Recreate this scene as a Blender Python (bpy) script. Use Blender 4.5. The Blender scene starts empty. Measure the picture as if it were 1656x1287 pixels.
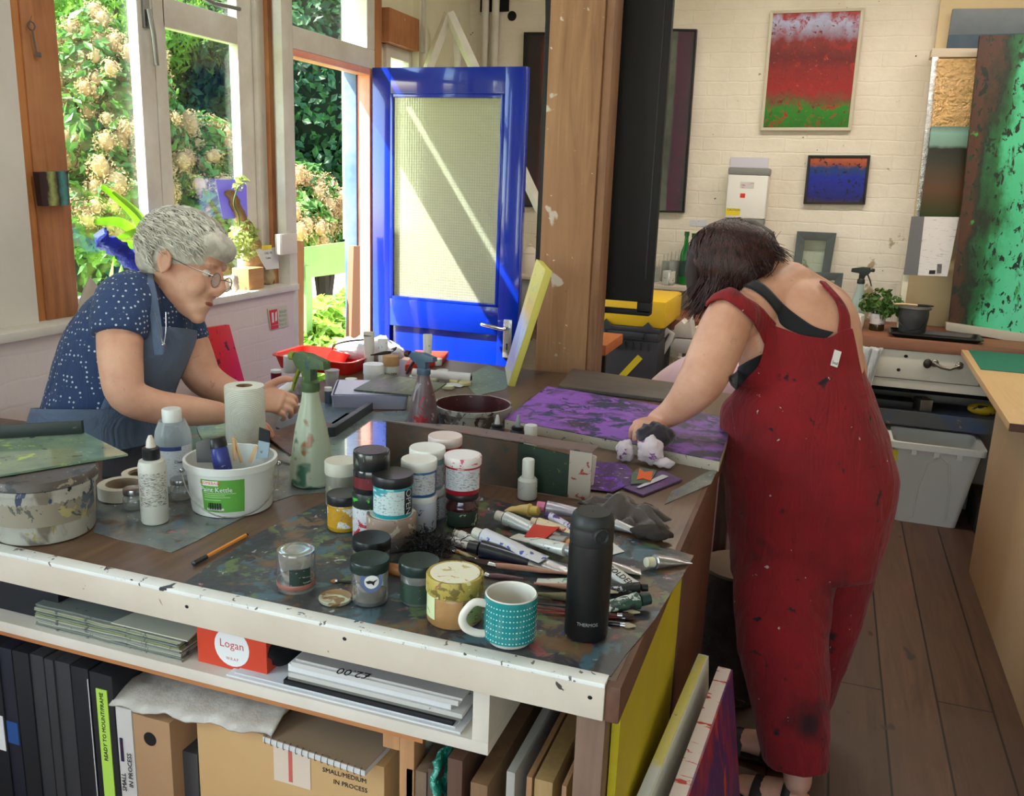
import bpy, bmesh, math, random
from mathutils import Vector, Matrix, Euler, noise
D = bpy.data; SC = bpy.context.scene; COL = SC.collection
random.seed(7); PI = math.pi
def R_(d): return math.radians(d)
# ---------------------------------------------------------------- camera
F_, P_, RL, YW = 1440.18, .24017586, -.03696458, -.33155833
CH = 1.59; ZT = .92
def _rot():
    cy, sy = math.cos(YW), math.sin(YW); cp, sp = math.cos(P_), math.sin(P_); cr, sr = math.cos(RL), math.sin(RL)
    Y = Matrix(((cy,-sy,0),(sy,cy,0),(0,0,1))); Mm = Matrix(((1,0,0),(0,sp,cp),(0,-cp,sp)))
    return Matrix(((cr,-sr,0),(sr,cr,0),(0,0,1))) @ Mm @ Y
RM = _rot(); CAM = Vector((0,0,CH))
cd = D.cameras.new('camera'); cam = D.objects.new('camera', cd); COL.objects.link(cam)
cd.sensor_width = 36; cd.lens = 36*F_/1656; cd.clip_start = .05; cd.clip_end = 200
cam.matrix_world = Matrix.Translation(CAM) @ RM.transposed().to_4x4()
SC.camera = cam
# ---------------------------------------------------------------- light
vs = SC.view_settings; vs.view_transform = 'Standard'; vs.look = 'None'; vs.gamma = 1; vs.use_curve_mapping = False
vs.exposure = 0.22
w = D.worlds.new('sky'); SC.world = w; w.use_nodes = True; nt = w.node_tree
bg = nt.nodes['Background']; sk = nt.nodes.new('ShaderNodeTexSky'); sk.sky_type = 'NISHITA'
sk.sun_disc = False; sk.sun_elevation = R_(50); sk.sun_rotation = R_(240); sk.air_density = 1.2
nt.links.new(sk.outputs[0], bg.inputs[0]); bg.inputs[1].default_value = .9
SUN_DIR = Vector((1, .62, -1.45)).normalized()
sl = D.lights.new('sun', 'SUN'); sl.energy = 26; sl.angle = R_(.6); sl.color = (1, .95, .86)
so = D.objects.new('sun', sl); COL.objects.link(so); so.rotation_euler = SUN_DIR.to_track_quat('-Z', 'Y').to_euler()
def area(name, loc, rot, sx, sy, e, col=(1,1,1)):
    l = D.lights.new(name, 'AREA'); l.shape = 'RECTANGLE'; l.size = sx; l.size_y = sy; l.energy = e; l.color = col
    o = D.objects.new(name, l); COL.objects.link(o); o.location = loc; o.rotation_euler = rot; return o
ADDED_LAMPS = [(-.2, 4.1, 19, (1,.91,.81)), (1.0, 4.1, 15, (1,.91,.81)), (-.9, -.6, 2, (1,.93,.85)), (1.3,-.6,2,(1,.93,.85)), (-1.0,1.9,9,(.96,.97,1))]  # unseen strip lamps added to brighten back wall, bench and window side
for i, (x, y, e, c) in enumerate(ADDED_LAMPS): area('added_strip_light', (x, y, 2.93), (0,0,0), 1.1, .12, e, c)
# ---------------------------------------------------------------- pixel helpers (measuring)
def ray(x, y): return RM.transposed() @ Vector(((x-828)/F_, (643.5-y)/F_, -1))
def at(x, y, d): return CAM + ray(x, y)*d
def onz(x, y, z): r = ray(x, y); return CAM + r*((z-CH)/r.z)
def onx(x, y, X): r = ray(x, y); return CAM + r*(X/r.x)
def ony(x, y, Y): r = ray(x, y); return CAM + r*(Y/r.y)
def depth(p): return -(RM @ (Vector(p)-CAM)).z
def cyl_at(xc, yb, hw, yt, z0=ZT):
    """centre x, y, radius, height of an upright round thing standing at z0"""
    p = onz(xc, yb, z0); d = depth(p); r = hw*d/F_
    u = Vector((p.x, p.y, 0)).normalized(); c = p + u*r; r = hw*depth(c)/F_
    q = ray(xc, yt); t = c.xy.length/q.xy.length
    return c.x, c.y, r, CH + q.z*t - z0
# ---------------------------------------------------------------- colour + materials
def lin(c):
    if len(c) == 4: c = c[:3]
    return tuple(((v/255)/12.92 if v/255 <= .04045 else ((v/255+.055)/1.055)**2.4) for v in c) + (1,)
MT = {}
KS = [1]
def _nodes(n):
    m = D.materials.new(n); m.use_nodes = True; t = m.node_tree; return m, t, t.nodes['Principled BSDF']
def _noise(t, co, scale, det=6, off=0, dist=0, rough=.6):
    mp = t.nodes.new('ShaderNodeMapping'); mp.inputs['Location'].default_value = (off, off*1.7, off*.6)
    t.links.new(co, mp.inputs[0]); z = t.nodes.new('ShaderNodeTexNoise')
    z.inputs['Scale'].default_value = scale; z.inputs['Detail'].default_value = det; z.inputs['Distortion'].default_value = dist
    z.inputs['Roughness'].default_value = rough; t.links.new(mp.outputs[0], z.inputs[0]); return z.outputs[0]
def _step(t, s, a, b):
    r = t.nodes.new('ShaderNodeMapRange'); r.inputs[1].default_value = a; r.inputs[2].default_value = b
    t.links.new(s, r.inputs[0]); return r.outputs[0]
def _mix(t, f, a, b):
    x = t.nodes.new('ShaderNodeMix'); x.data_type = 'RGBA'
    for s, i in ((f, 0), (a, 6), (b, 7)):
        if isinstance(s, (tuple, list)): x.inputs[i].default_value = s
        elif isinstance(s, float): x.inputs[i].default_value = s
        else: t.links.new(s, x.inputs[i])
    return x.outputs[2]
def _co(t, kind='Object', st=(1,1,1)):
    c = t.nodes.new('ShaderNodeTexCoord'); o = c.outputs[kind]
    if st != (1,1,1):
        mp = t.nodes.new('ShaderNodeMapping'); mp.inputs['Scale'].default_value = st; t.links.new(o, mp.inputs[0]); o = mp.outputs[0]
    return o
def mat(n, c, r=.5, m=0, v=None, s=(), b=None, tr=0, ior=1.45, al=1, coat=0, sss=0, em=None, st=(1,1,1), sst=None, ramp=None, kind='Object', tl=0, fuzz=0):
    """v=(scale,colour2,lo,hi); s=[(colour,scale,lo,soft)]; b=(scale,strength,dist); ramp=(axis,[(pos,colour)..],wobble,scale)"""
    if n in MT: return MT[n]
    mt, t, p = _nodes(n); co = _co(t, kind, st); out = lin(c)
    if ramp:
        ax, stops, wob, sc = ramp; g = _co(t, 'Generated'); sp = t.nodes.new('ShaderNodeSeparateXYZ'); t.links.new(g, sp.inputs[0])
        f = sp.outputs[ax]; nz = _noise(t, g, sc, 8); ad = t.nodes.new('ShaderNodeMath'); ad.operation = 'MULTIPLY_ADD'
        t.links.new(nz, ad.inputs[0]); ad.inputs[1].default_value = wob; t.links.new(f, ad.inputs[2])
        sb = t.nodes.new('ShaderNodeMath'); sb.operation = 'SUBTRACT'; t.links.new(ad.outputs[0], sb.inputs[0]); sb.inputs[1].default_value = wob*.5
        cr = t.nodes.new('ShaderNodeValToRGB'); e = cr.color_ramp.elements
        while len(e) < len(stops): e.new(.5)
        for i, (po, cc) in enumerate(stops): e[i].position = po
        for i, (po, cc) in enumerate(stops): e[i].color = lin(cc)
        t.links.new(sb.outputs[0], cr.inputs[0]); out = cr.outputs[0]
    if v: out = _mix(t, _step(t, _noise(t, co, v[0]*KS[0], 8, 1.3), v[2] if len(v) > 2 else .35, v[3] if len(v) > 3 else .65), out, lin(v[1]))
    cs = _co(t, kind, sst) if sst else co
    for i, q in enumerate(s):
        sof = q[3] if len(q) > 3 else .02
        out = _mix(t, _step(t, _noise(t, cs, q[1]*(KS[0] if q[1] < 60 else 1), 4, 5+3.1*i, .6), q[2], q[2]+sof), out, lin(q[0]))
    if isinstance(out, tuple): p.inputs['Base Color'].default_value = out
    else: t.links.new(out, p.inputs['Base Color'])
    p.inputs['Roughness'].default_value = r; p.inputs['Metallic'].default_value = m; p.inputs['IOR'].default_value = ior
    p.inputs['Transmission Weight'].default_value = tr; p.inputs['Alpha'].default_value = al; p.inputs['Coat Weight'].default_value = coat
    if sss: p.inputs['Subsurface Weight'].default_value = sss; p.inputs['Subsurface Radius'].default_value = (.012,.005,.003); p.inputs['Subsurface Scale'].default_value = 1
    if fuzz: p.inputs['Sheen Weight'].default_value = fuzz
    if em: p.inputs['Emission Color'].default_value = lin(em[0]); p.inputs['Emission Strength'].default_value = em[1]
    if b:
        bp = t.nodes.new('ShaderNodeBump'); bp.inputs['Strength'].default_value = b[1]; bp.inputs['Distance'].default_value = b[2] if len(b) > 2 else .002
        t.links.new(_noise(t, co, b[0], 6, 2.2), bp.inputs['Height']); t.links.new(bp.outputs[0], p.inputs['Normal'])
    if tl:
        tb = t.nodes.new('ShaderNodeBsdfTranslucent'); ms = t.nodes.new('ShaderNodeMixShader'); ms.inputs[0].default_value = tl
        if isinstance(out, tuple): tb.inputs[0].default_value = out
        else: t.links.new(out, tb.inputs[0])
        o = t.nodes['Material Output']; t.links.new(p.outputs[0], ms.inputs[1]); t.links.new(tb.outputs[0], ms.inputs[2]); t.links.new(ms.outputs[0], o.inputs[0])
    MT[n] = mt; return mt
def glassmat(n, c=(235,240,240), r=.03, dens=.25, s=()):
    """thin clear glass or plastic: mostly see-through with a glossy coat; optional paint smears"""
    if n in MT: return MT[n]
    mt, t, p = _nodes(n); p.inputs['Base Color'].default_value = lin(c); p.inputs['Roughness'].default_value = r; p.inputs['IOR'].default_value = 1.5
    tb = t.nodes.new('ShaderNodeBsdfTransparent'); tb.inputs[0].default_value = lin(c); lw = t.nodes.new('ShaderNodeLayerWeight'); lw.inputs[0].default_value = .22
    f = _step(t, lw.outputs[1], 0, 1); ad = t.nodes.new('ShaderNodeMath'); ad.operation = 'MULTIPLY_ADD'; ad.use_clamp = True
    t.links.new(f, ad.inputs[0]); ad.inputs[1].default_value = .6 if dens > .01 else .25; ad.inputs[2].default_value = dens; fac = ad.outputs[0]
    col = lin(c)
    if s:
        co = _co(t)
        for i, q in enumerate(s):
            k = _step(t, _noise(t, co, q[1], 3, 4+2.3*i), q[2], q[2]+.04); mx = t.nodes.new('ShaderNodeMath'); mx.operation = 'MAXIMUM'
            t.links.new(fac, mx.inputs[0]); t.links.new(k, mx.inputs[1]); fac = mx.outputs[0]; col = _mix(t, k, col, lin(q[0]))
        t.links.new(col, p.inputs['Base Color'])
    if dens <= .06:
        p = t.nodes.new('ShaderNodeBsdfGlossy'); p.inputs['Roughness'].default_value = .12; p.inputs['Color'].default_value = (.8,.8,.8,1); ad.inputs[1].default_value = .28 if dens < .01 else .85; ad.inputs[2].default_value = .02 if dens < .01 else .07
        if dens > .01: lw.inputs[0].default_value = .38
        df = t.nodes.new('ShaderNodeBsdfDiffuse'); df.inputs[0].default_value = lin((206,208,206)); m2 = t.nodes.new('ShaderNodeMixShader'); m2.inputs[0].default_value = 0 if dens < .01 else .16; t.links.new(tb.outputs[0], m2.inputs[1]); t.links.new(df.outputs[0], m2.inputs[2]); tb = m2
    ms = t.nodes.new('ShaderNodeMixShader'); t.links.new(fac, ms.inputs[0]); t.links.new(tb.outputs[0], ms.inputs[1]); t.links.new(p.outputs[0], ms.inputs[2])
    t.links.new(ms.outputs[0], t.nodes['Material Output'].inputs[0]); MT[n] = mt; return mt
# ---------------------------------------------------------------- mesh builder
class MB:
    def __init__(s): s.v = []; s.f = []; s.mi = []; s.cur = 0
    def add(s, vs, fs, M=None):
        o = len(s.v); s.v += [tuple(M @ Vector(p)) if M else tuple(p) for p in vs]; s.f += [tuple(i+o for i in f) for f in fs]; s.mi += [s.cur]*len(fs); return s
    def box(s, c, d, rz=0, M=None):
        x, y, z = d[0]/2, d[1]/2, d[2]/2
        vs = [(a*x, b*y, e*z) for a in (-1,1) for b in (-1,1) for e in (-1,1)]
        fs = [(0,1,3,2),(4,6,7,5),(0,4,5,1),(2,3,7,6),(0,2,6,4),(1,5,7,3)]
        T = Matrix.Translation(c) @ Matrix.Rotation(rz, 4, 'Z')
        return s.add(vs, fs, (M @ T) if M else T)
    def bb(s, a, b, M=None):
        return s.box([(a[i]+b[i])/2 for i in range(3)], [abs(b[i]-a[i]) for i in range(3)], 0, M)
    def lathe(s, pr, n=32, c=(0,0,0), M=None, cap=True, sq=1):
        vs = []; fs = []
        for r, z in pr:
            for i in range(n):
                a = 2*PI*i/n; vs.append((c[0]+r*math.cos(a), c[1]+r*math.sin(a)*sq, c[2]+z))
        for k in range(len(pr)-1):
            for i in range(n):
                j = (i+1) % n; fs.append((k*n+i, k*n+j, (k+1)*n+j, (k+1)*n+i))
        if cap:
            fs.append(tuple(range(n))[::-1]); fs.append(tuple((len(pr)-1)*n+i for i in range(n)))
        return s.add(vs, fs, M)
    def tube(s, pts, rad, n=10, ref=None, cap=True, rnd=False, closed=False):
        pts = [Vector(p) for p in pts]
        if not isinstance(rad, (list, tuple)): rad = [rad]*len(pts)
        rad = [(q, q) if not isinstance(q, (list, tuple)) else tuple(q) for q in rad]
        if rnd:
            a = (pts[0]-pts[1]).normalized(); b = (pts[-1]-pts[-2]).normalized(); r0 = rad[0]; r1 = rad[-1]; h0 = min(r0); h1 = min(r1)
            pre = [(pts[0]+a*h0*k, (r0[0]*q, r0[1]*q)) for k, q in ((.98,.15),(.8,.6),(.45,.89))]
            post = [(pts[-1]+b*h1*k, (r1[0]*q, r1[1]*q)) for k, q in ((.45,.89),(.8,.6),(.98,.15))]
            pts = [q[0] for q in pre]+pts+[q[0] for q in post]; rad = [q[1] for q in pre]+rad+[q[1] for q in post]
        N = len(pts); vs = []; fs = []; u = Vector(ref) if ref else None
        for i, p in enumerate(pts):
            t = (pts[(i+1) % N if closed else min(i+1, N-1)]-pts[(i-1) % N if closed else max(i-1, 0)]).normalized()
            if u is None: u = t.orthogonal()
            if ref: u = Vector(ref)
            u = u-t*u.dot(t)
            if u.length < 1e-5: u = t.orthogonal()
            u.normalize(); w_ = t.cross(u)
            for k in range(n):
                a = 2*PI*k/n; vs.append(p+u*math.cos(a)*rad[i][0]+w_*math.sin(a)*rad[i][1])
        for k in range(N if closed else N-1):
            k2 = (k+1) % N
            for i in range(n):
                j = (i+1) % n; fs.append((k*n+i, k*n+j, k2*n+j, k2*n+i))
        if cap and not closed: fs.append(tuple(range(n))[::-1]); fs.append(tuple((N-1)*n+i for i in range(n)))
        return s.add(vs, fs)
    def prism(s, poly, d, M=None):
        """poly: 3-D points, extruded by vector d"""
        n = len(poly); P = [Vector(p) for p in poly]; d = Vector(d)
        fs = [tuple(range(n))[::-1], tuple(range(n, 2*n))]+[(i, (i+1) % n, n+(i+1) % n, n+i) for i in range(n)]
        return s.add(P+[p+d for p in P], fs, M)
    def grid(s, fn, nu, nv, M=None):
        vs = [fn(i/nu, j/nv) for i in range(nu+1) for j in range(nv+1)]
        fs = [(i*(nv+1)+j, (i+1)*(nv+1)+j, (i+1)*(nv+1)+j+1, i*(nv+1)+j+1) for i in range(nu) for j in range(nv)]
        return s.add(vs, fs, M)
    def ball(s, c, r, n=16, M=None):
        r = (r, r, r) if not isinstance(r, (tuple, list)) else r; pr = []
        m = max(6, n//2)
        vs = []; fs = []
        for k in range(1, m):
            a = PI*k/m
            for i in range(n): b = 2*PI*i/n; vs.append((c[0]+r[0]*math.sin(a)*math.cos(b), c[1]+r[1]*math.sin(a)*math.sin(b), c[2]-r[2]*math.cos(a)))
        for k in range(m-2):
            for i in range(n): j = (i+1) % n; fs.append((k*n+i, k*n+j, (k+1)*n+j, (k+1)*n+i))
        o = len(vs); vs += [(c[0],c[1],c[2]-r[2]), (c[0],c[1],c[2]+r[2])]
        for i in range(n): j = (i+1) % n; fs.append((o, j, i)); fs.append((o+1, (m-2)*n+i, (m-2)*n+j))
        return s.add(vs, fs, M)
    def build(s, name, m, parent=None, smooth=True, bev=0, loc=None, rz=0, rot=None, mods=None, weld=False, angle=40):
        me = D.meshes.new(name); me.from_pydata([tuple(p) for p in s.v], [], s.f)
        for q in (m if isinstance(m, (list, tuple)) else [m]): me.materials.append(q)
        if len(set(s.mi)) > 1: me.polygons.foreach_set('material_index', s.mi)
        bm = bmesh.new(); bm.from_mesh(me)
        if weld: bmesh.ops.remove_doubles(bm, verts=bm.verts, dist=1e-5)
        bmesh.ops.recalc_face_normals(bm, faces=bm.faces)
        if bev: bmesh.ops.bevel(bm, geom=[e for e in bm.edges if len(e.link_faces) == 2 and e.calc_face_angle(0) > .6], offset=bev, segments=2, affect='EDGES', profile=.6)
        bm.to_mesh(me); bm.free()
        if smooth:
            me.polygons.foreach_set('use_smooth', [True]*len(me.polygons))
            try: me.set_sharp_from_angle(angle=R_(angle))
            except Exception: pass
        o = D.objects.new(name, me); COL.objects.link(o)
        if parent: o.parent = parent
        if loc is not None: o.location = loc
        if rot is not None: o.rotation_euler = rot
        elif rz: o.rotation_euler = (0,0,rz)
        return o
def tag(o, label, cat, group=None, kind=None):
    if label: o['label'] = label
    if cat: o['category'] = cat
    if group: o['group'] = group
    if kind: o['kind'] = kind
    return o
def thing(name, label, cat, loc=(0,0,0), rz=0, group=None, rot=None):
    o = D.objects.new(name, None); COL.objects.link(o); o.empty_display_size = .02; o.location = loc
    o.rotation_euler = rot if rot else (0,0,rz); return tag(o, label, cat, group)
def struct(o): o['kind'] = 'structure'; return o
def box1(name, a, b, m, bev=.002, parent=None, **k): return MB().bb(a, b).build(name, m, parent, bev=bev, **k)
def text(body, name, m, parent, size, M, ext=.0004, align='CENTER', bend=None, shear=0, spacing=1):
    """writing as thin mesh; M places it (text lies in its local XY, reading +X); bend=(radius,) wraps round the parent's Z axis"""
    c = D.curves.new(name, 'FONT'); c.body = body; c.size = size; c.extrude = ext; c.align_x = align; c.align_y = 'CENTER'; c.shear = shear; c.space_character = spacing; c.resolution_u = 2
    o = D.objects.new(name, c); COL.objects.link(o); dg = bpy.context.evaluated_depsgraph_get(); me = D.meshes.new_from_object(o.evaluated_get(dg)); D.objects.remove(o)
    if bend:
        r, a0, z0 = bend
        for v in me.vertices:
            a = a0+v.co.x/r; rr = r+v.co.z; v.co = Vector((rr*math.cos(a), rr*math.sin(a), z0+v.co.y))
    else: me.transform(M)
    me.materials.clear(); me.materials.append(m); q = D.objects.new(name, me); COL.objects.link(q); q.parent = parent; return q
def frame_of(o, x, n):
    """matrix with local X along x, local Z along n, origin o"""
    x = Vector(x).normalized(); n = Vector(n).normalized(); y = n.cross(x).normalized(); x = y.cross(n)
    M = Matrix((x, y, n)).transposed().to_4x4(); M.translation = Vector(o); return M
def wrap(mb, r, z0, z1, a0, a1, n=14, th=.0006):
    """curved label patch on a jar"""
    mb.grid(lambda i, j: ((r+th)*math.cos(a0+(a1-a0)*i), (r+th)*math.sin(a0+(a1-a0)*i), z0+(z1-z0)*j), n, 1)
    return mb
def face_ang(x, y): return math.atan2(-y, -x)     # direction from a point on the table towards the camera

def crv(P, n=5):
    """smooth curve through points"""
    P = [Vector(p) for p in P]; out = []
    for i in range(len(P)-1):
        a, b, c, d = P[max(i-1,0)], P[i], P[i+1], P[min(i+2,len(P)-1)]
        for k in range(n): t = k/n; out.append(.5*((2*b)+(c-a)*t+(2*a-5*b+4*c-d)*t*t+(3*b-a-3*c+d)*t**3))
    return out+[P[-1]]
# ================================================================ SETTING
def brickmat(n, c, c2, peel=True, warm=None):
    mt, t, p = _nodes(n); co = _co(t); sp = t.nodes.new('ShaderNodeSeparateXYZ'); t.links.new(co, sp.inputs[0])
    ad = t.nodes.new('ShaderNodeMath'); ad.operation = 'ADD'; t.links.new(sp.outputs[0], ad.inputs[0]); t.links.new(sp.outputs[1], ad.inputs[1])
    cb = t.nodes.new('ShaderNodeCombineXYZ'); t.links.new(ad.outputs[0], cb.inputs[0]); t.links.new(sp.outputs[2], cb.inputs[1])
    dn = t.nodes.new('ShaderNodeVectorMath'); dn.operation = 'MULTIPLY_ADD'
    nz = t.nodes.new('ShaderNodeTexNoise'); nz.inputs['Scale'].default_value = 9; t.links.new(co, nz.inputs[0])
    t.links.new(nz.outputs[1], dn.inputs[0]); dn.inputs[1].default_value = (.02,.02,.02); t.links.new(cb.outputs[0], dn.inputs[2])
    br = t.nodes.new('ShaderNodeTexBrick'); t.links.new(dn.outputs[0], br.inputs[0]); br.inputs['Scale'].default_value = 1
    br.inputs['Brick Width'].default_value = .225; br.inputs['Row Height'].default_value = .075; br.inputs['Mortar Size'].default_value = .006; br.inputs['Mortar Smooth'].default_value = 1
    out = _mix(t, _step(t, _noise(t, co, 2.2, 6), .35, .7), lin(c), lin(c2))
    bf = _noise(t, co, 35, 6, 3); ad2 = t.nodes.new('ShaderNodeMath'); ad2.operation = 'MULTIPLY_ADD'; t.links.new(br.outputs['Fac'], ad2.inputs[0]); ad2.inputs[1].default_value = -.6
    ml = t.nodes.new('ShaderNodeMath'); ml.operation = 'MULTIPLY'; t.links.new(bf, ml.inputs[0]); ml.inputs[1].default_value = 1.0; t.links.new(ml.outputs[0], ad2.inputs[2])
    if peel:     # flaked paint and bare brick low on the wall behind the worktop
        zz = _step(t, sp.outputs[2], 1.55, 1.05); k = _noise(t, co, 7, 8, 8); m1 = t.nodes.new('ShaderNodeMath'); m1.operation = 'MULTIPLY_ADD'; t.links.new(zz, m1.inputs[0]); m1.inputs[1].default_value = .16; t.links.new(k, m1.inputs[2])
        f = _step(t, m1.outputs[0], .69, .72); out = _mix(t, f, out, lin((168,150,120)))
        f2 = _step(t, _noise(t, co, 14, 6, 12), .70, .72); out = _mix(t, f2, out, lin((150,140,125)))
        f3 = _step(t, _noise(t, co, 22, 2, 15), .76, .77); out = _mix(t, f3, out, lin((70,60,50)))
    t.links.new(out, p.inputs['Base Color']); p.inputs['Roughness'].default_value = .6
    bp = t.nodes.new('ShaderNodeBump'); bp.inputs['Strength'].default_value = .3 if peel else .12; bp.inputs['Distance'].default_value = .009
    t.links.new(ad2.outputs[0], bp.inputs['Height']); t.links.new(bp.outputs[0], p.inputs['Normal']); MT[n] = mt; return mt
def woodmat(n, c, c2, c3=None, ax=0, sc=1, r=.6, knots=True, s=(), planks=None):
    """grain along axis ax"""
    if n in MT: return MT[n]
    st = [9, 9, 9]; st[ax] = .7; mt, t, p = _nodes(n); co = _co(t); g = _co(t, 'Object', tuple(q*sc for q in st))
    out = _mix(t, _step(t, _noise(t, g, 3, 8, 0, 1.2), .3, .7), lin(c), lin(c2))
    out = _mix(t, _step(t, _noise(t, co, 2.5, 4, 7), .45, .7), out, lin(c3 or c))
    bh = _noise(t, g, 6, 6, 2)
    if knots: out = _mix(t, _step(t, _noise(t, _co(t, 'Object', tuple(1.0 if i != ax else .5 for i in range(3))), 11, 1, 9), .77, .8), out, lin(tuple(q*.45 for q in c)))
    if planks:
        wid, a2, ln = planks; sp = t.nodes.new('ShaderNodeSeparateXYZ'); t.links.new(co, sp.inputs[0]); cb = t.nodes.new('ShaderNodeCombineXYZ')
        t.links.new(sp.outputs[ax], cb.inputs[0]); t.links.new(sp.outputs[a2], cb.inputs[1])
        br = t.nodes.new('ShaderNodeTexBrick'); t.links.new(cb.outputs[0], br.inputs[0]); br.inputs['Scale'].default_value = 1; br.inputs['Brick Width'].default_value = ln
        br.inputs['Row Height'].default_value = wid; br.inputs['Mortar Size'].default_value = .0035; br.offset = .37
        br.inputs['Color1'].default_value = (.75,.75,.75,1); br.inputs['Color2'].default_value = (1.1,1.1,1.1,1); br.inputs['Mortar'].default_value = (.12,.1,.09,1)
        mu = t.nodes.new('ShaderNodeMix'); mu.data_type = 'RGBA'; mu.blend_type = 'MULTIPLY'; mu.inputs[0].default_value = 1; t.links.new(out, mu.inputs[6]); t.links.new(br.outputs[0], mu.inputs[7]); out = mu.outputs[2]
    for i, q in enumerate(s): out = _mix(t, _step(t, _noise(t, co, q[1], 3, 5+3.1*i, .4), q[2], q[2]+.03), out, lin(q[0]))
    t.links.new(out, p.inputs['Base Color']); p.inputs['Roughness'].default_value = r
    bp = t.nodes.new('ShaderNodeBump'); bp.inputs['Strength'].default_value = .25; bp.inputs['Distance'].default_value = .003; t.links.new(bh, bp.inputs['Height']); t.links.new(bp.outputs[0], p.inputs['Normal'])
    MT[n] = mt; return mt
WHITE = mat('white_paint', (226,222,214), .5, v=(5,(205,198,186)), s=[((120,105,90),9,.76)], b=(30,.15,.003))
WALLB = brickmat('painted_brick', (232,222,206), (214,202,184))
WALLP = brickmat('white_wall_pink_bounce', (226,214,212), (216,200,198), peel=False)  # the pink is bounce off the red things, put into the wall colour
PLAST = mat('plain_plaster', (225,220,212), .7, v=(2,(212,206,198)), b=(12,.2,.004))
TIMB = woodmat('old_timber', (186,122,76), (146,88,54), (196,138,92), ax=2, s=[((205,190,170),14,.72)])
TIMB2 = woodmat('scuffed_timber', (176,134,94), (140,100,66), (160,116,80), ax=2, s=[((200,188,170),7,.64,.10),((210,200,186),26,.68),((60,42,30),40,.74)], r=.65)
FLOOR = woodmat('floorboards', (112,80,60), (84,58,44), (96,72,58), ax=1, sc=1, r=.5, planks=(.165, 0, 2.9), s=[((190,180,165),26,.80),((60,48,44),5,.70)])
struct(MB().bb((-2.6,-3.2,-.06), (3.4,5.6,0)).build('floor', FLOOR))
struct(MB().bb((-2.6,5.35,0), (3.4,5.6,3.0)).build('wall_back', WALLB))
struct(MB().bb((3.2,-3.2,0), (3.4,5.35,3.0)).build('wall_right', PLAST))
cm = MB().bb((-2.6,-3.2,3.0), (3.4,5.6,3.1)); struct(cm.build('ceiling', PLAST))
rw = MB().bb((-2.3,-3.2,0),(3.2,-3.0,.9)).bb((-2.3,-3.2,2.4),(3.2,-3.0,3.0)).bb((-2.3,-3.2,.9),(-1.4,-3.0,2.4)).bb((2.2,-3.2,.9),(3.2,-3.0,2.4))
struct(rw.build('wall_rear', PLAST))
# window wall: low wall with sill, solid wall to the left, painted frames
lw = MB().bb((-2.5,-3.2,0),(-2.2,3.38,1.085)); struct(lw.build('wall_left', WALLP))
XF = -2.30
def Yx(px, py, X=XF): return onx(px, py, X).y
struct(MB().bb((-2.5,-3.2,1.085),(-2.18,3.40,1.112)).build('trim_1', WHITE, bev=.004))
sw = MB().bb((-2.5,-3.2,1.112),(-2.3,-1.9,3.0)).bb((-2.5,-1.9,2.5),(-2.3,.3,3.0)).bb((-2.5,.3,1.112),(-2.262,Yx(18,200),3.0)); struct(sw.build('wall_window', PLAST))
uw = MB().bb((-2.5,1.93,2.66),(-2.3,5.35,3.0)).bb((-2.34,4.12,0),(-2.2,5.35,1.25)).bb((-2.5,4.64,1.25),(-2.2,5.35,2.66)).bb((-2.34,4.12,2.24),(-2.24,4.64,2.66)).bb((-2.45,4.25,1.25),(-2.26,4.34,2.24))
struct(uw.build('wall_corner', mat('cream_wall', (236,232,208), .6, v=(3,(226,220,190)))))
# timber posts
def post(y0, y1, z0, z1, x0, x1, n): struct(box1(n, (x0,y0,z0), (x1,y1,z1), TIMB, .004))
post(Yx(36,200), Yx(100,300), 1.112, 2.66, -2.44, -2.27, 'trim_2')
struct(box1('trim_3', (-2.44,Yx(18,200),1.112), (-2.275,Yx(36,200),2.66), woodmat('orange_timber', (206,138,78), (176,108,56), ax=2), .003))
post(Yx(424,200), Yx(446,200), 1.112, 2.66, -2.42, -2.26, 'trim_4')
struct(MB().bb((-2.34,4.135,2.0),(-2.2,4.21,2.66)).build('trim_5', TIMB)); struct(box1('trim_6', (-2.30,4.27,2.24), (-2.19,4.62,2.40), TIMB))
# window frames
G = glassmat('window_glass', (246,252,250), .02, .0)
def window(n, rects, pane, X=XF):
    m = MB()
    for (y0, y1, z0, z1) in rects: m.bb((X-.042,y0,z0),(X,y1,z1))
    o = struct(m.build(n, WHITE, bev=.004))
    for (y0, y1, z0, z1) in pane: struct(MB().bb((X-.035,y0,z0),(X-.031,y1,z1)).build('pane', G, o, smooth=False))
    return o
ya, yb = Yx(100,300), Yx(232,200); yc, yd = Yx(256,200), Yx(272,200); ye, yf = Yx(389,200), Yx(405,200); yg = Yx(424,200)
zt1 = onx(273,45,XF).z; zt0 = zt1+.10
window('window_1', [(ya,ya+.02,1.112,2.62),(yb,yc,1.112,2.62),(ya,yb,1.112,1.16),(ya,yb,2.58,2.66)], [(ya,yb,1.14,2.6)])
w2 = window('window_2', [(yc+.004,yd+.012,1.112,2.62),(ye,yf+.03,1.112,2.62),(yd,ye,zt1,zt0),(yd,ye,1.112,1.16),(yd,ye,2.58,2.66)], [(yd,ye,1.14,zt1),(yd,ye,zt0,2.6)])
struct(MB().bb((XF-.005,yf+.03,1.112),(XF+.02,yg,2.66)).build('trim_7', WHITE))
h = MB().bb((XF,yb+.022,zt1-.02),(XF+.012,yb+.05,zt1+.08)).tube([(XF+.02,yb+.035,zt1+.04),(XF+.03,yb+.04,zt1-.04),(XF+.028,yb+.05,zt1-.14)], .009)
struct(h.build('window_handle', mat('dull_metal', (150,150,148), .35, .9), D.objects['window_1']))
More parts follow.
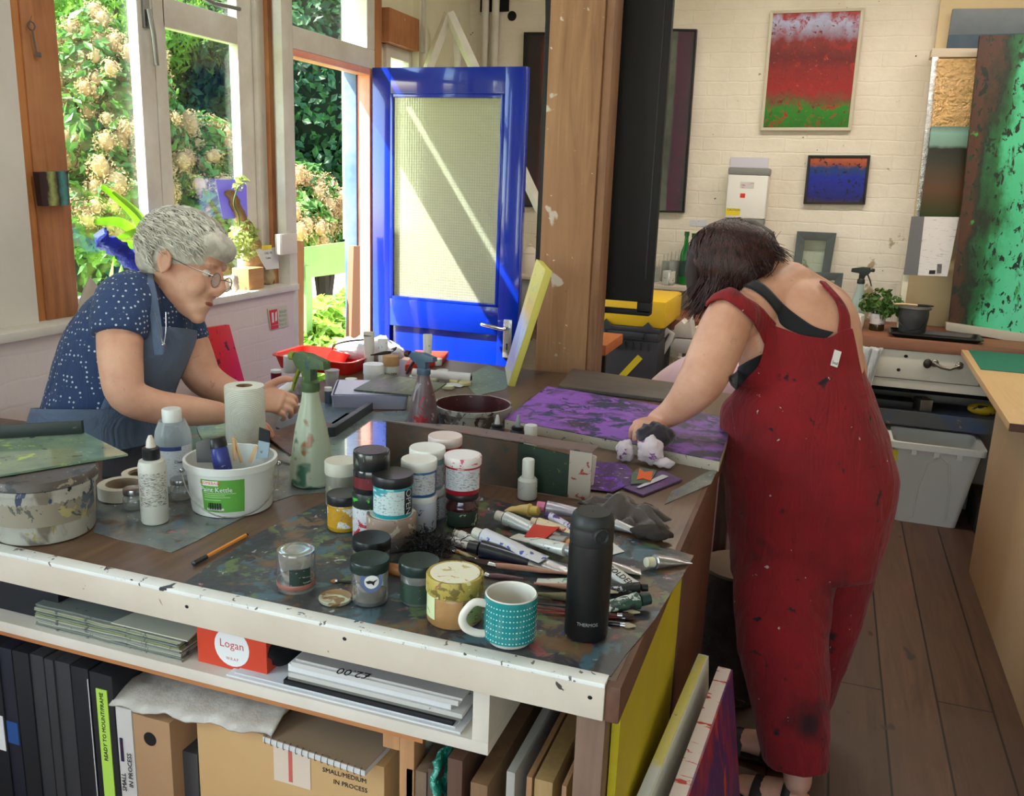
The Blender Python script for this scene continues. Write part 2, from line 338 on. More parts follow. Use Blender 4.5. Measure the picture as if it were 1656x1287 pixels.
h = MB().tube([(XF+.02,yd+.16,zt0+.035),(XF+.03,yd+.25,zt0+.02),(XF+.02,yd+.42,zt0+.03)], .008); struct(h.build('stay_bar', MT['dull_metal'], w2))
# window beside the camera, out of frame, that lights the bench
window('window_3', [(-1.9,-1.84,1.112,2.5),(.24,.3,1.112,2.5),(-.83,-.77,1.112,2.5),(-1.9,.3,2.44,2.5)], [(-1.84,-.83,1.12,2.44),(-.77,.24,1.12,2.44)])
area('added_daylight', (-2.6, -.8, 1.85), (0, R_(-90), 0), 1.4, 2.2, 48, (.9,.96,1))  # area lamp added outside this window to stand in for daylight
area('added_daylight', (.4, -3.3, 1.75), (R_(-90), 0, PI), 3.4, 1.4, 9, (.95,.97,1))  # area lamp added at the unseen rear opening to brighten the room
# far small window
window('window_4', [(4.34,4.39,1.25,2.24),(4.60,4.64,1.25,2.24),(4.39,4.60,2.18,2.24),(4.39,4.60,1.25,1.3)], [(4.39,4.60,1.3,2.18)], X=-2.24)
struct(box1('trim_8', (-2.2,4.66,2.24), (-2.185,4.69,2.66), WHITE))
# door frame
SAL = mat('salmon_paint', (236,150,132), .45, v=(8,(240,178,160))); BLUO = mat('slate_blue_paint', (70,98,150), .5, v=(9,(100,120,160)))
dj0, dj1 = Yx(460,200,-2.2), 3.40; jr0, jr1 = 4.03, 4.12
fr = MB().bb((-2.36,3.36,0),(-2.2,3.42,2.66)).bb((-2.36,3.42,2.09),(-2.2,4.14,2.18)).bb((-2.34,3.42,2.6),(-2.2,4.14,2.66)).bb((-2.34,4.06,2.18),(-2.2,4.14,2.6))
dfr = struct(fr.build('door_1_frame', WHITE, bev=.004)); dfr.name = 'door_frame'
struct(MB().bb((-2.27,4.085,0),(-2.2,4.135,2.09)).bb((-2.27,3.42,2.06),(-2.2,4.085,2.09)).build('jamb', SAL, dfr, bev=.003))
struct(MB().bb((-2.34,4.075,0),(-2.27,4.135,2.6)).build('jamb', BLUO, dfr, bev=.003)); struct(MB().bb((-2.28,3.43,2.19),(-2.275,4.05,2.59)).build('pane', G, dfr))
struct(box1('trim_9', (-2.23,Yx(449,200,-2.22),1.30), (-2.19,Yx(460,200,-2.22),2.66), WHITE))
# open blue door, hinged on the right jamb
BLU = mat('gloss_blue_paint', (6,44,165), .14, v=(3,(6,38,148)), coat=.6, b=(40,.03,.002))
def dglass():
    mt, t, p = _nodes('wired_textured_glass'); co = _co(t); p.inputs['Base Color'].default_value = lin((225,232,218)); p.inputs['Roughness'].default_value = .28; p.inputs['Transmission Weight'].default_value = .9; p.inputs['IOR'].default_value = 1.2
    sp = t.nodes.new('ShaderNodeSeparateXYZ'); t.links.new(co, sp.inputs[0]); fs = []
    for i in (0, 2):
        a = t.nodes.new('ShaderNodeMath'); a.operation = 'PINGPONG'; a.inputs[1].default_value = .0065; t.links.new(sp.outputs[i], a.inputs[0])
        l = t.nodes.new('ShaderNodeMath'); l.operation = 'LESS_THAN'; l.inputs[1].default_value = .0006; t.links.new(a.outputs[0], l.inputs[0]); fs.append((a, l))
    mx = t.nodes.new('ShaderNodeMath'); mx.operation = 'MAXIMUM'; t.links.new(fs[0][1].outputs[0], mx.inputs[0]); t.links.new(fs[1][1].outputs[0], mx.inputs[1])
    c = _mix(t, mx.outputs[0], lin((232,238,222)), lin((150,155,140))); t.links.new(c, p.inputs['Base Color'])
    ad = t.nodes.new('ShaderNodeMath'); ad.operation = 'ADD'; t.links.new(fs[0][0].outputs[0], ad.inputs[0]); t.links.new(fs[1][0].outputs[0], ad.inputs[1])
    bp = t.nodes.new('ShaderNodeBump'); bp.inputs['Strength'].default_value = .6; bp.inputs['Distance'].default_value = .5; t.links.new(ad.outputs[0], bp.inputs['Height']); t.links.new(bp.outputs[0], p.inputs['Normal']); 
    df = t.nodes.new('ShaderNodeBsdfDiffuse'); df.inputs[0].default_value = lin((226,228,206)); tl = t.nodes.new('ShaderNodeBsdfTranslucent'); tl.inputs[0].default_value = lin((226,228,206))
    m0 = t.nodes.new('ShaderNodeMixShader'); m0.inputs[0].default_value = .6; t.links.new(df.outputs[0], m0.inputs[1]); t.links.new(tl.outputs[0], m0.inputs[2])
    m1 = t.nodes.new('ShaderNodeMixShader'); m1.inputs[0].default_value = .42; t.links.new(p.outputs[0], m1.inputs[1]); t.links.new(m0.outputs[0], m1.inputs[2]); t.links.new(m1.outputs[0], t.nodes['Material Output'].inputs[0]); return mt
DW, DH = .80, 2.075
dr = D.objects.new('door_1', None); COL.objects.link(dr); dr.location = (-2.19, 4.115, .02); dr.rotation_euler = (0,0,R_(-1.0)); struct(dr)
m = MB(); t_ = .022; zg0, zg1 = .96, 1.955; gx0, gx1 = .1, .695
m.bb((0,-t_,0),(gx0,t_,DH)).bb((gx1,-t_,0),(DW,t_,DH)).bb((gx0,-t_,zg1),(gx1,t_,DH)).bb((gx0,-t_,.82),(gx1,t_,zg0)).bb((gx0,-t_,0),(gx1,t_,.18)).bb((gx0,-.006,.18),(gx1,.006,.82))
struct(m.build('leaf', BLU, dr, bev=.003))
m = MB()
for a, b in (((gx0,-t_-.001,zg0),(gx0+.018,-.008,zg1)),((gx1-.018,-t_-.001,zg0),(gx1,-.008,zg1)),((gx0,-t_-.001,zg1-.018),(gx1,-.008,zg1)),((gx0,-t_-.001,zg0),(gx1,-.008,zg0+.014))): m.bb(a, b)
struct(m.build('bead', BLU, dr, bev=.002)); struct(MB().bb((gx0,-.004,zg0),(gx1,.004,zg1)).build('pane', dglass(), dr, smooth=False))
CHR = mat('chrome', (225,225,225), .12, 1); hx, hz = .752, .80
hd = MB().bb((hx-.022,-t_-.009,hz-.085),(hx+.022,-t_,hz+.105)); hd = struct(hd.build('handle_plate', mat('satin_silver', (205,206,208), .25, .8), dr, bev=.004))
struct(MB().tube([(hx,-t_-.01,hz+.065),(hx,-t_-.05,hz+.065),(hx-.02,-t_-.058,hz+.066),(hx-.115,-t_-.058,hz+.078)], [.011,.010,.010,.009], rnd=True).build('lever', CHR, hd))
struct(MB().bb((hx-.003,-t_-.0102,hz-.045),(hx+.003,-t_-.009,hz-.02)).lathe([(.005,0),(.005,.001)], 12, M=Matrix.Translation((hx,-t_-.009,hz-.018)) @ Matrix.Rotation(PI/2,4,'X')).build('keyhole', mat('black_hole', (8,8,8), .8), hd))
# pipes and hole in the far corner
pm = MB()
for x in (-2.085, -2.02): pm.tube([(x,5.31,.9),(x,5.31,3.0)], .022, 14)
struct(pm.build('trim_10', WHITE)); struct(MB().lathe([(.028,0),(.028,.004)], 18, M=Matrix.Translation((-1.93,5.35,2.535)) @ Matrix.Rotation(PI/2,4,'X')).bb((-2.13,5.335,2.56),(-1.95,5.349,2.75)).build('trim_11', MT['black_hole'], smooth=False))
# bodies for the added, unseen strip lamps on the ceiling
for (x, y, e, c) in ADDED_LAMPS:
    o = thing('added_strip_lamp', 'white strip lamp added unseen on the ceiling to brighten the room', 'lamp', (x,y,2.93), group='added ceiling strip lamps'); MB().box((0,0,.045),(1.2,.12,.05)).build('housing', WHITE, o, bev=.006)
# ================================================================ GARDEN
LAWN = mat('lawn', (120,150,60), .9, v=(1.2,(150,168,84)), b=(60,.6,.02)); PATIO = mat('pale_patio', (205,200,188), .8, v=(2,(185,180,166)), b=(20,.2,.01))
struct(MB().bb((-30,-8,-.3),(-2.5,40,-.12)).build('garden_ground', LAWN)); D.objects['garden_ground'].name = 'ground'
struct(MB().prism([onz(430,418,-.118),onz(640,424,-.118),onz(680,560,-.118),onz(400,560,-.118)], (0,0,-.02)).build('patio_path', PATIO)); bpy.data.objects['patio_path'].location.z = 0
def foliage(name, blobs, n, size, m, parent=None, pointy=.5, seed=1, droop=0):
    rd = random.Random(seed); vs = []; fs = []
    tot = sum(b[1]**2 for b in blobs)
    for c, r in blobs:
        k = int(n*r*r/tot)
        for _ in range(k):
            a = rd.uniform(0, 2*PI); z = rd.uniform(-1, 1); q = math.sqrt(1-z*z); dv = Vector((q*math.cos(a), q*math.sin(a), z))
            rr = r*(.72+.36*rd.random()**.6)*(1+.22*noise.noise(dv*2.3+Vector(c))); p = Vector(c)+dv*rr
            nrm = (dv*.8+Vector((rd.gauss(0,.5), rd.gauss(0,.5), rd.gauss(.3,.4)))).normalized(); u = nrm.orthogonal().normalized(); u = Matrix.Rotation(rd.uniform(0,2*PI), 3, nrm) @ u; w_ = nrm.cross(u)
            s = size*rd.uniform(.6, 1.3); o = len(vs)
            vs += [p-u*s, p+w_*s*pointy+nrm*s*.12, p+u*s, p-w_*s*pointy+nrm*s*.12]; fs += [(o,o+1,o+2),(o,o+2,o+3)]
    me = D.meshes.new(name); me.from_pydata([tuple(v) for v in vs], [], fs); me.materials.append(m); o = D.objects.new(name, me); COL.objects.link(o)
    if parent: o.parent = parent
    return o
def leafm(n, c, c2, sc=3, tl=.35): return mat(n, c, .5, v=(sc,c2,.35,.65), tl=tl)
def tree(name, label, cat, blobs, n, size, m, core=None, trunk=None, seed=1, pointy=.5, group=None):
    base = Vector(blobs[0][0]); base.z = -.12; t = thing(name, label, cat, (0,0,0), group=group)
    foliage('foliage', blobs, n, size, m, t, pointy, seed)
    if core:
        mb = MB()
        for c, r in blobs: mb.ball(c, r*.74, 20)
        o = mb.build('shade_core', core, t)  # filler balls: inner shade put into dark green, closing off the sky
    tm = MB()
    for c, r in blobs[:3]:
        c = Vector(c)
        tm.tube([(base.x,base.y,-.13), (base.x*.5+c.x*.5, base.y*.5+c.y*.5, c.z*.5), c], [.07,.05,.02], 8)
    tm.build('trunk', mat('bark', (80,64,50), .9, b=(20,.5,.01)), t); return t
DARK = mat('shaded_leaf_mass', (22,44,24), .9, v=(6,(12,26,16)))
DK = leafm('dark_green_leaf', (54,104,50), (24,62,38), 2.5); LG = leafm('bright_green_leaf', (150,190,70), (96,150,50), 3, .5); MG = leafm('mid_green_leaf', (104,146,62), (60,104,44), 3)
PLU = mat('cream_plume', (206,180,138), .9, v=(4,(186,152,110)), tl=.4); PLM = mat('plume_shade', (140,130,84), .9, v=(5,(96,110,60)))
def B_(*l): return [(at(x, y, d), r) for x, y, d, r in l]
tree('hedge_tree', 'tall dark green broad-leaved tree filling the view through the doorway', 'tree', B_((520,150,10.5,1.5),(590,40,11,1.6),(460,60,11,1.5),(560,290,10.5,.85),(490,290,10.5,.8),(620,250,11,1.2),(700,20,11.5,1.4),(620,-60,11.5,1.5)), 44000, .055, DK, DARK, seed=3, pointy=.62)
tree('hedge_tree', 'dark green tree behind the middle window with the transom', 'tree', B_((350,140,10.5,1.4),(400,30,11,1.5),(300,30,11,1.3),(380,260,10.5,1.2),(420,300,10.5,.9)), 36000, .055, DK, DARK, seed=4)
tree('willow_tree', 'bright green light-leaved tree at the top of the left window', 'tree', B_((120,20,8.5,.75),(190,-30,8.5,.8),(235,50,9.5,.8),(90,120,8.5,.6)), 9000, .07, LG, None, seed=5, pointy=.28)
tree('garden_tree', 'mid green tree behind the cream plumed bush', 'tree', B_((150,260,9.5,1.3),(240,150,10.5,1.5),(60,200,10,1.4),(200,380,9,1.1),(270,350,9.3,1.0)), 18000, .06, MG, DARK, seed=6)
def plume(name, label, blobs, n, seed):
    t = thing(name, label, 'bush', group=None); rd = random.Random(seed)
    pts = []
    tot = sum(r*r for c, r in blobs)
    for c, r in blobs:
        for _ in range(max(3, int(n*r*r/tot))):
            a = rd.uniform(0, 2*PI); z = rd.uniform(-.7, 1); q = math.sqrt(1-z*z); dv = Vector((q*math.cos(a), q*math.sin(a), z)); pts.append((Vector(c)+dv*r*rd.uniform(.75,1.2), rd.uniform(.045,.10)))
    o = foliage('plumes', pts, len(pts)*170, .013, PLU, t, .4, seed); foliage('foliage', blobs, 5000, .045, MG, t, .5, seed+9)
    mb = MB()
    for c, r in pts: mb.ball(c, (r*.62,r*.62,r*.8), 8)
    mb.build('plume_down', PLU, t)
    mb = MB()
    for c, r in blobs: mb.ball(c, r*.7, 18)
    mb.build('shade_core', PLM, t); return t  # filler balls behind the plumes, shade put into their duller tone
plume('smoke_bush', 'large bush with cream feathery plumes behind the left window', B_((150,130,6.6,.42),(200,200,6.6,.42),(130,250,6.4,.42),(190,310,6.4,.35),(120,350,6.2,.3)), 250, 11)
plume('smoke_bush', 'smaller cream plumed bush behind the middle window', B_((330,260,7.2,.33),(375,290,7.2,.28),(300,300,7,.33),(345,340,7,.33)), 130, 12)
plume('smoke_bush', 'cream plumed bush seen low through the open doorway', B_((490,330,7.0,.27),(480,370,6.8,.26),(512,362,7.0,.2)), 130, 13)
tree('low_shrub', 'sunlit leafy shrub low outside the open door', 'shrub', B_((510,555,5.3,.24),(550,540,5.6,.24),(485,570,5.0,.2),(575,555,5.5,.2),(520,590,5.0,.22)), 5200, .045, leafm('lime_leaf', (165,200,90), (110,160,60), 6, .45), DARK, seed=15, pointy=.55)
pb = D.objects['patio_path'];
PG = mat('pale_green_board', (100,142,82), .5, v=(4,(112,152,94)))
bt = thing('garden_bench', 'pale green painted bench back beyond the doorway', 'bench')
a, b, c, d_ = at(478,402,4.7), at(582,388,5.3), at(582,438,5.3), at(478,452,4.7); nrm = (b-a).cross(d_-a).normalized()*.04
MB().prism([a,b,c,d_], nrm).build('back_board', PG, bt)
for x, dd in ((486,4.74),(575,5.26)): q = at(x,430,dd); MB().bb((q.x-.03,q.y,-.12),(q.x+.03,q.y+.06,q.z)).build('leg', PG, bt)
q = at(568,400,4.2); tag(MB().prism([at(572,398,4.2),at(582,398,4.2),Vector((at(580,475,4.2).x,at(580,475,4.2).y,-.12)),Vector((at(556,475,4.2).x,at(556,475,4.2).y,-.12))], (-.04,.02,0)).build('wooden_plank', mat('tan_board', (124,88,68), .7)), 'tan board leaning outside against the bench end', 'board')
q = onx(478,388,-2.46); o = MB().prism([at(477,388,4.15),at(492,390,4.2),Vector((at(482,490,4.15).x,at(482,490,4.15).y,-.12)),Vector((at(474,490,4.1).x,at(474,490,4.1).y,-.12))], (-.1,.06,0)).build('wooden_plank', woodmat('pale_plank', (214,164,104), (190,138,84), ax=2)); tag(o, 'pale wooden plank standing outside the door opening beside the sill end', 'board')
# ================================================================ WORKBENCH
def lean_poly(n, pts, d, m, bev=.001, parent=None): return MB().prism(pts, d).build(n, m, parent, bev=bev)
BTOP = woodmat('stained_bench_wood', (112,84,62), (78,58,44), (92,72,60), ax=1, r=.38, s=[((70,80,86),4,.66),((140,60,60),9,.76),((90,110,120),12,.74),((150,140,130),22,.78)])
wb = thing('workbench', 'large paint-stained wooden workbench with a white front edge and a yellow end panel', 'workbench', (0,0,0))
L = [(-.21,1.10),(-.21,2.99),(-1.52,3.06),(-1.56,1.76),(-2.17,1.72),(-2.17,1.10)]
MB().prism([(x,y,ZT-.03) for x, y in L], (0,0,.03)).build('bench_top', BTOP, wb, bev=.002)
WED = mat('chipped_white_edge', (210,197,182), .5, v=(4,(198,184,168)), s=[((70,62,58),28,.735),((60,80,150),9,.72),((120,90,70),16,.71),((150,120,96),50,.72)], b=(30,.1,.002))
fb = MB().bb((-2.17,1.082,ZT-.056),(-.222,1.10,ZT-.004)).build('front_board', WED, wb, bev=.002)
MB().bb((-2.17,1.080,ZT-.004),(-.222,1.107,ZT+.003)).build('edge_strip', mat('worn_white_edge', (232,232,228), .35, v=(5,(214,212,208)), s=[((60,60,62),26,.62,.03),((60,74,130),14,.68),((190,160,90),11,.70),((110,100,96),50,.64)]), wb, bev=.001)
for px_, py_ in ((302,981),(557,1033),(954,1128),(213,939)): q = ony(px_, py_, 1.0815); MB().ball(tuple(q), (.0035,.001,.003), 10).build('screw_hole', MT['black_hole'], wb)
MB().bb((-.222,1.085,ZT-.058),(-.20,2.99,ZT-.001)).build('end_edge', woodmat('dark_worn_edge', (108,70,50), (74,48,38), ax=1, s=[((180,170,160),18,.72)]), wb, bev=.004)
YEL = mat('yellow_panel', (196,178,18), .6, v=(3,(180,160,20)), s=[((120,96,30),30,.78)])
MB().bb((-.218,1.13,.0),(-.206,1.70,ZT-.058)).build('yellow_panel', YEL, wb)
MB().bb((-.235,1.70,.0),(-.203,2.25,ZT-.058)).build('end_panel', woodmat('red_brown_panel', (104,64,44), (80,48,34), ax=2), wb)
LEGW = woodmat('grey_brown_leg', (126,98,80), (90,66,54), ax=2)
for p in ((-.262,1.092),(-2.13,1.095),(-.26,2.93),(-1.5,2.95)): MB().bb((p[0],p[1],0),(p[0]+.042,p[1]+.05,ZT-.03 if p[1] > 2 else ZT-.056)).build('leg', LEGW, wb, bev=.002)
WSH = mat('white_shelf', (216,206,194), .55, v=(3,(200,188,174)))
sh = MB().bb((-2.14,1.125,.731),(-.405,2.1,.752)).bb((-.432,1.125,.752),(-.405,2.1,ZT-.03)); sh.build('shelf', WSH, wb, bev=.001)
PLY = woodmat('layered_ply_edge', (178,150,116), (126,98,72), ax=0)
MB().bb((-2.14,1.150,.716),(-.525,2.05,.7305)).build('shelf_batten', PLY, wb); MB().bb((-2.14,1.158,.698),(-.53,1.2,.7155)).build('shelf_batten', woodmat('orange_pine', (196,132,78), (170,104,58), ax=0), wb)
PINE = woodmat('warm_pine', (186,138,92), (156,106,66), ax=2)
MB().bb((-.575,1.165,0.30),(-.548,1.21,.698)).build('shelf_post', PINE, wb, bev=.002); MB().bb((-.605,1.165,.668),(-.575,1.3,.698)).build('bracket', PINE, wb)
MB().bb((-2.14,1.11,.27),(-.264,2.2,.298)).build('lower_shelf', woodmat('dark_shelf', (110,70,48), (84,54,38), ax=0), wb)
MB().bb((-1.5,2.2,.0),(-.264,2.22,ZT-.03)).build('back_panel', mat('dark_panel', (40,34,30), .8), wb)
# ---- canvases leaning on the yellow end
def leaning_canvas(label, xt, xb, y0, y1, z1, th, face, side, rz):
    t = thing('canvas', label, 'canvas', ((xt+xb)/2, (y0+y1)/2, 0), rz); cx, cy = (xt+xb)/2, (y0+y1)/2; xt -= cx; xb -= cx; y0 -= cy; y1 -= cy
    MB().prism([(xt-th,y0,z1),(xt-.003,y0,z1),(xb-.003,y0,.0),(xb-th,y0,.0)], (0,y1-y0,0)).build('stretcher', side, t, bev=.002)
    MB().prism([(xt-.003,y0,z1-.001),(xt,y0,z1-.001),(xb,y0,.0),(xb-.003,y0,.0)], (0,y1-y0,0)).build('painted_face', face, t); return t
leaning_canvas('pale canvas with yellow and blue smears on its edge, leaning on the yellow bench end', -.165, -.11, .95, 1.74, .635, .022, mat('pale_face', (206,206,196), .6), mat('pale_smeared_edge', (206,212,214), .5, v=(4,(214,206,110),.5,.56), s=[((60,96,160),16,.68)]), R_(-3.4))
leaning_canvas('red and purple painted canvas with dripped white edge, outermost at the yellow bench end', -.113, -.02, .93, 1.72, .625, .030, mat('red_purple_paint', (168,28,24), .4, v=(5,(70,26,92),.45,.56), s=[((196,50,24),13,.6,.06),((40,14,70),8,.66,.05)], b=(12,.5,.01), st=(1,1,.5)), mat('drip_edge', (222,208,204), .5, s=[((190,40,34),22,.6,.02)], st=(.6,3,.3)), R_(-3.4))
# ================================================================ BACK WALL
YB = 5.35
def picture(name, label, cat, q, th, fc, fw, face, Y=YB, gap=0, rec=.006):
    """q: four pixel corners TL TR BR BL on the plane just in front of the wall"""
    P4 = [ony(x, y, Y-th) for x, y in q]; c = sum(P4, Vector())/4; t = thing(name, label, cat, (c.x, Y-gap, c.z-abs(P4[0].z-P4[3].z)/2)); P4 = [p-t.location for p in P4]
    ctr = sum(P4, Vector())/4; back = Vector((0, th-gap, 0)); inn = []
    for i in range(4):
        a = (P4[(i+1) % 4]-P4[i]).normalized(); b = (P4[i-1]-P4[i]).normalized(); inn.append(P4[i]+(a+b)*fw)
    if fw:
        fm = MB()
        for i in range(4): j = (i+1) % 4; fm.prism([P4[i], P4[j], inn[j], inn[i]], back)
        fm.build('frame', fc, t, bev=.0015)
        MB().prism([p+Vector((0,rec,0)) for p in inn], (0, th*.5, 0)).build('picture', face, t, smooth=False)
    else:
        MB().prism(P4, back).build('board', fc, t, bev=.001); MB().prism([p*1-Vector((0,.0012,0))+(ctr-p)*.002 for p in P4], (0,.001,0)).build('picture', face, t, smooth=False)
    return t
BLK = mat('black_frame', (14,14,15), .4); CRF = mat('pale_frame', (196,186,164), .4)
ART1 = mat('art_red_green', (150,24,22), .55, ramp=(2,[(0,(28,104,20)),(.16,(36,124,26)),(.24,(110,70,40)),(.34,(150,26,22)),(.5,(136,24,22)),(.62,(104,18,20)),(.74,(130,40,36)),(.82,(150,130,150)),(.93,(176,180,214)),(1,(160,60,60))],.30,6), s=[((160,34,26),22,.56,.12),((110,20,20),40,.60,.08),((200,90,44),60,.64,.08)], b=(30,.4,.004))
picture('framed_painting', 'red painting with a green base in a pale frame, high on the back wall', 'painting', [(1246,17),(1398,12),(1376,211),(1229,211)], .03, CRF, .016, ART1)
ART2 = mat('art_blue', (24,44,150), .5, ramp=(2,[(0,(60,40,60)),(.12,(16,20,110)),(.55,(10,30,150)),(.76,(18,56,110)),(.84,(150,70,40)),(1,(180,90,56))],.3,4), s=[((10,12,40),40,.58,.05),((190,60,30),30,.70,.04)], b=(24,.5,.004))
picture('framed_painting', 'small blue painting in a black frame beside the water heater', 'painting', [(1307,251),(1408,251),(1399,331),(1299,330)], .03, BLK, .014, ART2)
ART3 = mat('art_plum', (80,44,70), .4, ramp=(0,[(0,(40,60,56)),(.55,(96,110,90)),(.8,(92,100,84)),(.82,(84,34,60)),(.93,(90,44,66)),(1,(70,66,60))],.06,3), v=(3,(52,44,50),.4,.7), s=[((150,150,90),7,.7,.08)], b=(10,.2,.004))
picture('framed_painting', 'large plum and grey painting in a black frame right of the black case', 'painting', [(985,44),(1127,47),(1106,344),(960,342)], .035, BLK, .012, ART3)
ART4 = mat('art_crimson', (150,30,34), .3, ramp=(0,[(0,(40,36,38)),(.3,(50,36,40)),(.5,(150,30,36)),(1,(160,34,38))],.25,3), v=(4,(70,26,34),.5,.75), b=(10,.2,.004))
picture('framed_painting', 'narrow crimson painting in a black frame between the blue door and the timber post', 'painting', [(847,52),(935,52),(925,334),(839,335)], .03, BLK, .014, ART4)
# water heater
c0, c1 = ony(1178,270,YB-.12), ony(1248,366,YB-.12); wx, wz0, wz1 = c0.x, c1.z, c0.z; WW = ony(1246,270,YB-.12).x-wx
wh = thing('water_heater', 'white wall water heater with grey ends and a yellow caution label', 'heater', (wx+WW/2, YB, wz0))
HH = wz1-wz0; GREY = mat('mid_grey_plastic', (128,128,124), .4); HW = mat('heater_white', (228,224,218), .3)
MB().bb((-WW/2+.003,-.118,.035),(WW/2-.003,0,HH-.038)).build('body', HW, wh, bev=.012); MB().bb((-WW/2,-.12,HH-.04),(WW/2,0,HH)).build('top_cap', GREY, wh, bev=.01); MB().bb((-WW/2+.004,-.116,0),(WW/2-.006,0,.036)).build('bottom_cap', GREY, wh, bev=.01)
YL = mat('yellow_label', (226,200,40), .5); REDL = mat('red_label', (214,50,34), .5); WL = mat('white_label', (226,224,222), .5); BLKI = mat('black_ink', (20,20,22), .6)
FM = lambda x, y, z: frame_of((x,y,z), (1,0,0), (0,-1,0))
MB().bb((-WW/2+.006,-.1192,.05),(-WW/2+.085,-.118,.088)).build('caution_label', YL, wh); text('CAUTION', 'writing', BLKI, wh, .016, FM(-WW/2+.05,-.1194,.08))
MB().bb((-.035,-.1192,.148),(-.008,-.118,.172)).build('red_label', REDL, wh); MB().bb((-.04,-.1192,.2),(.035,-.118,.235)).build('white_label', mat('print_label', (206,200,200), .5, s=[((190,90,90),60,.6)], st=(.3,1,3)), wh)
q = ony(1205,263,YB-.02); tag(MB().prism([ony(1182,254,YB-.012),ony(1243,255,YB-.012),ony(1242,272,YB-.012),ony(1181,271,YB-.012)], (0,.011,0)).build('paper_notice', mat('lilac_paper', (206,200,212), .7, s=[((150,140,160),40,.66)])), 'pale paper sheet tucked above the white water heater', 'paper')
tag(MB().prism([ony(1116,355,YB-.004),ony(1144,356,YB-.004),ony(1143,366,YB-.004),ony(1115,365,YB-.004)], (0,.004,0)).build('wall_card', mat('card_label', (206,206,214), .6, s=[((110,110,120),60,.64)])), 'small white title card under the plum painting', 'card')
# wooden A-shaped easel top
e = thing('easel', 'white painted A-shaped easel behind the open blue door', 'easel', (-2.0,4.6,0))
def E_(x, y): return ony(x, y, 4.6)-e.location
ap, l1, r1 = E_(726,22), E_(692,112), E_(768,112)
for s_, q in ((-1,l1),(1,r1)):
    dv = (q-ap)/(ap.z-q.z); f = ap+dv*ap.z*.999 if s_ > 0 else ap+dv*min(ap.z, 1.6); MB().tube([ap+Vector((0,0,0)), ap+dv*(ap.z-.02)*(1 if s_ > 0 else .15)], [(.022,.03)]*2, 4, ref=(0,1,0)).build('leg', WHITE, e)
ba = MB(); ba.tube([ap+Vector((0,.1,0)), (ap.x,.38,.0)], [(.02,.02)]*2, 4); ba.build('leg', WHITE, e)
MB().bb((ap.x+.0,-.05,.75),(ap.x+.35,.03,.79)).build('ledge', WHITE, e)
# ---- black art case hanging behind the timber post
POSTX0, POSTX1 = -.965, -.765
struct(box1('trim_12', (-.972,3.07,0), (-.782,3.25,3.0), TIMB2, .004)); struct(box1('trim_13', (-.781,3.085,0), (-.752,3.2,3.0), woodmat('post_side', (160,118,86), (118,82,58), ax=2), .002))
BCASE = mat('black_case', (13,13,15), .6)
bc = thing('portfolio_case', 'tall black art case with a slotted handle hanging behind the timber post', 'case', (-.83,3.31,1.1))
x0, x1 = -1.09-(-.83), -.60+.83; zb = .012; 
def rr(x0, x1, z0, z1, r, n=6, y=0): 
    P = []
    for cx, cz, a0 in ((x1-r,z0+r,-90),(x1-r,z1-r,0),(x0+r,z1-r,90),(x0+r,z0+r,180)):
        for k in range(n+1): a = R_(a0+90*k/n); P.append((cx+r*math.cos(a), y, cz+r*math.sin(a)))
    return P
hz0, hz1 = ony(1000,499,3.29).z-1.1, ony(1000,486,3.29).z-1.1; hx1 = ony(1030,490,3.29).x+.83; hx0 = ony(962,490,3.29).x+.83
m = MB(); m.bb((x0+.03,-.018,hz1),(x1,.018,1.75)); m.bb((hx1,-.018,hz0-.01),(x1,.018,hz1)); m.bb((x0+.03,-.018,hz0-.01),(hx0-.05,.018,hz1)); m.prism(rr(x0+.03,x1,zb,hz0+.0,min(.04,(hz0-zb)*.49),6,-.018), (0,.036,0)); m.build('panel', BCASE, bc, bev=.003)
MB().prism([(x0-.0,-.03,1.75),(x0+.06,-.03,1.75),(x0+.06,-.03,.55)], (0,.02,0)).build('flap', BCASE, bc)
MB().bb((x0+.04,-.026,.25),(x0+.06,.02,1.7)).bb((x1-.03,-.021,.15),(x1-.025,.02,1.74)).build('seam', mat('black_seam', (26,26,28), .5), bc)
# ---- shelf, jars and bottles by the post
zs = ony(1080,462,5.08).z
shf = tag(MB().bb((-2.1,5.08,zs-.024),(-.42,5.345,zs)).build('wall_shelf', mat('pinkish_shelf', (206,190,176), .6), bev=.002), 'pale shelf along the back wall holding bottles and glass jars', 'shelf')
def solo(name, label, cat, pr, m, loc, n=28, group=None, cap=True, **k):
    o = MB().lathe(pr, n, cap=cap).build(name, m, loc=loc, **k); return tag(o, label, cat, group)
def onshelf(x, y=464, Y=5.2): q = ony(x, y, Y); return q.x, Y
GRN = glassmat('green_glass', (30,130,50), .05, .65)
def bottle(name, label, x, Y, h, r, m, z=None, cap=None, lab=None, group=None):
    t = thing(name, label, 'bottle', (x, Y, zs if z is None else z), group=group)
    MB().lathe([(r*.8,0),(r,.004),(r,h*.55),(r*.9,h*.62),(r*.42,h*.76),(r*.36,h*.94),(r*.44,h*.95),(r*.44,h)], 20).build('glass_body', m, t)
    if cap: MB().lathe([(r*.46,h*.93),(r*.46,h*1.01)], 14).build('cap', cap, t)
    if lab: MB().lathe([(r+.0006,h*.16),(r+.0006,h*.46)], 20, cap=False).build('label', lab, t)
    return t
bx = ony(1106,440,5.2).x; bottle('glass_bottle', 'green glass bottle with dark label standing nearest the bob-haired woman on the shelf', bx, 5.2, ony(1106,375,5.2).z-zs, .03, GRN, lab=mat('dark_green_label', (30,60,50), .5), cap=mat('green_cap', (20,90,40), .4))
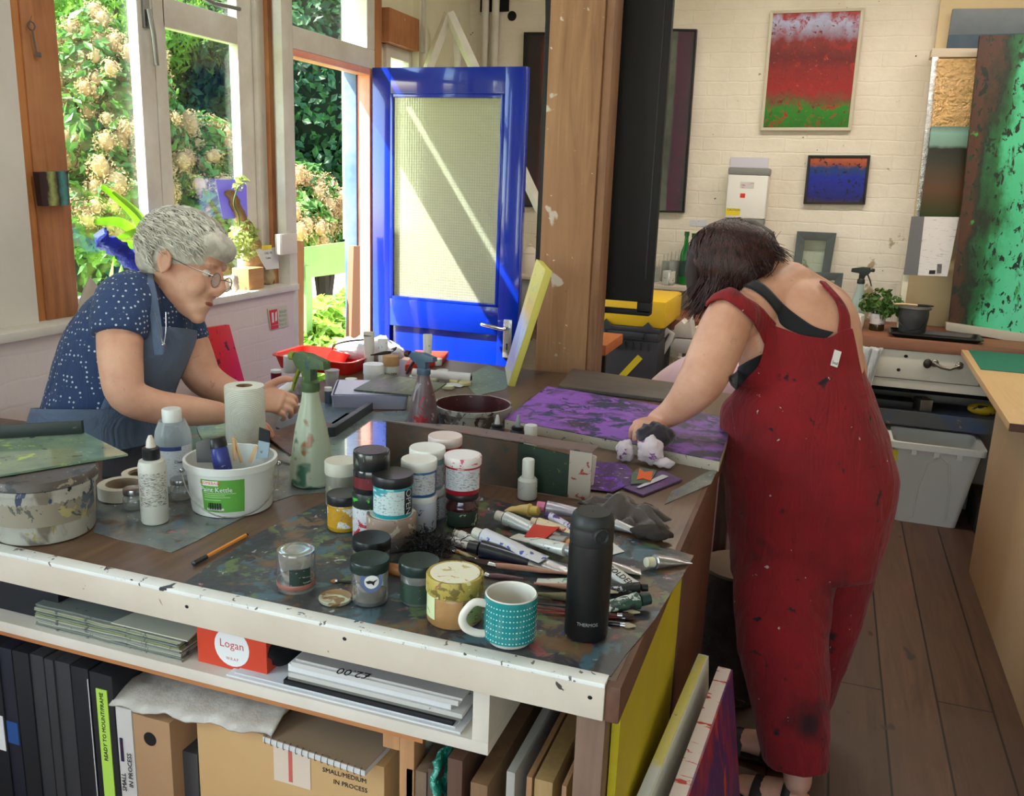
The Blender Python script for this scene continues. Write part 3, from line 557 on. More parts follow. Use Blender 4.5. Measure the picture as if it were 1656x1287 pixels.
bottle('glass_bottle', 'second green glass bottle, behind and right of the first on the shelf', ony(1117,440,5.28).x, 5.29, ony(1117,378,5.28).z-zs, .028, GRN, cap=MT['green_cap'])
CLG = glassmat('clear_glass', (238,242,240), .03, .06); SMG = glassmat('smeared_glass', (220,225,222), .15, .3, [((150,150,140),9,.62)])
for x, yt, r, lb in ((1058,425,.026,'tall clear jar of thin tools on the shelf beside the black case'),(1073,415,.03,'clear glass jar of pale brushes behind the patterned mug'),(1088,412,.03,'clear jar with a yellowish stick across its top behind the patterned mug')):
    q = ony(x,462,5.24); hh = ony(x,yt,5.24).z-zs; t = thing('tool_jar', lb, 'jar', (q.x,5.24 if x != 1073 else 5.3,zs)); MB().lathe([(r*.9,0),(r,.004),(r,hh*.8),(r*1.02,hh*.8),(r*.93,hh*.8),(r*.9,.006)], 20, cap=False).build('glass_jar', SMG, t)
    m = MB()
    for k in range(6): a = k*1.1; m.tube([(r*.5*math.cos(a),r*.5*math.sin(a),.006),(r*.8*math.cos(a+.6),r*.8*math.sin(a+.6),hh*(.9+.06*k))], .0022, 6)
    m.build('tools', mat('pale_tools', (176,168,150), .5), t)
def mug(name, label, loc, r, h, body, inner, ang, group=None, prof=None, hm=None, band=None):
    t = thing(name, label, 'mug', loc, group=group); w_ = .0035
    pr = prof or [(r*.78,0),(r*.93,.004),(r,.012),(r,h-.002)]
    MB().lathe(pr+[(r-w_*.5,h),(r-w_,h-.002),(r-w_,.010),(.001,.008)], 40, cap=False).lathe([(.001,.0),(r*.78,0)], 40, cap=False).build('cup', inner if band else body, t)
    if band: MB().lathe([(r+.0004,h*band[0]),(r+.0006,h*band[0]+.001),(r+.0006,h*band[1]-.001),(r+.0004,h*band[1])], 48, cap=False).build('glaze_band', body, t)
    P = [(r-.002,h*.80),(r+.016,h*.80+.004),(r+.030,h*.68),(r+.034,h*.5),(r+.028,h*.32),(r+.012,h*.2),(r-.002,h*.17)]
    Q = crv([(x*math.cos(ang), x*math.sin(ang), z) for x, z in P], 4); MB().tube(Q, [(.0045,.0062)]*len(Q), 12, ref=(-math.sin(ang),math.cos(ang),0)).build('handle', hm or inner, t); return t
mm = ony(1082,462,5.16); mug('patterned_mug', 'small pale mug with grey chevron pattern on the back shelf', (mm.x,5.13,zs), .036, ony(1082,436,5.16).z-zs-.004, mat('chevron_glaze', (206,206,196), .3, s=[((120,140,130),30,.60)], st=(1,1,2)), HW, -1.4)
t = thing('lidded_jar', 'white lidded china jar with dark flowers on the shelf between door and post', 'jar', (ony(856,440,5.22).x,5.22,zs)); hh = ony(856,394,5.22).z-zs
MB().lathe([(.048,0),(.052,.01),(.052,hh*.62),(.047,hh*.66)], 28).build('jar_body', mat('flower_china', (226,212,204), .25, s=[((70,60,90),16,.68),((170,70,90),19,.74)]), t); MB().lathe([(.049,hh*.66),(.05,hh*.7),(.03,hh*.84),(.01,hh*.9),(.014,hh*.96),(.002,hh)], 28).build('lid', mat('china_white', (226,216,204), .3), t)
tag(MB().bb((-1.98,5.10,zs-.2),(-1.3,5.34,zs-.026)).build('storage_box', mat('grey_box', (150,150,150), .6), bev=.004), 'grey storage box hanging under the shelf behind the blue door', 'box')
# ---- sink worktop and drawers on the right
RWD = woodmat('reddish_worktop', (142,90,62), (110,68,48), ax=0, s=[((200,190,180),30,.77)]); YW0 = 4.72
wt = tag(MB().bb((-.75,YW0,.845),(1.7,5.34,.90)).build('worktop', RWD, bev=.004), 'reddish wooden worktop under the paintings along the back wall', 'worktop')
cb = thing('drawer_unit', 'chipped white drawer unit with dark open shelf under the back worktop', 'cabinet', (.2,4.74,0)); DRW = mat('chipped_white_drawer', (214,204,188), .5, v=(3,(200,190,172)), s=[((40,34,30),13,.79),((150,130,110),26,.77)])
def zY(x, y, Y=4.74): return ony(x, y, Y).z
zd, zr, zo, zl = zY(1500,616), zY(1500,631.5), zY(1500,670), zY(1500,693)
bd = MB().bb((-.9,.02,zr),(-.88,.58,.844)).bb((1.3,.02,0),(1.32,.58,.844)).bb((-.9,.56,0),(1.3,.58,.844)).bb((-.9,0,zr),(1.32,.03,zd-.004)).bb((-.02,.0,0),(0,.58,zr)); bd.build('carcass', DRW, cb)
dw = MB().bb((-.3,-.006,zd),(.56,.016,.842)).build('drawer', DRW, cb, bev=.003); MB().bb((.565,-.006,zd),(1.3,.016,.842)).build('drawer', DRW, cb, bev=.003)
hl = [Vector(ony(x, y, 4.725))-Vector(cb.location) for x, y in ((1512,588),(1522,594),(1536,597),(1552,592))]
MB().tube(hl, .008, 10, rnd=True).ball(tuple(hl[0]+Vector((0,.012,0))), (.02,.012,.02)).ball(tuple(hl[-1]+Vector((0,.012,0))), (.02,.012,.02)).build('handle', mat('old_silver', (140,132,122), .3, .9), dw)
k = Vector(ony(1500,588,4.725))-Vector(cb.location); MB().ball(tuple(k), (.02,.012,.024)).build('knob', mat('dark_bronze', (60,52,46), .4, .6), dw)
for x, y in ((1465,576),(1453,598),(1389,571)): q = Vector(ony(x, y, 4.733))-Vector(cb.location); MB().ball(tuple(q), (.009,.002,.008), 12).build('screw_hole', MT['black_hole'], dw)
MB().bb((0,.02,zl),(1.3,.3,zo)).build('open_shelf', mat('paint_marked_board', (84,84,84), .5, v=(5,(60,80,120),.5,.7), s=[((160,120,90),9,.68)]), cb)
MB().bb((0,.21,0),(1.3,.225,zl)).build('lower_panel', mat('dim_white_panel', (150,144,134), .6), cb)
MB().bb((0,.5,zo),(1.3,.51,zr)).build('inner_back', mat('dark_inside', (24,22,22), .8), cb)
q = ony(1492,660,4.82); tag(MB().box((0,0,.03),(.06,.09,.06)).build('metal_tin', mat('tin_metal', (176,174,168), .3, .9), loc=(q.x,4.84,zo), bev=.004, rz=.3), 'small shiny tin standing on the dark open shelf under the drawer', 'tin')
q = ony(1440,655,4.85); tag(MB().box((0,0,.02),(.2,.12,.04)).build('black_tray', mat('black_plastic', (30,30,32), .5), loc=(q.x,4.86,zo), bev=.004), 'low black tray on the open shelf left of the shiny tin', 'tray')
q = ony(1588,670,4.85); tag(MB().ball((0,0,.03),(.07,.04,.03)).build('yellow_pouch', mat('yellow_black_pouch', (196,160,30), .5, s=[((20,20,20),9,.58)]), loc=(q.x,4.86,zo)), 'yellow and black pouch at the right of the dark open shelf', 'pouch')
# towel over the drawer
def cloth(fn, nu, nv, th=.004): return MB().grid(fn, nu, nv)
tx0, tx1, tz0 = ony(1383,560,4.70).x, ony(1428,560,4.70).x, zY(1400,650)
m = MB().grid(lambda u, v: (tx0+(tx1-tx0)*(u*(1-.45*v)+.12*v), 4.700-.012*math.sin(u*17+v*3)-.006*math.sin(u*40), .85-(.85-tz0)*v+.02*math.sin(u*3)*v), 30, 16)
o = m.build('tea_towel', mat('grey_white_towel', (206,204,200), .9, v=(8,(180,180,178)), b=(120,.3,.002), fuzz=.3)); md = o.modifiers.new('s','SOLIDIFY'); md.thickness = .006; tag(o, 'white and grey tea towel hanging over the drawer front', 'towel')
# bin
q0, q1 = onz(1452,840,0), onz(1543,852,0); bt0, bt1 = ony(1427,691,4.58), ony(1583,712,4.55)
bn = thing('waste_bin', 'white plastic bin with an arched rib standing on the floorboards', 'bin', (.60,4.72,0)); BH = ony(1500,718,4.58).z
WPL = mat('white_plastic', (222,220,212), .4); bw0, bw1, bd0, bd1 = .145, .20, .10, .15
def rrect(a, b, z, r=.03, n=5):
    P = []
    for sx, sy, a0 in ((1,-1,-90),(1,1,0),(-1,1,90),(-1,-1,180)):
        for k in range(n+1): q = R_(a0+90*k/n); P.append((sx*(a-r)+r*math.cos(q), sy*(b-r)+r*math.sin(q), z))
    return P
def shell(rings, cap0=True, cap1=False):
    m = MB(); n = len(rings[0]); vs = [p for r in rings for p in r]; fs = []
    for k in range(len(rings)-1):
        for i in range(n): j = (i+1) % n; fs.append((k*n+i, k*n+j, (k+1)*n+j, (k+1)*n+i))
    if cap0: fs.append(tuple(range(n))[::-1])
    if cap1: fs.append(tuple((len(rings)-1)*n+i for i in range(n)))
    return m.add(vs, fs)
shell([rrect(bw0,bd0,0),rrect(bw1,bd1,BH-.03),rrect(bw1+.018,bd1+.018,BH-.03),rrect(bw1+.018,bd1+.018,BH),rrect(bw1-.004,bd1-.004,BH),rrect(bw0-.004,bd0-.004,.004)], True, True).build('tub', WPL, bn)
P = [(-.06,0,.03),(-.055,0,.2),(-.03,0,.32),(.02,0,.37),(.065,0,.33),(.085,0,.2),(.09,0,.03)]; MB().tube([(x,-(bd0+(bd1-bd0)*z/BH)-.001,z) for x, y, z in P], .006, 8).build('rib', WPL, bn)
for x in (-.1,.0,.1): MB().bb((x-.012,-bd1-.016,BH-.055),(x+.012,-bd1+.01,BH-.028)).build('lug', WPL, bn)
MB().bb((-bw1-.006,-.150,BH-.1),(-bw1+.03,-bd1+.004,BH-.045)).build('yellow_tape', mat('yellow_tape', (232,214,30), .5), bn)
tag(MB().bb((.82,4.6,0),(.95,4.9,.16)).build('box', mat('dark_box', (50,44,40), .7), bev=.004), 'dark box on the floor between the bin and the plywood cabinet', 'box')
# plan chest with ply top, green mat
PLB = woodmat('pale_ply', (206,168,120), (192,150,104), (200,160,112), ax=1, knots=False, r=.5)
pc = thing('plywood_cabinet', 'tall pale plywood cabinet with an overhanging ply top at the right edge', 'cabinet', (.735,3.0,0))
MB().bb((0,-1.9,0),(.9,1.08,.845)).build('body', mat('pale_ply_side', (208,172,128), .55, v=(2,(198,160,114)), b=(8,.1,.002)), pc, bev=.002)
MB().prism([(.625-.735,.22,.846),(.9,.22,.846),(.9,1.75,.846),(.66-.735,1.75,.846)], (0,0,.026)).build('top', PLB, pc, bev=.001)
MB().prism([(.625-.735,.21,.846),(.9,.21,.846),(.9,.219,.846),(.625-.735,.219,.846)], (0,0,.026)).build('edge_trim', mat('dark_edge', (80,52,38), .6), pc)
m0, m1 = onz(1560,556,.874), onz(1586,597,.874); tag(MB().prism([(m0.x,m0.y,.8725),(1.5,m0.y,.8725),(1.5,m1.y,.8725),(m1.x,m1.y,.8725)], (0,0,.003)).build('cutting_mat', mat('green_mat', (40,106,84), .6)), 'green cutting mat lying on the plywood cabinet top', 'mat')
# leaning work at the right of the worktop
def board_px(name, label, cat, q, Y, th, m, gm=None, **k):
    P4 = [ony(x, y, Y) for x, y in q]; o = MB().prism(P4, (0,th,0)).build(name, m, bev=.001, **k)
    return tag(o, label, cat)
CREAM = mat('cream_board', (214,190,150), .6, v=(2,(204,178,136)))
board_px('backing_board', 'large cream backing board standing behind the leaning canvases on the worktop', 'board', [(1524,-20),(1790,-20),(1690,560),(1455,534)], 5.30, .03, CREAM)
board_px('canvas', 'grey and blue painted panel at the top right corner above the foil', 'canvas', [(1541,14),(1760,12),(1740,78),(1531,78)], 5.24, .03, mat('grey_blue_art', (92,98,104), .6, ramp=(2,[(0,(30,72,96)),(.36,(34,78,104)),(.37,(104,112,120)),(1,(124,130,136))],.02,3), v=(3,(90,96,106),.5,.8)))
board_px('ledge', 'pale ledge strip between the blue panel and the gold foil', 'ledge', [(1508,78),(1592,78),(1590,92),(1505,92)], 5.17, .12, mat('pale_ledge', (200,184,164), .6))
FOIL = mat('bubble_foil', (224,180,120), .22, .95, v=(3,(240,200,150)), b=(42,1,.02))
board_px('foil_sheet', 'gold bubble foil insulation behind the big green canvas', 'foil', [(1517,95),(1600,94),(1590,208),(1506,206)], 5.15, .04, FOIL)
board_px('foil_roll', 'silver foil edge strip left of the gold foil and brown panel', 'foil', [(1508,92),(1518,92),(1494,350),(1481,350)], 5.17, .03, mat('silver_foil', (190,190,192), .25, .9, b=(30,.8,.01)))
board_px('canvas', 'brown painting with a teal top band below the gold foil', 'canvas', [(1507,204),(1600,205),(1580,352),(1487,350)], 5.13, .03, mat('teal_brown_art', (60,40,20), .4, ramp=(2,[(0,(40,56,20)),(.3,(84,50,20)),(.62,(36,34,18)),(.76,(24,22,16)),(.8,(110,140,126)),(.93,(120,160,146)),(1,(90,110,100))],.08,3)))
p = thing('paint_chart', 'grey and white printed chart hanging below the brown and teal painting', 'poster', tuple(ony(1505,448,5.10))); pl = Vector(p.location)
MB().prism([ony(x,y,5.10)-pl for x, y in ((1474,350),(1551,351),(1532,447),(1461,444))], (0,.004,0)).build('sheet', mat('chart_white', (214,206,204), .6, s=[((170,164,164),50,.60,.05)], st=(.4,1,3)), p)
MB().prism([ony(x,y,5.098)-pl for x, y in ((1474,350),(1495,350),(1484,445),(1461,444))], (0,.002,0)).build('grey_band', mat('chart_grey', (104,102,104), .6, s=[((190,190,190),40,.74)]), p)
MB().prism([ony(x,y,5.098)-pl for x, y in ((1503,437),(1513,437),(1512,443),(1502,443))], (0,.002,0)).build('stamp', BLKI, p)
m = MB()
for k in range(7): xx = 1516+k*1.1; m.prism([ony(a,b,5.098)-pl for a, b in ((xx,427),(xx+.6,427),(xx-.6,442),(xx-1.2,442))], (0,.002,0))
m.build('barcode', BLKI, p)
f = MB().prism([ony(x,y,5.12) for x, y in ((1461,440),(1471,440),(1457,536),(1450,534))], (0,.06,0)); tag(f.build('wood_strip', mat('pale_strip', (214,202,180), .6), bev=.001), 'pale wooden upright standing on the worktop left of the cream board', 'strip')
tag(MB().prism([ony(x,y,4.98) for x, y in ((1530,522),(1760,556),(1760,572),(1530,534))], (0,.05,0)).build('canvas_ledge', mat('ledge_grey', (176,166,150), .6), bev=.001), 'narrow ledge under the big green canvas on the worktop', 'ledge')
GRC = mat('art_green_sea', (40,84,50), .55, ramp=(0,[(0,(66,36,22)),(.10,(74,42,24)),(.17,(26,38,24)),(.26,(34,100,54)),(.33,(70,180,130)),(.6,(96,204,162)),(1,(110,210,172))],.5,4), s=[((20,36,24),24,.58,.03),((30,50,28),6,.60,.04),((50,140,60),10,.66,.04),((16,24,18),9,.66,.03),((60,36,24),7,.70,.03)], b=(22,.5,.005), st=(1.6,1,.8))
board_px('canvas', 'big green and turquoise textured canvas leaning on the worktop at the right edge', 'canvas', [(1585,57),(1790,52),(1760,562),(1535,521)], 5.03, .045, [GRC])
# on the worktop
def wt_at(x, yb): q = onz(x, yb, .9); return q.x, q.y
x, y = wt_at(1545,546); t = thing('oven_tray', 'black metal oven tray on the worktop under the grey pot', 'tray', (.545,4.85,.90), R_(-2)); TR = mat('tray_metal', (46,44,42), .35, .7)
shell([rrect(.19,.09,.0,.02),rrect(.205,.105,.018,.02),rrect(.212,.112,.018,.02),rrect(.212,.112,.021,.02),rrect(.203,.103,.021,.02),rrect(.188,.088,.003,.02)], True, True).build('pan', TR, t)
pt = thing('lidded_pot', 'dark grey lidded pot with wire bail on the oven tray', 'pot', (.44,4.86,.921)); r = .068; h_ = ony(1497,500,4.86).z-.921; PG_ = mat('pot_grey', (62,62,64), .45, .4, v=(6,(86,84,84)), s=[((130,124,120),14,.7)])
MB().lathe([(r*.9,0),(r*.93,.004),(r*.98,h_*.5),(r*1.0,h_*.52),(r,h_)], 32).build('pot_body', PG_, pt); MB().lathe([(r*1.12,h_),(r*1.15,h_+.004),(r*1.1,h_+.009),(r*.9,h_+.011),(.002,h_+.011)], 32).build('lid', mat('pot_lid', (84,80,76), .5, .3), pt)
MB().tube([(-r*1.0,0,h_*.8),(-r*1.02,-.02,h_*.4),(-r*.4,-r*1.08,h_*.1),(r*.4,-r*1.08,h_*.2),(r*.95,-.02,h_*.6),(r,0,h_*.8)], .0018, 6).build('bail', TR, pt)
t = thing('paint_brush', 'paint brush with pale handle lying on the grey pot lid', 'brush', (.44,4.86,.921+h_+.0165), R_(8)); MB().tube([(-.10,0,0),(-.05,0,.002),(.01,0,0)], [.004,.006,.005], 8).build('handle', mat('pale_handle', (206,176,130), .5), t); MB().tube([(.01,0,0),(.05,0,0),(.085,0,0)], [(.006,.009),(.006,.014),(.003,.006)], 8, ref=(0,0,1)).build('bristles', mat('dark_bristle', (30,28,28), .9), t)
t = thing('potted_herb', 'leafy green herb growing in a labelled brown glass jar on the worktop', 'plant', (ony(1418,525,4.95).x,4.95,.90)); r = .037
MB().lathe([(r*.9,0),(r,.004),(r,.085),(r*.9,.09)], 24).build('jar', glassmat('brown_glass', (70,50,24), .1, .7), t); MB().lathe([(r+.001,.035),(r+.001,.088)], 24, cap=False).build('label', mat('jar_print_label', (214,206,202), .6, s=[((150,90,100),60,.60)], st=(.3,.3,3)), t)
foliage('leaves', [((0,0,.15),.06),((-.05,.01,.14),.045),((.06,0,.14),.05),((.09,0,.11),.03),((.03,-.02,.09),.03)], 420, .016, leafm('herb_leaf', (96,130,50), (60,96,40), 20, .3), t, .6, 21)
MB().tube([(0,0,.08),(.01,0,.13)], .003, 6).tube([(0,0,.08),(-.04,0,.13)], .002, 6).tube([(0,0,.08),(.06,0,.13)], .002, 6).build('stem', mat('stem_green', (80,100,50), .6), t)
x_ = ony(1380,525,4.86).x; pr = [(.03,0),(.045,.012),(.05,.03),(.049,.082)]; mug('white_mug', 'rounded white mug on the worktop beside the potted herb', (x_,4.88,.9), .049, .084, mat('mug_white', (222,216,204), .3), MT['mug_white'], -1.2, prof=pr)
def spray(name, label, loc, h, r, mb, mh, ml, ang, group=None, liq=None, tri=None, sc=1):
    """trigger sprayer, nozzle pointing along ang"""
    t = thing(name, label, 'spray bottle', loc, ang, group=group); b = h*.74
    MB().lathe([(r*.9,0),(r,.006),(r*.98,b*.2),(r*.72,b*.6),(r*.42,b*.9),(r*.36,b)], 32).build('bottle', mb, t)
    if liq: MB().lathe([(r*.88,.004),(r*.96,.008),(r*.95,b*.2),(r*.86,b*.33)], 32).build('water', liq, t)
    MB().lathe([(r*.42,b),(r*.44,b+.002),(r*.42,b+h*.07),(r*.3,b+h*.09)], 20).build('collar', mh, t)
    k = h/.28; z = b+h*.07
    H = [(-.045,z+.045*k),(-.035,z+.062*k),(.0,z+.062*k),(.05*k,z+.052*k),(.052*k,z+.034*k),(.012,z+.03*k),(.012,z),(-.012,z),(-.018,z+.02*k),(-.034,z+.03*k)]
    H = [(-q[0],q[1]) for q in H]
    hd = MB().prism([(x,-.011,zz) for x, zz in H], (0,.022,0)).build('trigger_head', mh, t, bev=.003)
    MB().lathe([(.009,0),(.010,.012),(.006,.016)], 14, M=Matrix.Translation((.046,0,z+.05*k)) @ Matrix.Rotation(PI/2,4,'Y')).build('nozzle', ml, hd)
    MB().tube([(.028,0,z+.03*k),(.045,0,z+.0*k),(.056,0,z-.028*k)], [(.007,.004),(.006,.004),(.003,.003)], 8, ref=(0,1,0)).build('trigger', ml, hd); return t
spray('spray_bottle', 'pale spray bottle with dark head behind the white mug on the worktop', (ony(1386,505,5.08).x,5.08,.9), .30, .045, glassmat('pale_spray', (190,206,196), .2, .6, [((180,90,60),16,.7)]), mat('dark_spray_head', (40,46,42), .5), MT['dark_spray_head'], -.3)
# old window frames leaning on wall
GF = mat('grey_green_frame', (92,100,98), .6, v=(6,(74,82,80)), s=[((150,150,140),20,.74)])
def old_frame(label, q, Y, w_):
    P4 = [ony(x, y, Y) for x, y in q]; t = thing('window_sash', label, 'frame', (P4[3].x, Y, P4[3].z)); P4 = [p-t.location for p in P4]; inn = []
    for i in range(4): a = (P4[(i+1) % 4]-P4[i]).normalized(); b = (P4[i-1]-P4[i]).normalized(); inn.append(P4[i]+(a+b)*w_)
    m = MB()
    for i in range(4): j = (i+1) % 4; m.prism([P4[i],P4[j],inn[j],inn[i]], (0,.03,0))
    m.build('frame', GF, t, bev=.002); MB().prism([p+Vector((0,.014,0)) for p in inn], (0,.003,0)).build('pane', G, t, smooth=False); return t
old_frame('upper grey-green old window sash leaning on the flaking brick', [(1289,374),(1353,377),(1337,472),(1278,470)], 5.30, .045)
old_frame('lower grey-green old window sash standing on the worktop in front of the upper one', [(1288,440),(1364,442),(1352,528),(1276,524)], 5.22, .04)
# ---- stacked cases, chair, pink sofa, white bags behind the bench
cx0, cz1 = ony(974,540,4.1), ony(1000,541,4.1).z
tc = thing('tool_case', 'grey rugged equipment case with a yellow tape label behind the bench', 'case', (-.86,4.3,.45)); GC = mat('grey_case', (58,58,62), .5); hgt = ony(1010,535,4.12).z-.45
MB().bb((-.15,-.18,0),(.16,.18,hgt-.04)).build('case_body', GC, tc, bev=.012); MB().bb((-.145,-.185,hgt-.042),(.155,.18,hgt)).build('lid', GC, tc, bev=.01)
m = MB()
for k in range(7): m.bb((-.12+k*.038,-.19,hgt-.085),(-.112+k*.038,-.18,hgt-.05))
m.bb((-.1,-.2,hgt-.03),(.09,-.192,hgt-.022)).bb((-.1,-.2,hgt-.03),(-.094,-.185,hgt-.0)).bb((.084,-.2,hgt-.03),(.09,-.185,hgt)); m.build('ribs_and_latch', mat('darker_grey', (40,40,44), .5), tc)
M = frame_of((.03,-.1815,hgt-.175), (.62,0,.78), (0,-1,0)); MB().box((0,0,0),(.15,.03,.001),M=M).build('tape_label', YL, tc)
tag(MB().bb((-1.05,4.1,0),(-.66,4.48,.449)).build('wooden_crate', mat('dark_crate', (70,56,44), .7), bev=.004), 'dark crate under the grey equipment case behind the bench', 'crate')
zy = .45+hgt; t = thing('tool_case', 'yellow and black tool case on top of the grey equipment case', 'case', (-.85,4.3,zy)); zt_ = ony(1010,484,4.1).z-zy
YC = mat('yellow_plastic', (232,186,30), .45); MB().bb((-.16,-.17,.02),(.17,.3,zt_)).build('case_body', YC, t, bev=.02); MB().bb((-.15,-.18,0),(.15,.28,.022)).build('base', GC, t, bev=.005)
for x in (-.11,.09): MB().prism([(x-.03,-.185,.02),(x+.03,-.185,.02),(x,-.185,.05)], (0,.02,0)).build('corner_guard', GC, t)
t = thing('wooden_chair', 'orange wooden chair corner showing right of the timber post', 'chair', (-.93,3.55,0)); OW = woodmat('orange_wood', (186,104,48), (160,84,36), ax=2)
zc = ony(970,558,3.5).z; MB().bb((-.13,-.04,zc-.045),(ony(979,565,3.5).x+.93,.28,zc)).build('seat_rail', OW, t, bev=.006); m = MB()
for a in (-.12, .02): 
    for b in (-.03,.25): MB().bb((a,b,0),(a+.03,b+.03,zc-.045)).build('leg', BLK, t)
MB().prism([(-.1,-.02,zc),(ony(968,555,3.5).x+.93,-.02,zc),(ony(966,545,3.5).x+.925,-.02,zc+.05),(ony(961,530,3.5).x+.93,-.02,zc+.07),(-.1,-.02,zc+.07)], (0,.03,0)).build('back_piece', mat('deep_orange', (160,60,24), .5), t, bev=.004)
PNK = mat('pink_fabric', (196,158,164), .85, v=(5,(184,146,154)), b=(60,.15,.002), fuzz=.3)
sf = thing('armchair', 'dusty pink fabric armchair behind the far edge of the bench', 'armchair', (-.30,3.75,0)); zt2 = ony(1080,577,3.72).z
MB().grid(lambda u, v: (-.42+.66*u, -.28+.62*v, (zt2-.0)*(1-.0)*min(1,max(0,(1-abs(2*v-1)**5)))*(.72+.28*min(1,(u*3.2))**.5)), 24, 16).build('back_cushion', PNK, sf); MB().bb((-.42,-.28,.02),(.24,.34,zt2*.66)).build('base', PNK, sf, bev=.05); MB().tube([(-.165,-.285,zt2*.5),(-.165,-.282,zt2*.8),(-.165,-.2,zt2*.965)], .004, 6).build('piping', mat('pink_piping', (206,170,170), .8), sf)
MB().bb((.15,-.3,.02),(.30,.40,zt2*.9)).build('arm', PNK, sf, bev=.05)
WB = mat('white_bag', (222,214,204), .6, v=(6,(200,196,190)), b=(10,.3,.01))
def crumple(name, label, cat, loc, r, m, seed, n=28, amp=.35, sc=9, group=None, sq=(1,1,1), kind=None):
    mb = MB().ball((0,0,0), r, n); o = mb.build(name, m, loc=loc)
    for v in o.data.vertices:
        p = Vector(v.co)*sc/ max(r if not isinstance(r, tuple) else max(r), .001)*.12; k = 1+amp*noise.noise(p*2.2+Vector((seed,0,0)))+amp*.35*abs(noise.noise(p*4.5+Vector((0,seed,0)))); v.co = Vector(v.co)*k
    zmin = min(v.co.z for v in o.data.vertices)
    for v in o.data.vertices: v.co.z -= zmin
    return tag(o, label, cat, group) if label else o
tb = thing('side_table', 'low dark cabinet carrying the white bags behind the armchair', 'table', (-.35,4.48,0)); zc2 = ony(1100,578,4.3).z
MB().bb((-.22,-.2,0),(.45,.2,zc2-.02)).build('cabinet', mat('dark_cabinet', (40,34,32), .7), tb); MB().bb((-.24,-.22,zc2-.02),(.47,.22,zc2)).build('top', mat('dark_top', (60,50,46), .6), tb)
bg_ = thing('tote_bag', 'white tote bag with an open handle loop behind the pink armchair', 'bag', (-.40,4.3,zc2))
P3 = lambda x, y, Y=4.3: ony(x, y, Y)-Vector(bg_.location)
MB().prism([P3(1098,571),P3(1118,573),P3(1122,549),P3(1092,547),P3(1083,560)], (0,.1,0)).build('box_side', mat('bag_grey', (206,204,196), .6), bg_, bev=.004)
lp = [P3(1057,548),P3(1052,556),P3(1060,562),P3(1072,570),P3(1082,552),P3(1087,540),P3(1080,534),P3(1070,546)]; MB().tube(lp+[lp[0]], [(.003,.014)]*9, 8, ref=(0,1,0)).build('handle', WB, bg_)
MB().prism([P3(1087,545),P3(1091,527),P3(1102,518),P3(1107,524),P3(1116,514),P3(1121,548)], (0,.12,0)).build('bag_top', WB, bg_, bev=.006)
tag(MB().prism([ony(x,y,4.45) for x, y in ((1121,531),(1132,530),(1130,560),(1120,565))], (0,.1,0)).build('paper_roll', mat('peach_paper', (226,204,184), .7), bev=.003), 'peach paper packet beside the white tote bag', 'packet')
# log stool
lg = thing('log_stool', 'rough cut log standing on the floor between bench and woman', 'log', (-.15,2.72,0)); BK = mat('rough_bark', (74,58,48), .95, v=(7,(44,36,32)), s=[((120,104,90),9,.66)], b=(14,1,.03))
m = MB().lathe([(.12,0),(.13,.02),(.135,.2),(.13,.40),(.12,.42),(.002,.425)], 28, cap=True); o = m.build('bark', BK, lg)
for v in o.data.vertices:
    if v.co.z < .41: s = 1+.18*noise.noise(Vector(v.co)*9); v.co.x *= s; v.co.y *= s
MB().lathe([(.122,.424),(.118,.432),(.002,.433)], 24).build('sawn_top', mat('sawn_wood', (120,98,80), .8), lg)
KS[0] = 3
# ================================================================ ON THE BENCH
Z1 = ZT+.0012
CRUST = mat('crusted_paint_sheet', (70,68,64), .34, v=(3,(46,56,64)), s=[((112,86,60),3,.52,.08),((70,98,110),4.5,.55,.05),((96,112,76),6,.58,.04),((52,50,60),8,.56,.05),((136,70,74),7,.64,.03),((160,164,166),14,.65,.03),((170,160,70),9,.72,.02),((46,60,130),7,.68,.03)], b=(30,.5,.003))
SH2 = mat('thin_painted_sheet', (120,124,116), .2, v=(6,(92,100,104)), s=[((92,76,60),5,.55,.08),((160,110,120),12,.66,.02),((80,110,130),14,.62,.03),((190,190,190),24,.68,.02),((60,74,130),10,.72,.02)], b=(20,.3,.002))
SH3 = mat('grey_glass_sheet', (124,136,134), .12, v=(4,(100,112,112)), s=[((150,150,140),9,.62,.05),((90,90,80),16,.64,.03)], coat=.5)
def sheet(name, label, cat, pts, m, z=None, th=.0012, jit=True):
    z = Z1 if z is None else z; P = [onz(x, y, z+th) for x, y in pts]; Q = []
    rd = random.Random(len(label))
    for i, p in enumerate(P):
        q = P[(i+1) % len(P)]; Q.append(p)
        if jit:
            k = max(1, int((q-p).length/.05)); d = (q-p).normalized().cross(Vector((0,0,1)))
            for j in range(1, k): Q.append(p.lerp(q, j/k)+d*rd.uniform(-.0025,.0025))
    c = sum(P, Vector())/len(P); c.z = z; return tag(MB().prism([Vector((q.x-c.x, q.y-c.y, 0)) for q in Q], (0,0,th)).build(name, m, loc=c), label, cat)
ZU = Z1-.001
sheet('palette_sheet', 'dark paint-crusted sheet covering the front right of the bench', 'sheet', [(283,950),(420,860),(560,795),(700,780),(880,830),(1122,898),(1060,1000),(988,1093),(760,1048),(560,1008)], CRUST, ZU)
sheet('palette_sheet', 'thin clear sheet with paint smears under the white nozzle bottle', 'sheet', [(160,800),(152,860),(278,893),(420,822),(340,790)], SH2, ZU)
sheet('palette_sheet', 'dark paint-marked sheet under the green-headed spray bottle', 'sheet', [(430,815),(432,735),(545,700),(640,745),(560,792),(475,800)], SH2, ZU)
sheet('glass_sheet', 'grey glass palette sheet in the middle of the bench', 'sheet', [(445,742),(560,668),(700,662),(745,690),(640,748),(540,770)], SH3, ZU+.0015, .004, False)
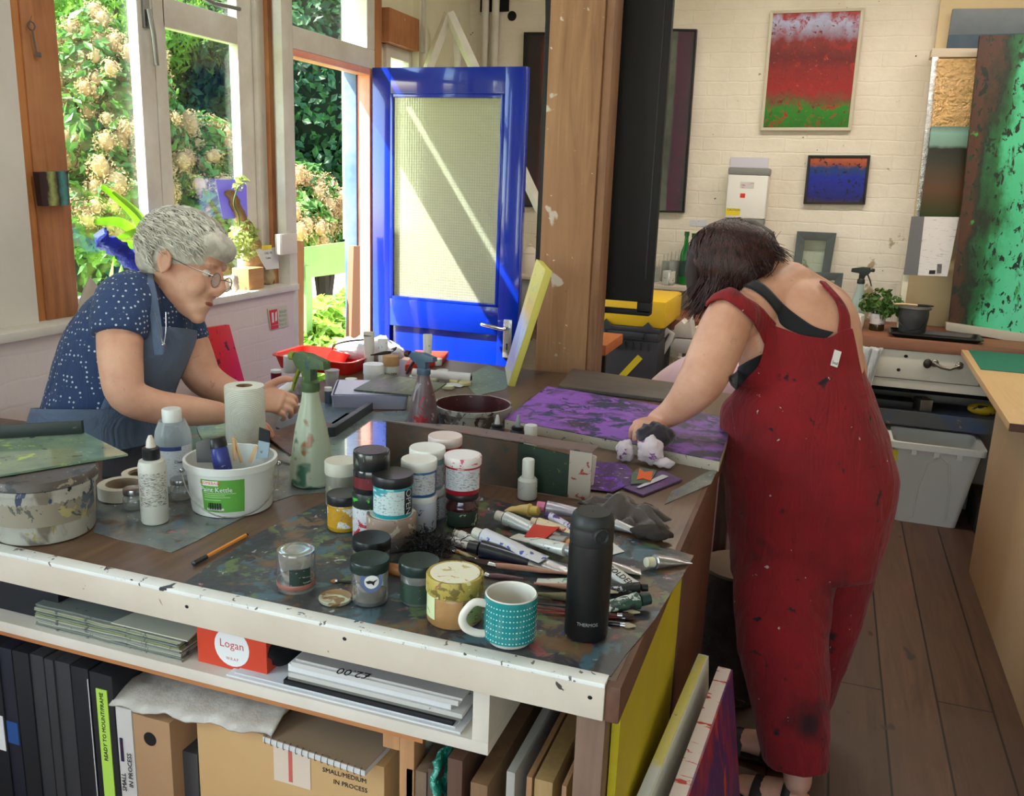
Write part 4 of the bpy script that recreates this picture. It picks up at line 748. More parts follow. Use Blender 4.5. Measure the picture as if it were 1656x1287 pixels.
sheet('painting_board', 'dark board with a red streak lying before the seated woman', 'board', [(168,700),(345,686),(440,712),(300,775),(165,770)], mat('dark_red_board', (54,46,44), .25, v=(5,(40,44,46)), s=[((140,36,24),5,.64,.05),((120,100,90),14,.68)]), ZU, .006, False)
sheet('painting_board', 'pale yellow green painted sheet beside the kitchen roll', 'sheet', [(318,690),(372,676),(432,700),(380,730),(330,720)], mat('lime_paint', (170,190,140), .4, v=(7,(130,150,120)), s=[((190,210,110),12,.6)]), ZU+.0075, .002)
sheet('painting_board', 'reddish brown collagraph piece under the womans hands', 'board', [(428,702),(500,676),(560,690),(470,735)], mat('red_brown_board', (112,78,66), .5, v=(7,(80,60,56)), s=[((140,100,90),20,.64)]), ZU+.006, .004, False)
sheet('painting_board', 'blue grey board left of the dark metal rail', 'board', [(455,662),(560,645),(585,660),(500,710),(446,690)], mat('blue_grey_board', (86,98,108), .3, v=(6,(70,80,92)), s=[((120,130,140),20,.64)]), ZU+.0005, .005, False)
sheet('palette_sheet', 'green marked sheet by the foot of the yellow canvas', 'sheet', [(745,612),(790,590),(840,612),(815,630),(770,640)], mat('green_grey_sheet', (100,116,104), .4, s=[((140,150,130),20,.6),((60,80,60),14,.66)]), ZU)
sheet('plastic_film', 'purple smeared clear film beside the crumpled tissues', 'film', [(950,745),(1010,750),(1040,775),(990,795),(945,790)], mat('purple_film', (90,64,110), .15, s=[((120,70,180),14,.56,.03),((190,180,200),22,.66)], b=(20,.8,.006)), ZU+.004)
sheet('paper_scrap', 'grey paint-stained scrap board at the right bench edge past the purple card', 'board', [(1085,795),(1165,752),(1150,782),(1075,815)], SH2, ZU, .002)
sheet('painted_card', 'purple painted card under the green scrap and palette knife', 'card', [(1008,788),(1070,760),(1103,775),(1040,800)], mat('purple_card', (92,66,110), .4, s=[((130,60,150),12,.6),((60,60,70),20,.66)]), ZU+.002, .004, False)
sheet('painted_card', 'green painted scrap card with orange paper shapes on it', 'card', [(1022,765),(1035,755),(1062,760),(1052,780),(1020,782)], mat('green_card', (80,100,84), .5, s=[((120,140,120),20,.6)]), ZU+.007, .003, False)
sheet('orange_paper', 'torn bright orange paper scrap on the green card', 'paper', [(1030,775),(1034,757),(1042,763),(1056,761),(1053,777),(1040,773)], mat('orange_paper', (226,96,40), .6), ZU+.0105, .0015, False)
k0, k1 = onz(1032,786,ZT+.012), onz(1076,767,ZT+.012); pk = thing('palette_knife', 'pale plastic palette knife lying across the purple card', 'knife', (k0.x,k0.y,ZT+.009)); dv = k1-k0; MB().tube([(0,0,0),dv*.5,dv], [(.004,.0012),(.008,.0012),(.009,.001)], 8, ref=(0,0,1).__class__((dv.y,-dv.x,0)) if False else (dv.y,-dv.x,0), rnd=True).build('blade', mat('pale_knife', (196,194,200), .35), pk)
# --- purple painting being worked on
KS[0] = 1; PUR = mat('purple_painting', (64,52,76), .42, v=(5,(56,60,84)), s=[((134,84,176),7,.43,.12),((44,60,92),13,.56,.06),((140,88,180),30,.52,.08),((66,84,62),3.1,.60,.10),((88,82,80),2.3,.60,.08)], b=(50,.25,.002))
KS[0] = 3; A, B, C_, Dq = onz(886,623,ZT+.03), onz(816,676,ZT+.03), onz(1164,744,ZT+.03), onz(1168,660,ZT+.03)
u = (C_-B).normalized(); v_ = Vector((-u.y, u.x, 0)); W_ = (C_-B).length; H_ = .62
ob = thing('painting_board', 'purple and green abstract painting lying flat under the bob-haired woman hand', 'painting', (B.x,B.y,ZT))
P = [Vector((0,0,0)), u*(W_+.08), u*(W_+.08)+v_*H_, v_*H_]; dn = Vector((A.x-B.x, A.y-B.y, 0)); P = [Vector((0,0,.0)), u*(W_+.0), u*(W_+.0)+dn*.98, dn]
P = [Vector((p.x,p.y,.0)) for p in P]; MB().prism(P, (0,0,.026)).build('board', mat('pale_board_edge', (176,166,150), .6, s=[((60,60,110),20,.64),((90,80,70),30,.66)]), ob, bev=.001)
MB().prism([p+Vector((0,0,.0265)) for p in P], (0,0,.0015)).build('painted_face', PUR, ob, smooth=False)
q0, q1, q2, q3 = onz(926,596,ZT+.012), onz(903,624,ZT+.012), onz(1110,650,ZT+.012), onz(1112,622,ZT+.012)
o = MB().prism([(q.x,q.y,ZT+.001) for q in (q0,q1,q2,q3)], (0,0,.012)).build('painting_board', mat('grey_brown_board', (98,88,80), .5, v=(4,(80,74,70)), s=[((120,90,120),9,.66)], st=(.6,2,1)), bev=.001); tag(o, 'grey brown board lying behind the purple painting', 'board')
# --- generic jars
def zfront(x, y, cx, cy, r): q = ray(x, y); return CH+q.z*((math.hypot(cx, cy)-r)/q.xy.length)
def jar(name, label, cx, cy, z0, r, h, lh, body, lid, lab=None, band=(.12,.7), lr=1.0, group=None, ang=None, writing=None, sh=.0, lab_a=None, neck=False, cat='jar', top=None):
    t = thing(name, label, cat, (cx,cy,z0), group=group); bh = h-lh; a = face_ang(cx, cy) if ang is None else ang
    if neck: pr = [(r*.9,0),(r,.005),(r,bh*.66),(r*.96,bh*.76),(r*.82,bh*.9),(r*.82,bh)]
    else: pr = [(r*.93,0),(r*.98,.003),(r*.98,bh-.004),(r*.94,bh)]
    MB().lathe(pr, 40).build('jar_body', body, t)
    if lid:
        q = r*lr; MB().lathe([(q*.97,bh-.001),(q,bh+.001),(q,h-.002),(q*.97,h),(q*.9,h-.0006),(.001,h-.0006)], 40, cap=False).lathe([(.001,bh-.001),(q*.97,bh-.001)], 40, cap=False).build('lid', lid, t)
        if top: MB().lathe([(q*.86,h-.0006),(q*.86,h+.0002),(.001,h+.0002)], 36, cap=False).build('lid_top', top, t)
    if lab:
        ra = lab_a or (-1.15, 1.15); wrap(MB(), r*.985 if not neck else r*1.002, bh*band[0], bh*band[1], a+ra[0], a+ra[1], 24).build('paper_label', lab, t)
    if writing:
        for (s_, sz, a_, zf, mm_, rot) in writing:
            if rot:  # vertical lettering
                c = D.curves.new('w','FONT'); c.body = s_; c.size = sz; c.extrude = .0003; c.align_x = 'CENTER'; c.align_y = 'CENTER'; o = D.objects.new('w', c); COL.objects.link(o)
                me = D.meshes.new_from_object(o.evaluated_get(bpy.context.evaluated_depsgraph_get())); D.objects.remove(o)
                for v in me.vertices: x, y = -v.co.y, v.co.x; aa = a+a_+x/r; v.co = Vector(((r+.0012)*math.cos(aa), (r+.0012)*math.sin(aa), bh*zf+y))
                me.materials.clear(); me.materials.append(mm_); w_ = D.objects.new('writing', me); COL.objects.link(w_); w_.parent = t
            else: text(s_, 'writing', mm_, t, sz, None, .0003, bend=(r+.0012 if not neck else r*1.002+.001, a+a_, bh*zf))
    return t
def textlab(n, c, ink, dens=.60): return mat(n, c, .5, s=[(ink,420,dens,.03)], st=(.35,.35,1.6))
BL = mat('black_plastic_lid', (30,31,34), .35); WLID = mat('white_lid', (222,222,218), .35, s=[((90,110,140),26,.73)]); WLAB = textlab('printed_white_label', (196,198,204), (110,112,124), .56)
def px_stack(xb, yb, hw):
    p = onz(xb, yb, ZT); d = depth(p); r = hw*d/F_; u = Vector((p.x,p.y,0)).normalized(); c = p+u*r; return c.x, c.y, hw*depth(c)/F_
def zmid(y, cx, cy, x): q = ray(x, y); return CH+q.z*(math.hypot(cx, cy)/q.xy.length)
# stack: red jar over dark red glass jar
ZS = ZT+.0026
cx, cy, r = px_stack(746,857,27.5); z1 = zfront(746,801,cx,cy,r)-.002; zt = zmid(735,cx,cy,745)
jar('glass_jar', 'dark red glass jar with green label under the jar of red paint', cx, cy, ZS, r*.97, z1-ZS, .012, mat('dark_red_glass', (66,24,26), .15, coat=.6), mat('dark_lid', (38,30,32), .4), mat('green_floral_label', (44,62,50), .5, s=[((200,196,180),20,.60,.02),((170,60,40),24,.70)]), (.05,.6), neck=True)
RP = mat('red_paint_jar', (160,26,40), .25, coat=.5); jar('paint_jar', 'red paint jar with smeared white lid standing on the dark red glass jar', cx, cy, z1+.0003, r*1.06, zt-z1, .017, RP, mat('pink_smeared_lid', (226,216,214), .35, s=[((190,60,76),16,.56,.04)]), WLAB, (.18,.92), lr=1.03, top=mat('white_lid_top', (228,224,226), .4, s=[((200,150,160),20,.68)]))
# stack: pink lid red jar over pale one
cx, cy, r = px_stack(718,822,25); z1 = zfront(718,768,cx,cy,r); zt = zmid(704,cx,cy,720)
jar('paint_jar', 'pale grey-blue labelled jar under the second red paint jar, at the back', cx, cy, ZS, r, z1-ZS, .012, mat('pale_teal_jar', (150,166,170), .3), WLID, WLAB, (.1,.9))
jar('paint_jar', 'red paint jar with off-white lid at the back touching the brown board', cx, cy, z1+.0003, r*1.06, zt-z1, .018, RP, mat('offwhite_pink_lid', (214,196,192), .4, s=[((150,60,70),20,.7)]), WLAB, (.1,.86), lr=1.03)
# stack: teal pale over golden
cx, cy, r = px_stack(693,847,27); z1 = zfront(690,795,cx,cy,r); zt = zmid(724,cx,cy,684)
G2 = mat('grey_gold_jar', (150,146,140), .35, s=[((120,110,96),9,.6)])
jar('paint_jar', 'grey jar with black lettering under the pale teal jar', cx, cy, ZS, r, z1-ZS, .012, G2, WLID, WLAB, (.1,.9), writing=[('GOLDEN',.012,.5,.5,BLKI,True)])
jar('paint_jar', 'pale teal paint jar with white lid, behind the blue one', cx-.006, cy+.003, z1+.0003, r*1.04, zt-z1, .018, mat('teal_pale_jar', (120,160,160), .3), WLID, WLAB, (.1,.8), lr=1.03)
# stack: blue jar over white spotted
cx, cy, r = px_stack(681,865,25); z1 = zfront(675,806,cx,cy,r); zt = zmid(742,cx,cy,673)
jar('paint_jar', 'white jar with blue spots under the blue paint jar', cx, cy, ZS, r, z1-ZS, .012, mat('white_spotted_jar', (186,190,204), .35, s=[((50,60,120),18,.6,.02)]), WLID, None)
jar('paint_jar', 'blue paint jar with clean white lid and printed label', cx-.006, cy, z1+.0003, r*1.12, zt-z1, .018, mat('blue_paint_jar', (44,96,150), .3), WLID, WLAB, (.12,.9), lr=1.03)
# wood-lidded jar with the teal jar on it
cx, cy, r = px_stack(633,897,40); z1 = zmid(828,cx,cy,632); z0l = zmid(853,cx,cy,632)
jar('storage_jar', 'wide dark jar with a crusted white and brown lid carrying the teal jar', cx, cy, ZS, r, z1-ZS, z1-z0l+.004, mat('murky_plastic', (84,76,74), .3, s=[((110,100,96),9,.62)]), mat('crusted_brown_lid', (150,126,112), .6, s=[((200,190,170),14,.56,.04),((90,60,50),20,.64)], b=(30,.5,.002)), None, lr=1.0, top=mat('white_crust_top', (206,208,196), .5, s=[((120,140,130),14,.66)]))
zt = zmid(763,cx,cy,640); TEAL = mat('teal_paint_jar', (40,150,160), .25, coat=.5)
jar('paint_jar', 'jar of teal paint with black lid, topmost of the front stack', cx+.004, cy-.004, z1+.0003, r*.79, zt-z1, .019, TEAL, BL, mat('teal_dripped_label', (190,206,206), .5, s=[((50,150,160),12,.62,.02),((110,120,124),300,.58,.03)], st=(.5,.5,1.4)), (.14,.9), lr=1.04, lab_a=(-1.25,.62))
t = D.objects['paint_jar.006'] if 'paint_jar.006' in D.objects else None
rr_ = r*.79; tj = [o for o in D.objects if o.get('label','').startswith('jar of teal')][0]; bh = zt-z1-.019
wrap(MB(), rr_*.985, bh*.14, bh*.9, face_ang(cx,cy)+.64, face_ang(cx,cy)+1.25, 10).build('black_label', mat('black_label', (22,26,32), .4), tj)
c = D.curves.new('w','FONT'); c.body = 'OPEN'; c.size = .019; c.extrude = .0003; c.align_x = 'CENTER'; c.align_y = 'CENTER'; o = D.objects.new('w', c); COL.objects.link(o); me = D.meshes.new_from_object(o.evaluated_get(bpy.context.evaluated_depsgraph_get())); D.objects.remove(o)
for v in me.vertices: x, y = v.co.y, -v.co.x; aa = face_ang(cx,cy)+.86+x/rr_; v.co = Vector(((rr_+.0012)*math.cos(aa), (rr_+.0012)*math.sin(aa), bh*.52+y))
me.materials.clear(); me.materials.append(mat('white_ink', (226,228,230), .5)); w_ = D.objects.new('writing', me); COL.objects.link(w_); w_.parent = tj
# Amsterdam stack
cx, cy, r = px_stack(598,880,29); z1 = zfront(600,802,cx,cy,r); zt = zmid(727,cx,cy,607)
jar('paint_jar', 'white labelled jar with green-splashed black lid, lower of the black pair', cx, cy, ZS, r*.96, z1-ZS, .028, mat('white_red_jar', (196,196,202), .35, s=[((180,40,50),9,.64),((120,130,140),200,.6)]), mat('green_splashed_lid', (36,44,40), .35, s=[((70,180,60),10,.60,.03),((150,160,150),12,.68)]), None)
jar('paint_jar', 'black jar with red label band and paint-flecked lid, top of the black pair', cx+.004, cy, z1+.0003, r*1.02, zt-z1, .033, mat('black_glossy_jar', (26,30,34), .2, coat=.6), mat('flecked_black_lid', (30,32,34), .3, s=[((100,120,100),14,.60),((120,50,90),8,.66)], coat=.5), mat('red_band_label', (104,30,38), .4, s=[((160,120,120),150,.66)]), (.25,.72), lr=.97, top=mat('violet_top', (44,44,52), .35, s=[((90,90,190),9,.64,.05)]))
# grey jar with pale lid + ochre jar
cx, cy, r = px_stack(553,826,27); zt = zmid(744,cx,cy,551)
jar('storage_jar', 'grey murky jar with a large pale lid beside the spray bottle', cx, cy, ZS, r*.97, zt-ZS, .026, mat('grey_murky', (122,120,110), .3, s=[((150,150,130),9,.6)]), mat('pale_dirty_lid', (196,194,180), .45, s=[((130,110,84),14,.7)]), None, lr=1.03)
cx, cy, r = px_stack(556,864,26.5); zt = zmid(797,cx,cy,553)
jar('paint_jar', 'ochre paint jar with black lid and dripped yellow label', cx, cy, ZS, r, zt-ZS, .017, mat('ochre_jar', (176,136,30), .25, coat=.5), BL, mat('ochre_dripped_label', (206,206,196), .4, s=[((190,140,20),9,.50,.03),((120,120,110),260,.6)]), (.16,.9), lab_a=(-1.3,1.3))
# front jars
def gjar(label, x, yb, hw, yt, lh, lid, lab=None, band=(.2,.8), inside=None, top=None, group=None, la=None, writing=None, glass=None, lr=1.0, neck=True):
    cx, cy, r = px_stack(x, yb, hw); zt = zmid(yt, cx, cy, x); t = jar('glass_jar', label, cx, cy, ZS, r, zt-ZS, lh, glass or CLG, lid, lab, band, lr=lr, group=group, neck=neck, lab_a=la, top=top, writing=writing)
    if inside: MB().lathe([(r*.86,.004),(r*.93,.006),(r*.93,inside[0]*(zt-ZS)),(.001,inside[0]*(zt-ZS))], 32, cap=False).build('contents', inside[1], t)
    return t, cx, cy, r, zt
GLID = mat('green_black_lid', (28,44,42), .3, s=[((110,130,130),22,.66)]); DG = mat('dark_green_print', (34,52,46), .5, s=[((150,160,150),200,.62)], st=(.4,.4,1.6))
gjar('black-lidded jar of murky liquid behind the jar with the blue sticker', 601, 940, 31, 868, .018, BL, inside=(.7, mat('murky_blue', (92,108,120), .3)), neck=False)
t, cx, cy, r, zt = gjar('clear jar with dark green lid and a round blue bird sticker', 598, 985, 30, 902, .017, GLID, inside=(.18, mat('brown_water', (120,96,76), .2)), neck=False, lr=1.06)
a = face_ang(cx,cy)+.1
disc = [(math.cos(R_(k*15))*.018, math.sin(R_(k*15))*.018) for k in range(24)]
def sticker(t, r, a, z, pts, m, name, off=.0012): MB().prism([((r+off)*math.cos(a+x/r), (r+off)*math.sin(a+x/r), z+y) for x, y in pts], (math.cos(a)*.0005, math.sin(a)*.0005, 0)).build(name, m, t)
sticker(t, r, a, .045, disc, mat('blue_sticker', (92,110,150), .4, s=[((150,160,180),26,.62)]), 'sticker'); sticker(t, r, a, .045, [(x*.62,y*.62) for x, y in disc], WL, 'sticker_centre', .0018)
sticker(t, r, a, .045, [(-.009,.001),(-.003,.003),(.002,.001),(.009,.004),(.004,-.001),(.003,-.006),(-.001,-.002),(-.006,-.003)], BLKI, 'bird_mark', .0024)
gjar('glass jar with dark green patterned lid and green and black food label', 677, 985, 31, 905, .017, GLID, lab=mat('green_food_label', (40,60,48), .5, s=[((90,130,60),8,.62,.02),((150,150,140),200,.66)]), band=(.1,.72), inside=(.75, mat('dark_contents', (70,74,70), .4)), neck=False, lr=1.06, la=(-1.2,1.3))
t, cx, cy, r, zt = gjar('empty clear jar standing upside down with a dark nutrition label', 480, 965, 31.5, 887, .001, None, la=(-.35,.75), lab=DG, band=(.24,.66), glass=SMG if False else CLG, neck=False)
MB().lathe([(r*.80,zt-ZS-.006),(r*.86,zt-ZS-.001),(r*.70,zt-ZS+.0005),(.001,zt-ZS-.003)], 36, cap=False).build('jar_base', CLG, t); MB().lathe([(r*.9,.004),(r*.99,.008),(r*1.0,.014),(r*.93,.018)], 36, cap=False).build('thread_ring', mat('reddish_rim', (150,96,84), .3), t)
cx, cy, r, h_ = cyl_at(543, 984, 27, 966); o = MB().lathe([(r*.96,0),(r,.002),(r,h_*.8),(r*.93,h_),(r*.8,h_-.001),(.001,h_-.002)], 36, cap=True).build('jar_lid', mat('gold_rim_lid', (150,120,84), .35, .6, s=[((206,206,180),8,.50,.02)]), loc=(cx,cy,ZS)); tag(o, 'loose jar lid with gold rim lying beside the upside-down jar', 'lid')
cx, cy, r = px_stack(734,1023,46.5); zt = zmid(925,cx,cy,734)
BJ = mat('tan_paint', (168,126,80), .3, v=(9,(150,110,66)), coat=.4)
jar('paint_jar', 'large jar of tan gold paint with a crusted yellow-rimmed white lid', cx, cy, ZS, r*.975, zt-ZS, .028, BJ, mat('yellow_crusted_lid', (170,150,70), .5, s=[((110,96,44),16,.52,.03),((206,200,150),12,.58),((150,90,50),24,.64)], b=(24,.6,.002)), mat('greenish_label', (140,150,96), .5, s=[((60,70,40),160,.6,.02),((190,180,120),10,.6)], st=(.3,.3,1.5)), (.12,.82), lr=1.02, lab_a=(.25,1.35), top=mat('speckled_white_lid', (226,222,200), .45, s=[((190,110,70),10,.66),((190,170,110),8,.58),((110,110,100),30,.68),((150,60,60),16,.69)]))
t = [o for o in D.objects if o.get('label','').startswith('large jar of tan')][0]; a0 = face_ang(cx,cy); wrap(MB(), r*.96, .012, .07, a0-1.35, a0-.75, 8).build('picture_label', mat('fruit_label', (200,206,160), .5, s=[((190,80,60),14,.64),((100,130,70),20,.66)]), t)
for k in range(9): pass
m = MB()
for k in range(12): zz = .024+k*.0034; wrap(m, r*.9635, zz, zz+(.0018 if k % 3 else .001), a0+.3, a0+.55, 4)
m.build('barcode', BLKI, t)
# mug, thermos
cx, cy, r = px_stack(823,1057,43); zt = zmid(957,cx,cy,822)
TL = mat('teal_glaze', (28,128,132), .2, coat=.5); tm_ = mug('mug', 'teal mug with rows of white dots and a white handle', (cx,cy,ZS), r*.98, zt-ZS, TL, mat('mug_porcelain', (220,216,206), .15, coat=.3), face_ang(cx,cy)-R_(74), prof=[(r*.8,0),(r*.84,.003),(r*.96,.009),(r*.98,.014),(r*.98,zt-ZS-.002)], band=(.11,.985))
a0 = face_ang(cx,cy); dots = MB(); H__ = zt-ZS
for row in range(7):
    z = H__*(.165+.115*row)
    for k in range(-12, 17):
        aa = a0+k*.13
        if abs(k*.13+R_(74)) < .17 and 1 <= row <= 5: continue
        rr2 = r*.98+.0007; ca, sa = math.cos(aa), math.sin(aa); s_ = .00095 if k % 2 else .00125
        c_ = Vector((rr2*ca, rr2*sa, z)); dots.add([c_+Vector((-sa*s_*math.cos(R_(60*i)), ca*s_*math.cos(R_(60*i)), s_*math.sin(R_(60*i)))) for i in range(6)], [tuple(range(6))])
dots.build('dot_pattern', mat('pale_dot', (190,220,216), .4), tm_)
cx, cy, r = px_stack(946,1043,35); t = thing('vacuum_flask', 'matt black vacuum flask with flip lid standing near the bench corner', 'flask', (cx,cy,ZS)); BKT = mat('matt_black', (17,18,20), .42); BKL = mat('matt_black_lid', (34,36,38), .5)
zj = zmid(872,cx,cy,950)-ZS; zt = zmid(826,cx,cy,952)-ZS
MB().lathe([(r*.93,0),(r,.004),(r,zj-.012),(r*.97,zj-.002)], 48).build('body', BKT, t)
MB().lathe([(r*.96,zj-.002),(r*.99,zj),(r*.99,zj+.022),(r*.975,zj+.0235),(r*.99,zj+.025),(r*.98,zt-.014),(r*.9,zt-.004),(r*.78,zt),(.001,zt)], 48, cap=False).build('lid', BKL, t)
a0 = face_ang(cx,cy)+.42; M = frame_of((r*1.0*math.cos(a0), r*1.0*math.sin(a0), zj+.018), (-math.sin(a0), math.cos(a0), 0), (math.cos(a0), math.sin(a0), .0))
lt = MB().lathe([(.0,-.004),(.0125,-.004),(.0125,.002),(.010,.004),(.008,.002),(.001,.002)], 28, M=M, cap=False).build('latch', BKL, t)
text('THERMOS', 'writing', mat('silver_ink', (190,190,192), .3, .6), t, .0075, None, .0002, bend=(r+.0004, face_ang(cx,cy)+.05, .030), spacing=.95)
# kettle bucket
def bucket(name, label, cx, cy, r0, r1, h, m, z=ZS, rim=.004, inner=None, cat='bucket', rimm=None, th=.002):
    t = thing(name, label, cat, (cx,cy,z))
    MB().lathe([(.001,0),(r0,0),(r0+(r1-r0)*.9,h-.016),(r1+rim,h-.014),(r1+rim,h-.001),(r1,h),(r1-th,h-.001)], 56, cap=False).build('tub', m, t)
    MB().lathe([(r1-th,h-.001),(r0-th,.003),(.001,.003)], 56, cap=False).build('inside', inner or m, t); return t
cx, cy, r = px_stack(377,838,62); zt = zmid(737,cx,cy,374); h_ = zt-ZS; KW = mat('kettle_white', (212,214,210), .35); r1 = 70*depth((cx,cy,zt))/F_
kt = bucket('paint_kettle', 'white plastic paint kettle with green label and wire handle', cx, cy, r, r1, h_, KW); a0 = face_ang(cx,cy)
def cone_patch(z0, z1, aa, ab, m, name, off=.0008, n=16): MB().grid(lambda i, j: ((r+(r1-r)*.9*((z0+(z1-z0)*j)/(h_-.016))+off)*math.cos(aa+(ab-aa)*i), (r+(r1-r)*.9*((z0+(z1-z0)*j)/(h_-.016))+off)*math.sin(aa+(ab-aa)*i), z0+(z1-z0)*j), n, 2).build(name, m, kt)
GL = mat('green_label', (92,158,64), .45, s=[((150,190,130),30,.7)]); cone_patch(.012, h_*.78, a0-.72, a0+.28, GL, 'label'); cone_patch(.016, h_*.2, a0-.62, a0-.2, WL, 'barcode_panel', .0013)
m = MB()
for k in range(11): aa = a0-.57+k*.03; m.grid(lambda i, j: ((r+.0045+.0+(r1-r)*.0)*math.cos(aa+.012*i*(1+k % 2)), (r+.0045)*math.sin(aa+.012*i*(1+k % 2)), .018+.014*j), 1, 1)
m.build('barcode', BLKI, kt)
cone_patch(h_*.66, h_*.76, a0-.68, a0-.3, WL, 'name_panel', .0013); WI = MT['white_ink']; rk = r+(r1-r)*.7
text('HOMEBASE', 'writing', mat('orange_ink', (214,110,40), .5), kt, .0085, None, .0003, bend=(rk+.002, a0-.49, h_*.715)); text('Paint Kettle', 'writing', WI, kt, .0135, None, .0003, bend=(rk+.0012, a0-.36, h_*.58))
for i, zf in enumerate((.5,.46,.42,.36)): cone_patch(h_*zf, h_*zf+.0014, a0-.66, a0-.66+(.75,.5,.62,.4)[i], mat('pale_green_ink', (170,206,150), .5), 'fine_print', .0012)
al = a0-1.45; ar = a0+1.5; HP = []
for k in range(25):
    s_ = k/24; aa = al+(ar-al)*s_; zz = h_-.02-.075*math.sin(PI*s_)**1.0*(1 if True else 0); rx = r1+.006+.006*math.sin(PI*s_); HP.append((rx*math.cos(aa), rx*math.sin(aa), zz))
MB().tube(HP, .0015, 8).ball(HP[0], .006, 10).ball(HP[-1], .006, 10).build('wire_handle', mat('steel_wire', (176,178,180), .25, .9), kt)
def kin(x, y, dz=0, ddep=0.0): q = ray(x, y); t_ = (math.hypot(cx, cy)+ddep)/q.xy.length; return CAM+q*t_
# contents of the kettle
q = kin(355,728); o = thing('paint_bottle', 'small blue paint bottle with black cap leaning in the paint kettle', 'bottle', kin(362,762,0,.0), rot=(R_(-4),R_(-16),0)); h2 = .075
MB().lathe([(.017,0),(.018,.003),(.018,.045),(.016,.05)], 24).build('bottle_body', mat('ultramarine_body', (52,62,140), .3, s=[((150,160,190),80,.62)]), o); MB().lathe([(.0185,.05),(.0185,.068),(.017,.07),(.001,.07)], 24).build('cap', BL, o)
o = MB().prism([kin(318,748),kin(316,716),kin(334,708),kin(344,748)], (.004,.006,0)).build('tube_packet', mat('grey_blister', (96,98,100), .35, s=[((170,180,60),10,.66)]), bev=.001); tag(o, 'grey blister packet standing at the left inside the paint kettle', 'packet')
for lb, (a_, b_) in {'wooden stirring stick standing upright in the paint kettle':((391,748),(377,707)), 'second stick crossing behind the upright one in the kettle':((380,745),(377,709)), 'thin wooden stick leaning right beside the brush packet in the kettle':((404,748),(415,721))}.items():
    p0, p1 = kin(*a_), kin(*b_); tag(MB().tube([p0,p1], [(.004,.0012)]*2, 4, ref=(1,0,0)).build('wooden_stick', mat('stick_wood', (190,150,104), .6)), lb, 'stick')
o = thing('brush_packet', 'pale blue carded packet with black hang tab standing in the paint kettle', 'packet', kin(425,745)); o0 = o.location.copy()
MB().prism([kin(414,742)-o0,kin(418,712)-o0,kin(436,716)-o0,kin(433,740)-o0], (0,.002,0)).build('card', mat('pale_blue_card', (160,180,196), .5, s=[((60,70,80),70,.62)]), o)
MB().prism([kin(418,712)-o0,kin(419,691)-o0,kin(436,697)-o0,kin(436,716)-o0], (0,.002,0)).build('hang_tab', mat('black_card', (34,38,44), .4), o)
# nozzle bottle, clear bottle
cx, cy, r = px_stack(252,852,21.5); zsft = zmid(741,cx,cy,250); zc = zmid(727,cx,cy,249); zt = zmid(704,cx,cy,247)
t = thing('nozzle_bottle', 'white squeeze bottle with printed text and black nozzle collar', 'bottle', (cx,cy,ZS)); zz = zsft-ZS
MB().lathe([(r*.92,0),(r,.004),(r,zz-.012),(r*.9,zz-.003),(r*.62,zz)], 32).build('bottle_body', mat('milky_bottle', (206,206,198), .35, v=(12,(196,196,188))), t)
MB().lathe([(r*.6,zz),(r*.62,zz+.001),(r*.62,zc-ZS+.004),(r*.5,zc-ZS+.006)], 24).build('collar', BL, t); MB().lathe([(r*.36,zc-ZS+.005),(r*.3,zc-ZS+.018),(r*.2,zt-ZS-.004),(r*.14,zt-ZS)], 18).build('nozzle', mat('cream_nozzle', (214,206,196), .4), t)
wrap(MB(), r, zz*.30, zz*.82, face_ang(cx,cy)-1.1, face_ang(cx,cy)+1.1, 20).build('printing', textlab('bottle_printing', (200,200,192), (120,116,112), .52), t)
cx, cy, r = px_stack(285,800,28.5); zsf = zmid(708,cx,cy,284); zc = zmid(681,cx,cy,282); zt = zmid(660,cx,cy,281); t = thing('spirit_bottle', 'clear bottle with white screw cap behind the nozzle bottle', 'bottle', (cx,cy,ZS))
zz = zsf-ZS; MB().lathe([(r*.93,0),(r,.005),(r,zz),(r*.93,zz+.018),(r*.7,zz+.04),(r*.45,zc-ZS-.006),(r*.42,zc-ZS)], 36).build('bottle_body', glassmat('clear_plastic', (226,232,236), .1, .22), t)
MB().lathe([(r*.5,zc-ZS-.001),(r*.52,zc-ZS+.002),(r*.52,zt-ZS-.002),(r*.48,zt-ZS),(.001,zt-ZS)], 28).build('cap', mat('ribbed_white_cap', (220,222,218), .35), t)
wrap(MB(), r, zz*.15, zz*.92, face_ang(cx,cy)-1.1, face_ang(cx,cy)+1.2, 20).build('label', textlab('pale_bottle_label', (206,210,218), (120,126,140), .60), t); wrap(MB(), r+.0006, zz*.84, zz*.92, face_ang(cx,cy)-1.1, face_ang(cx,cy)+.4, 16).build('blue_stripe', mat('navy_stripe', (52,66,120), .4), t)
text('Cleaning', 'writing', BLKI, t, .008, None, .0003, bend=(r+.001, face_ang(cx,cy)+.35, zz*.62))
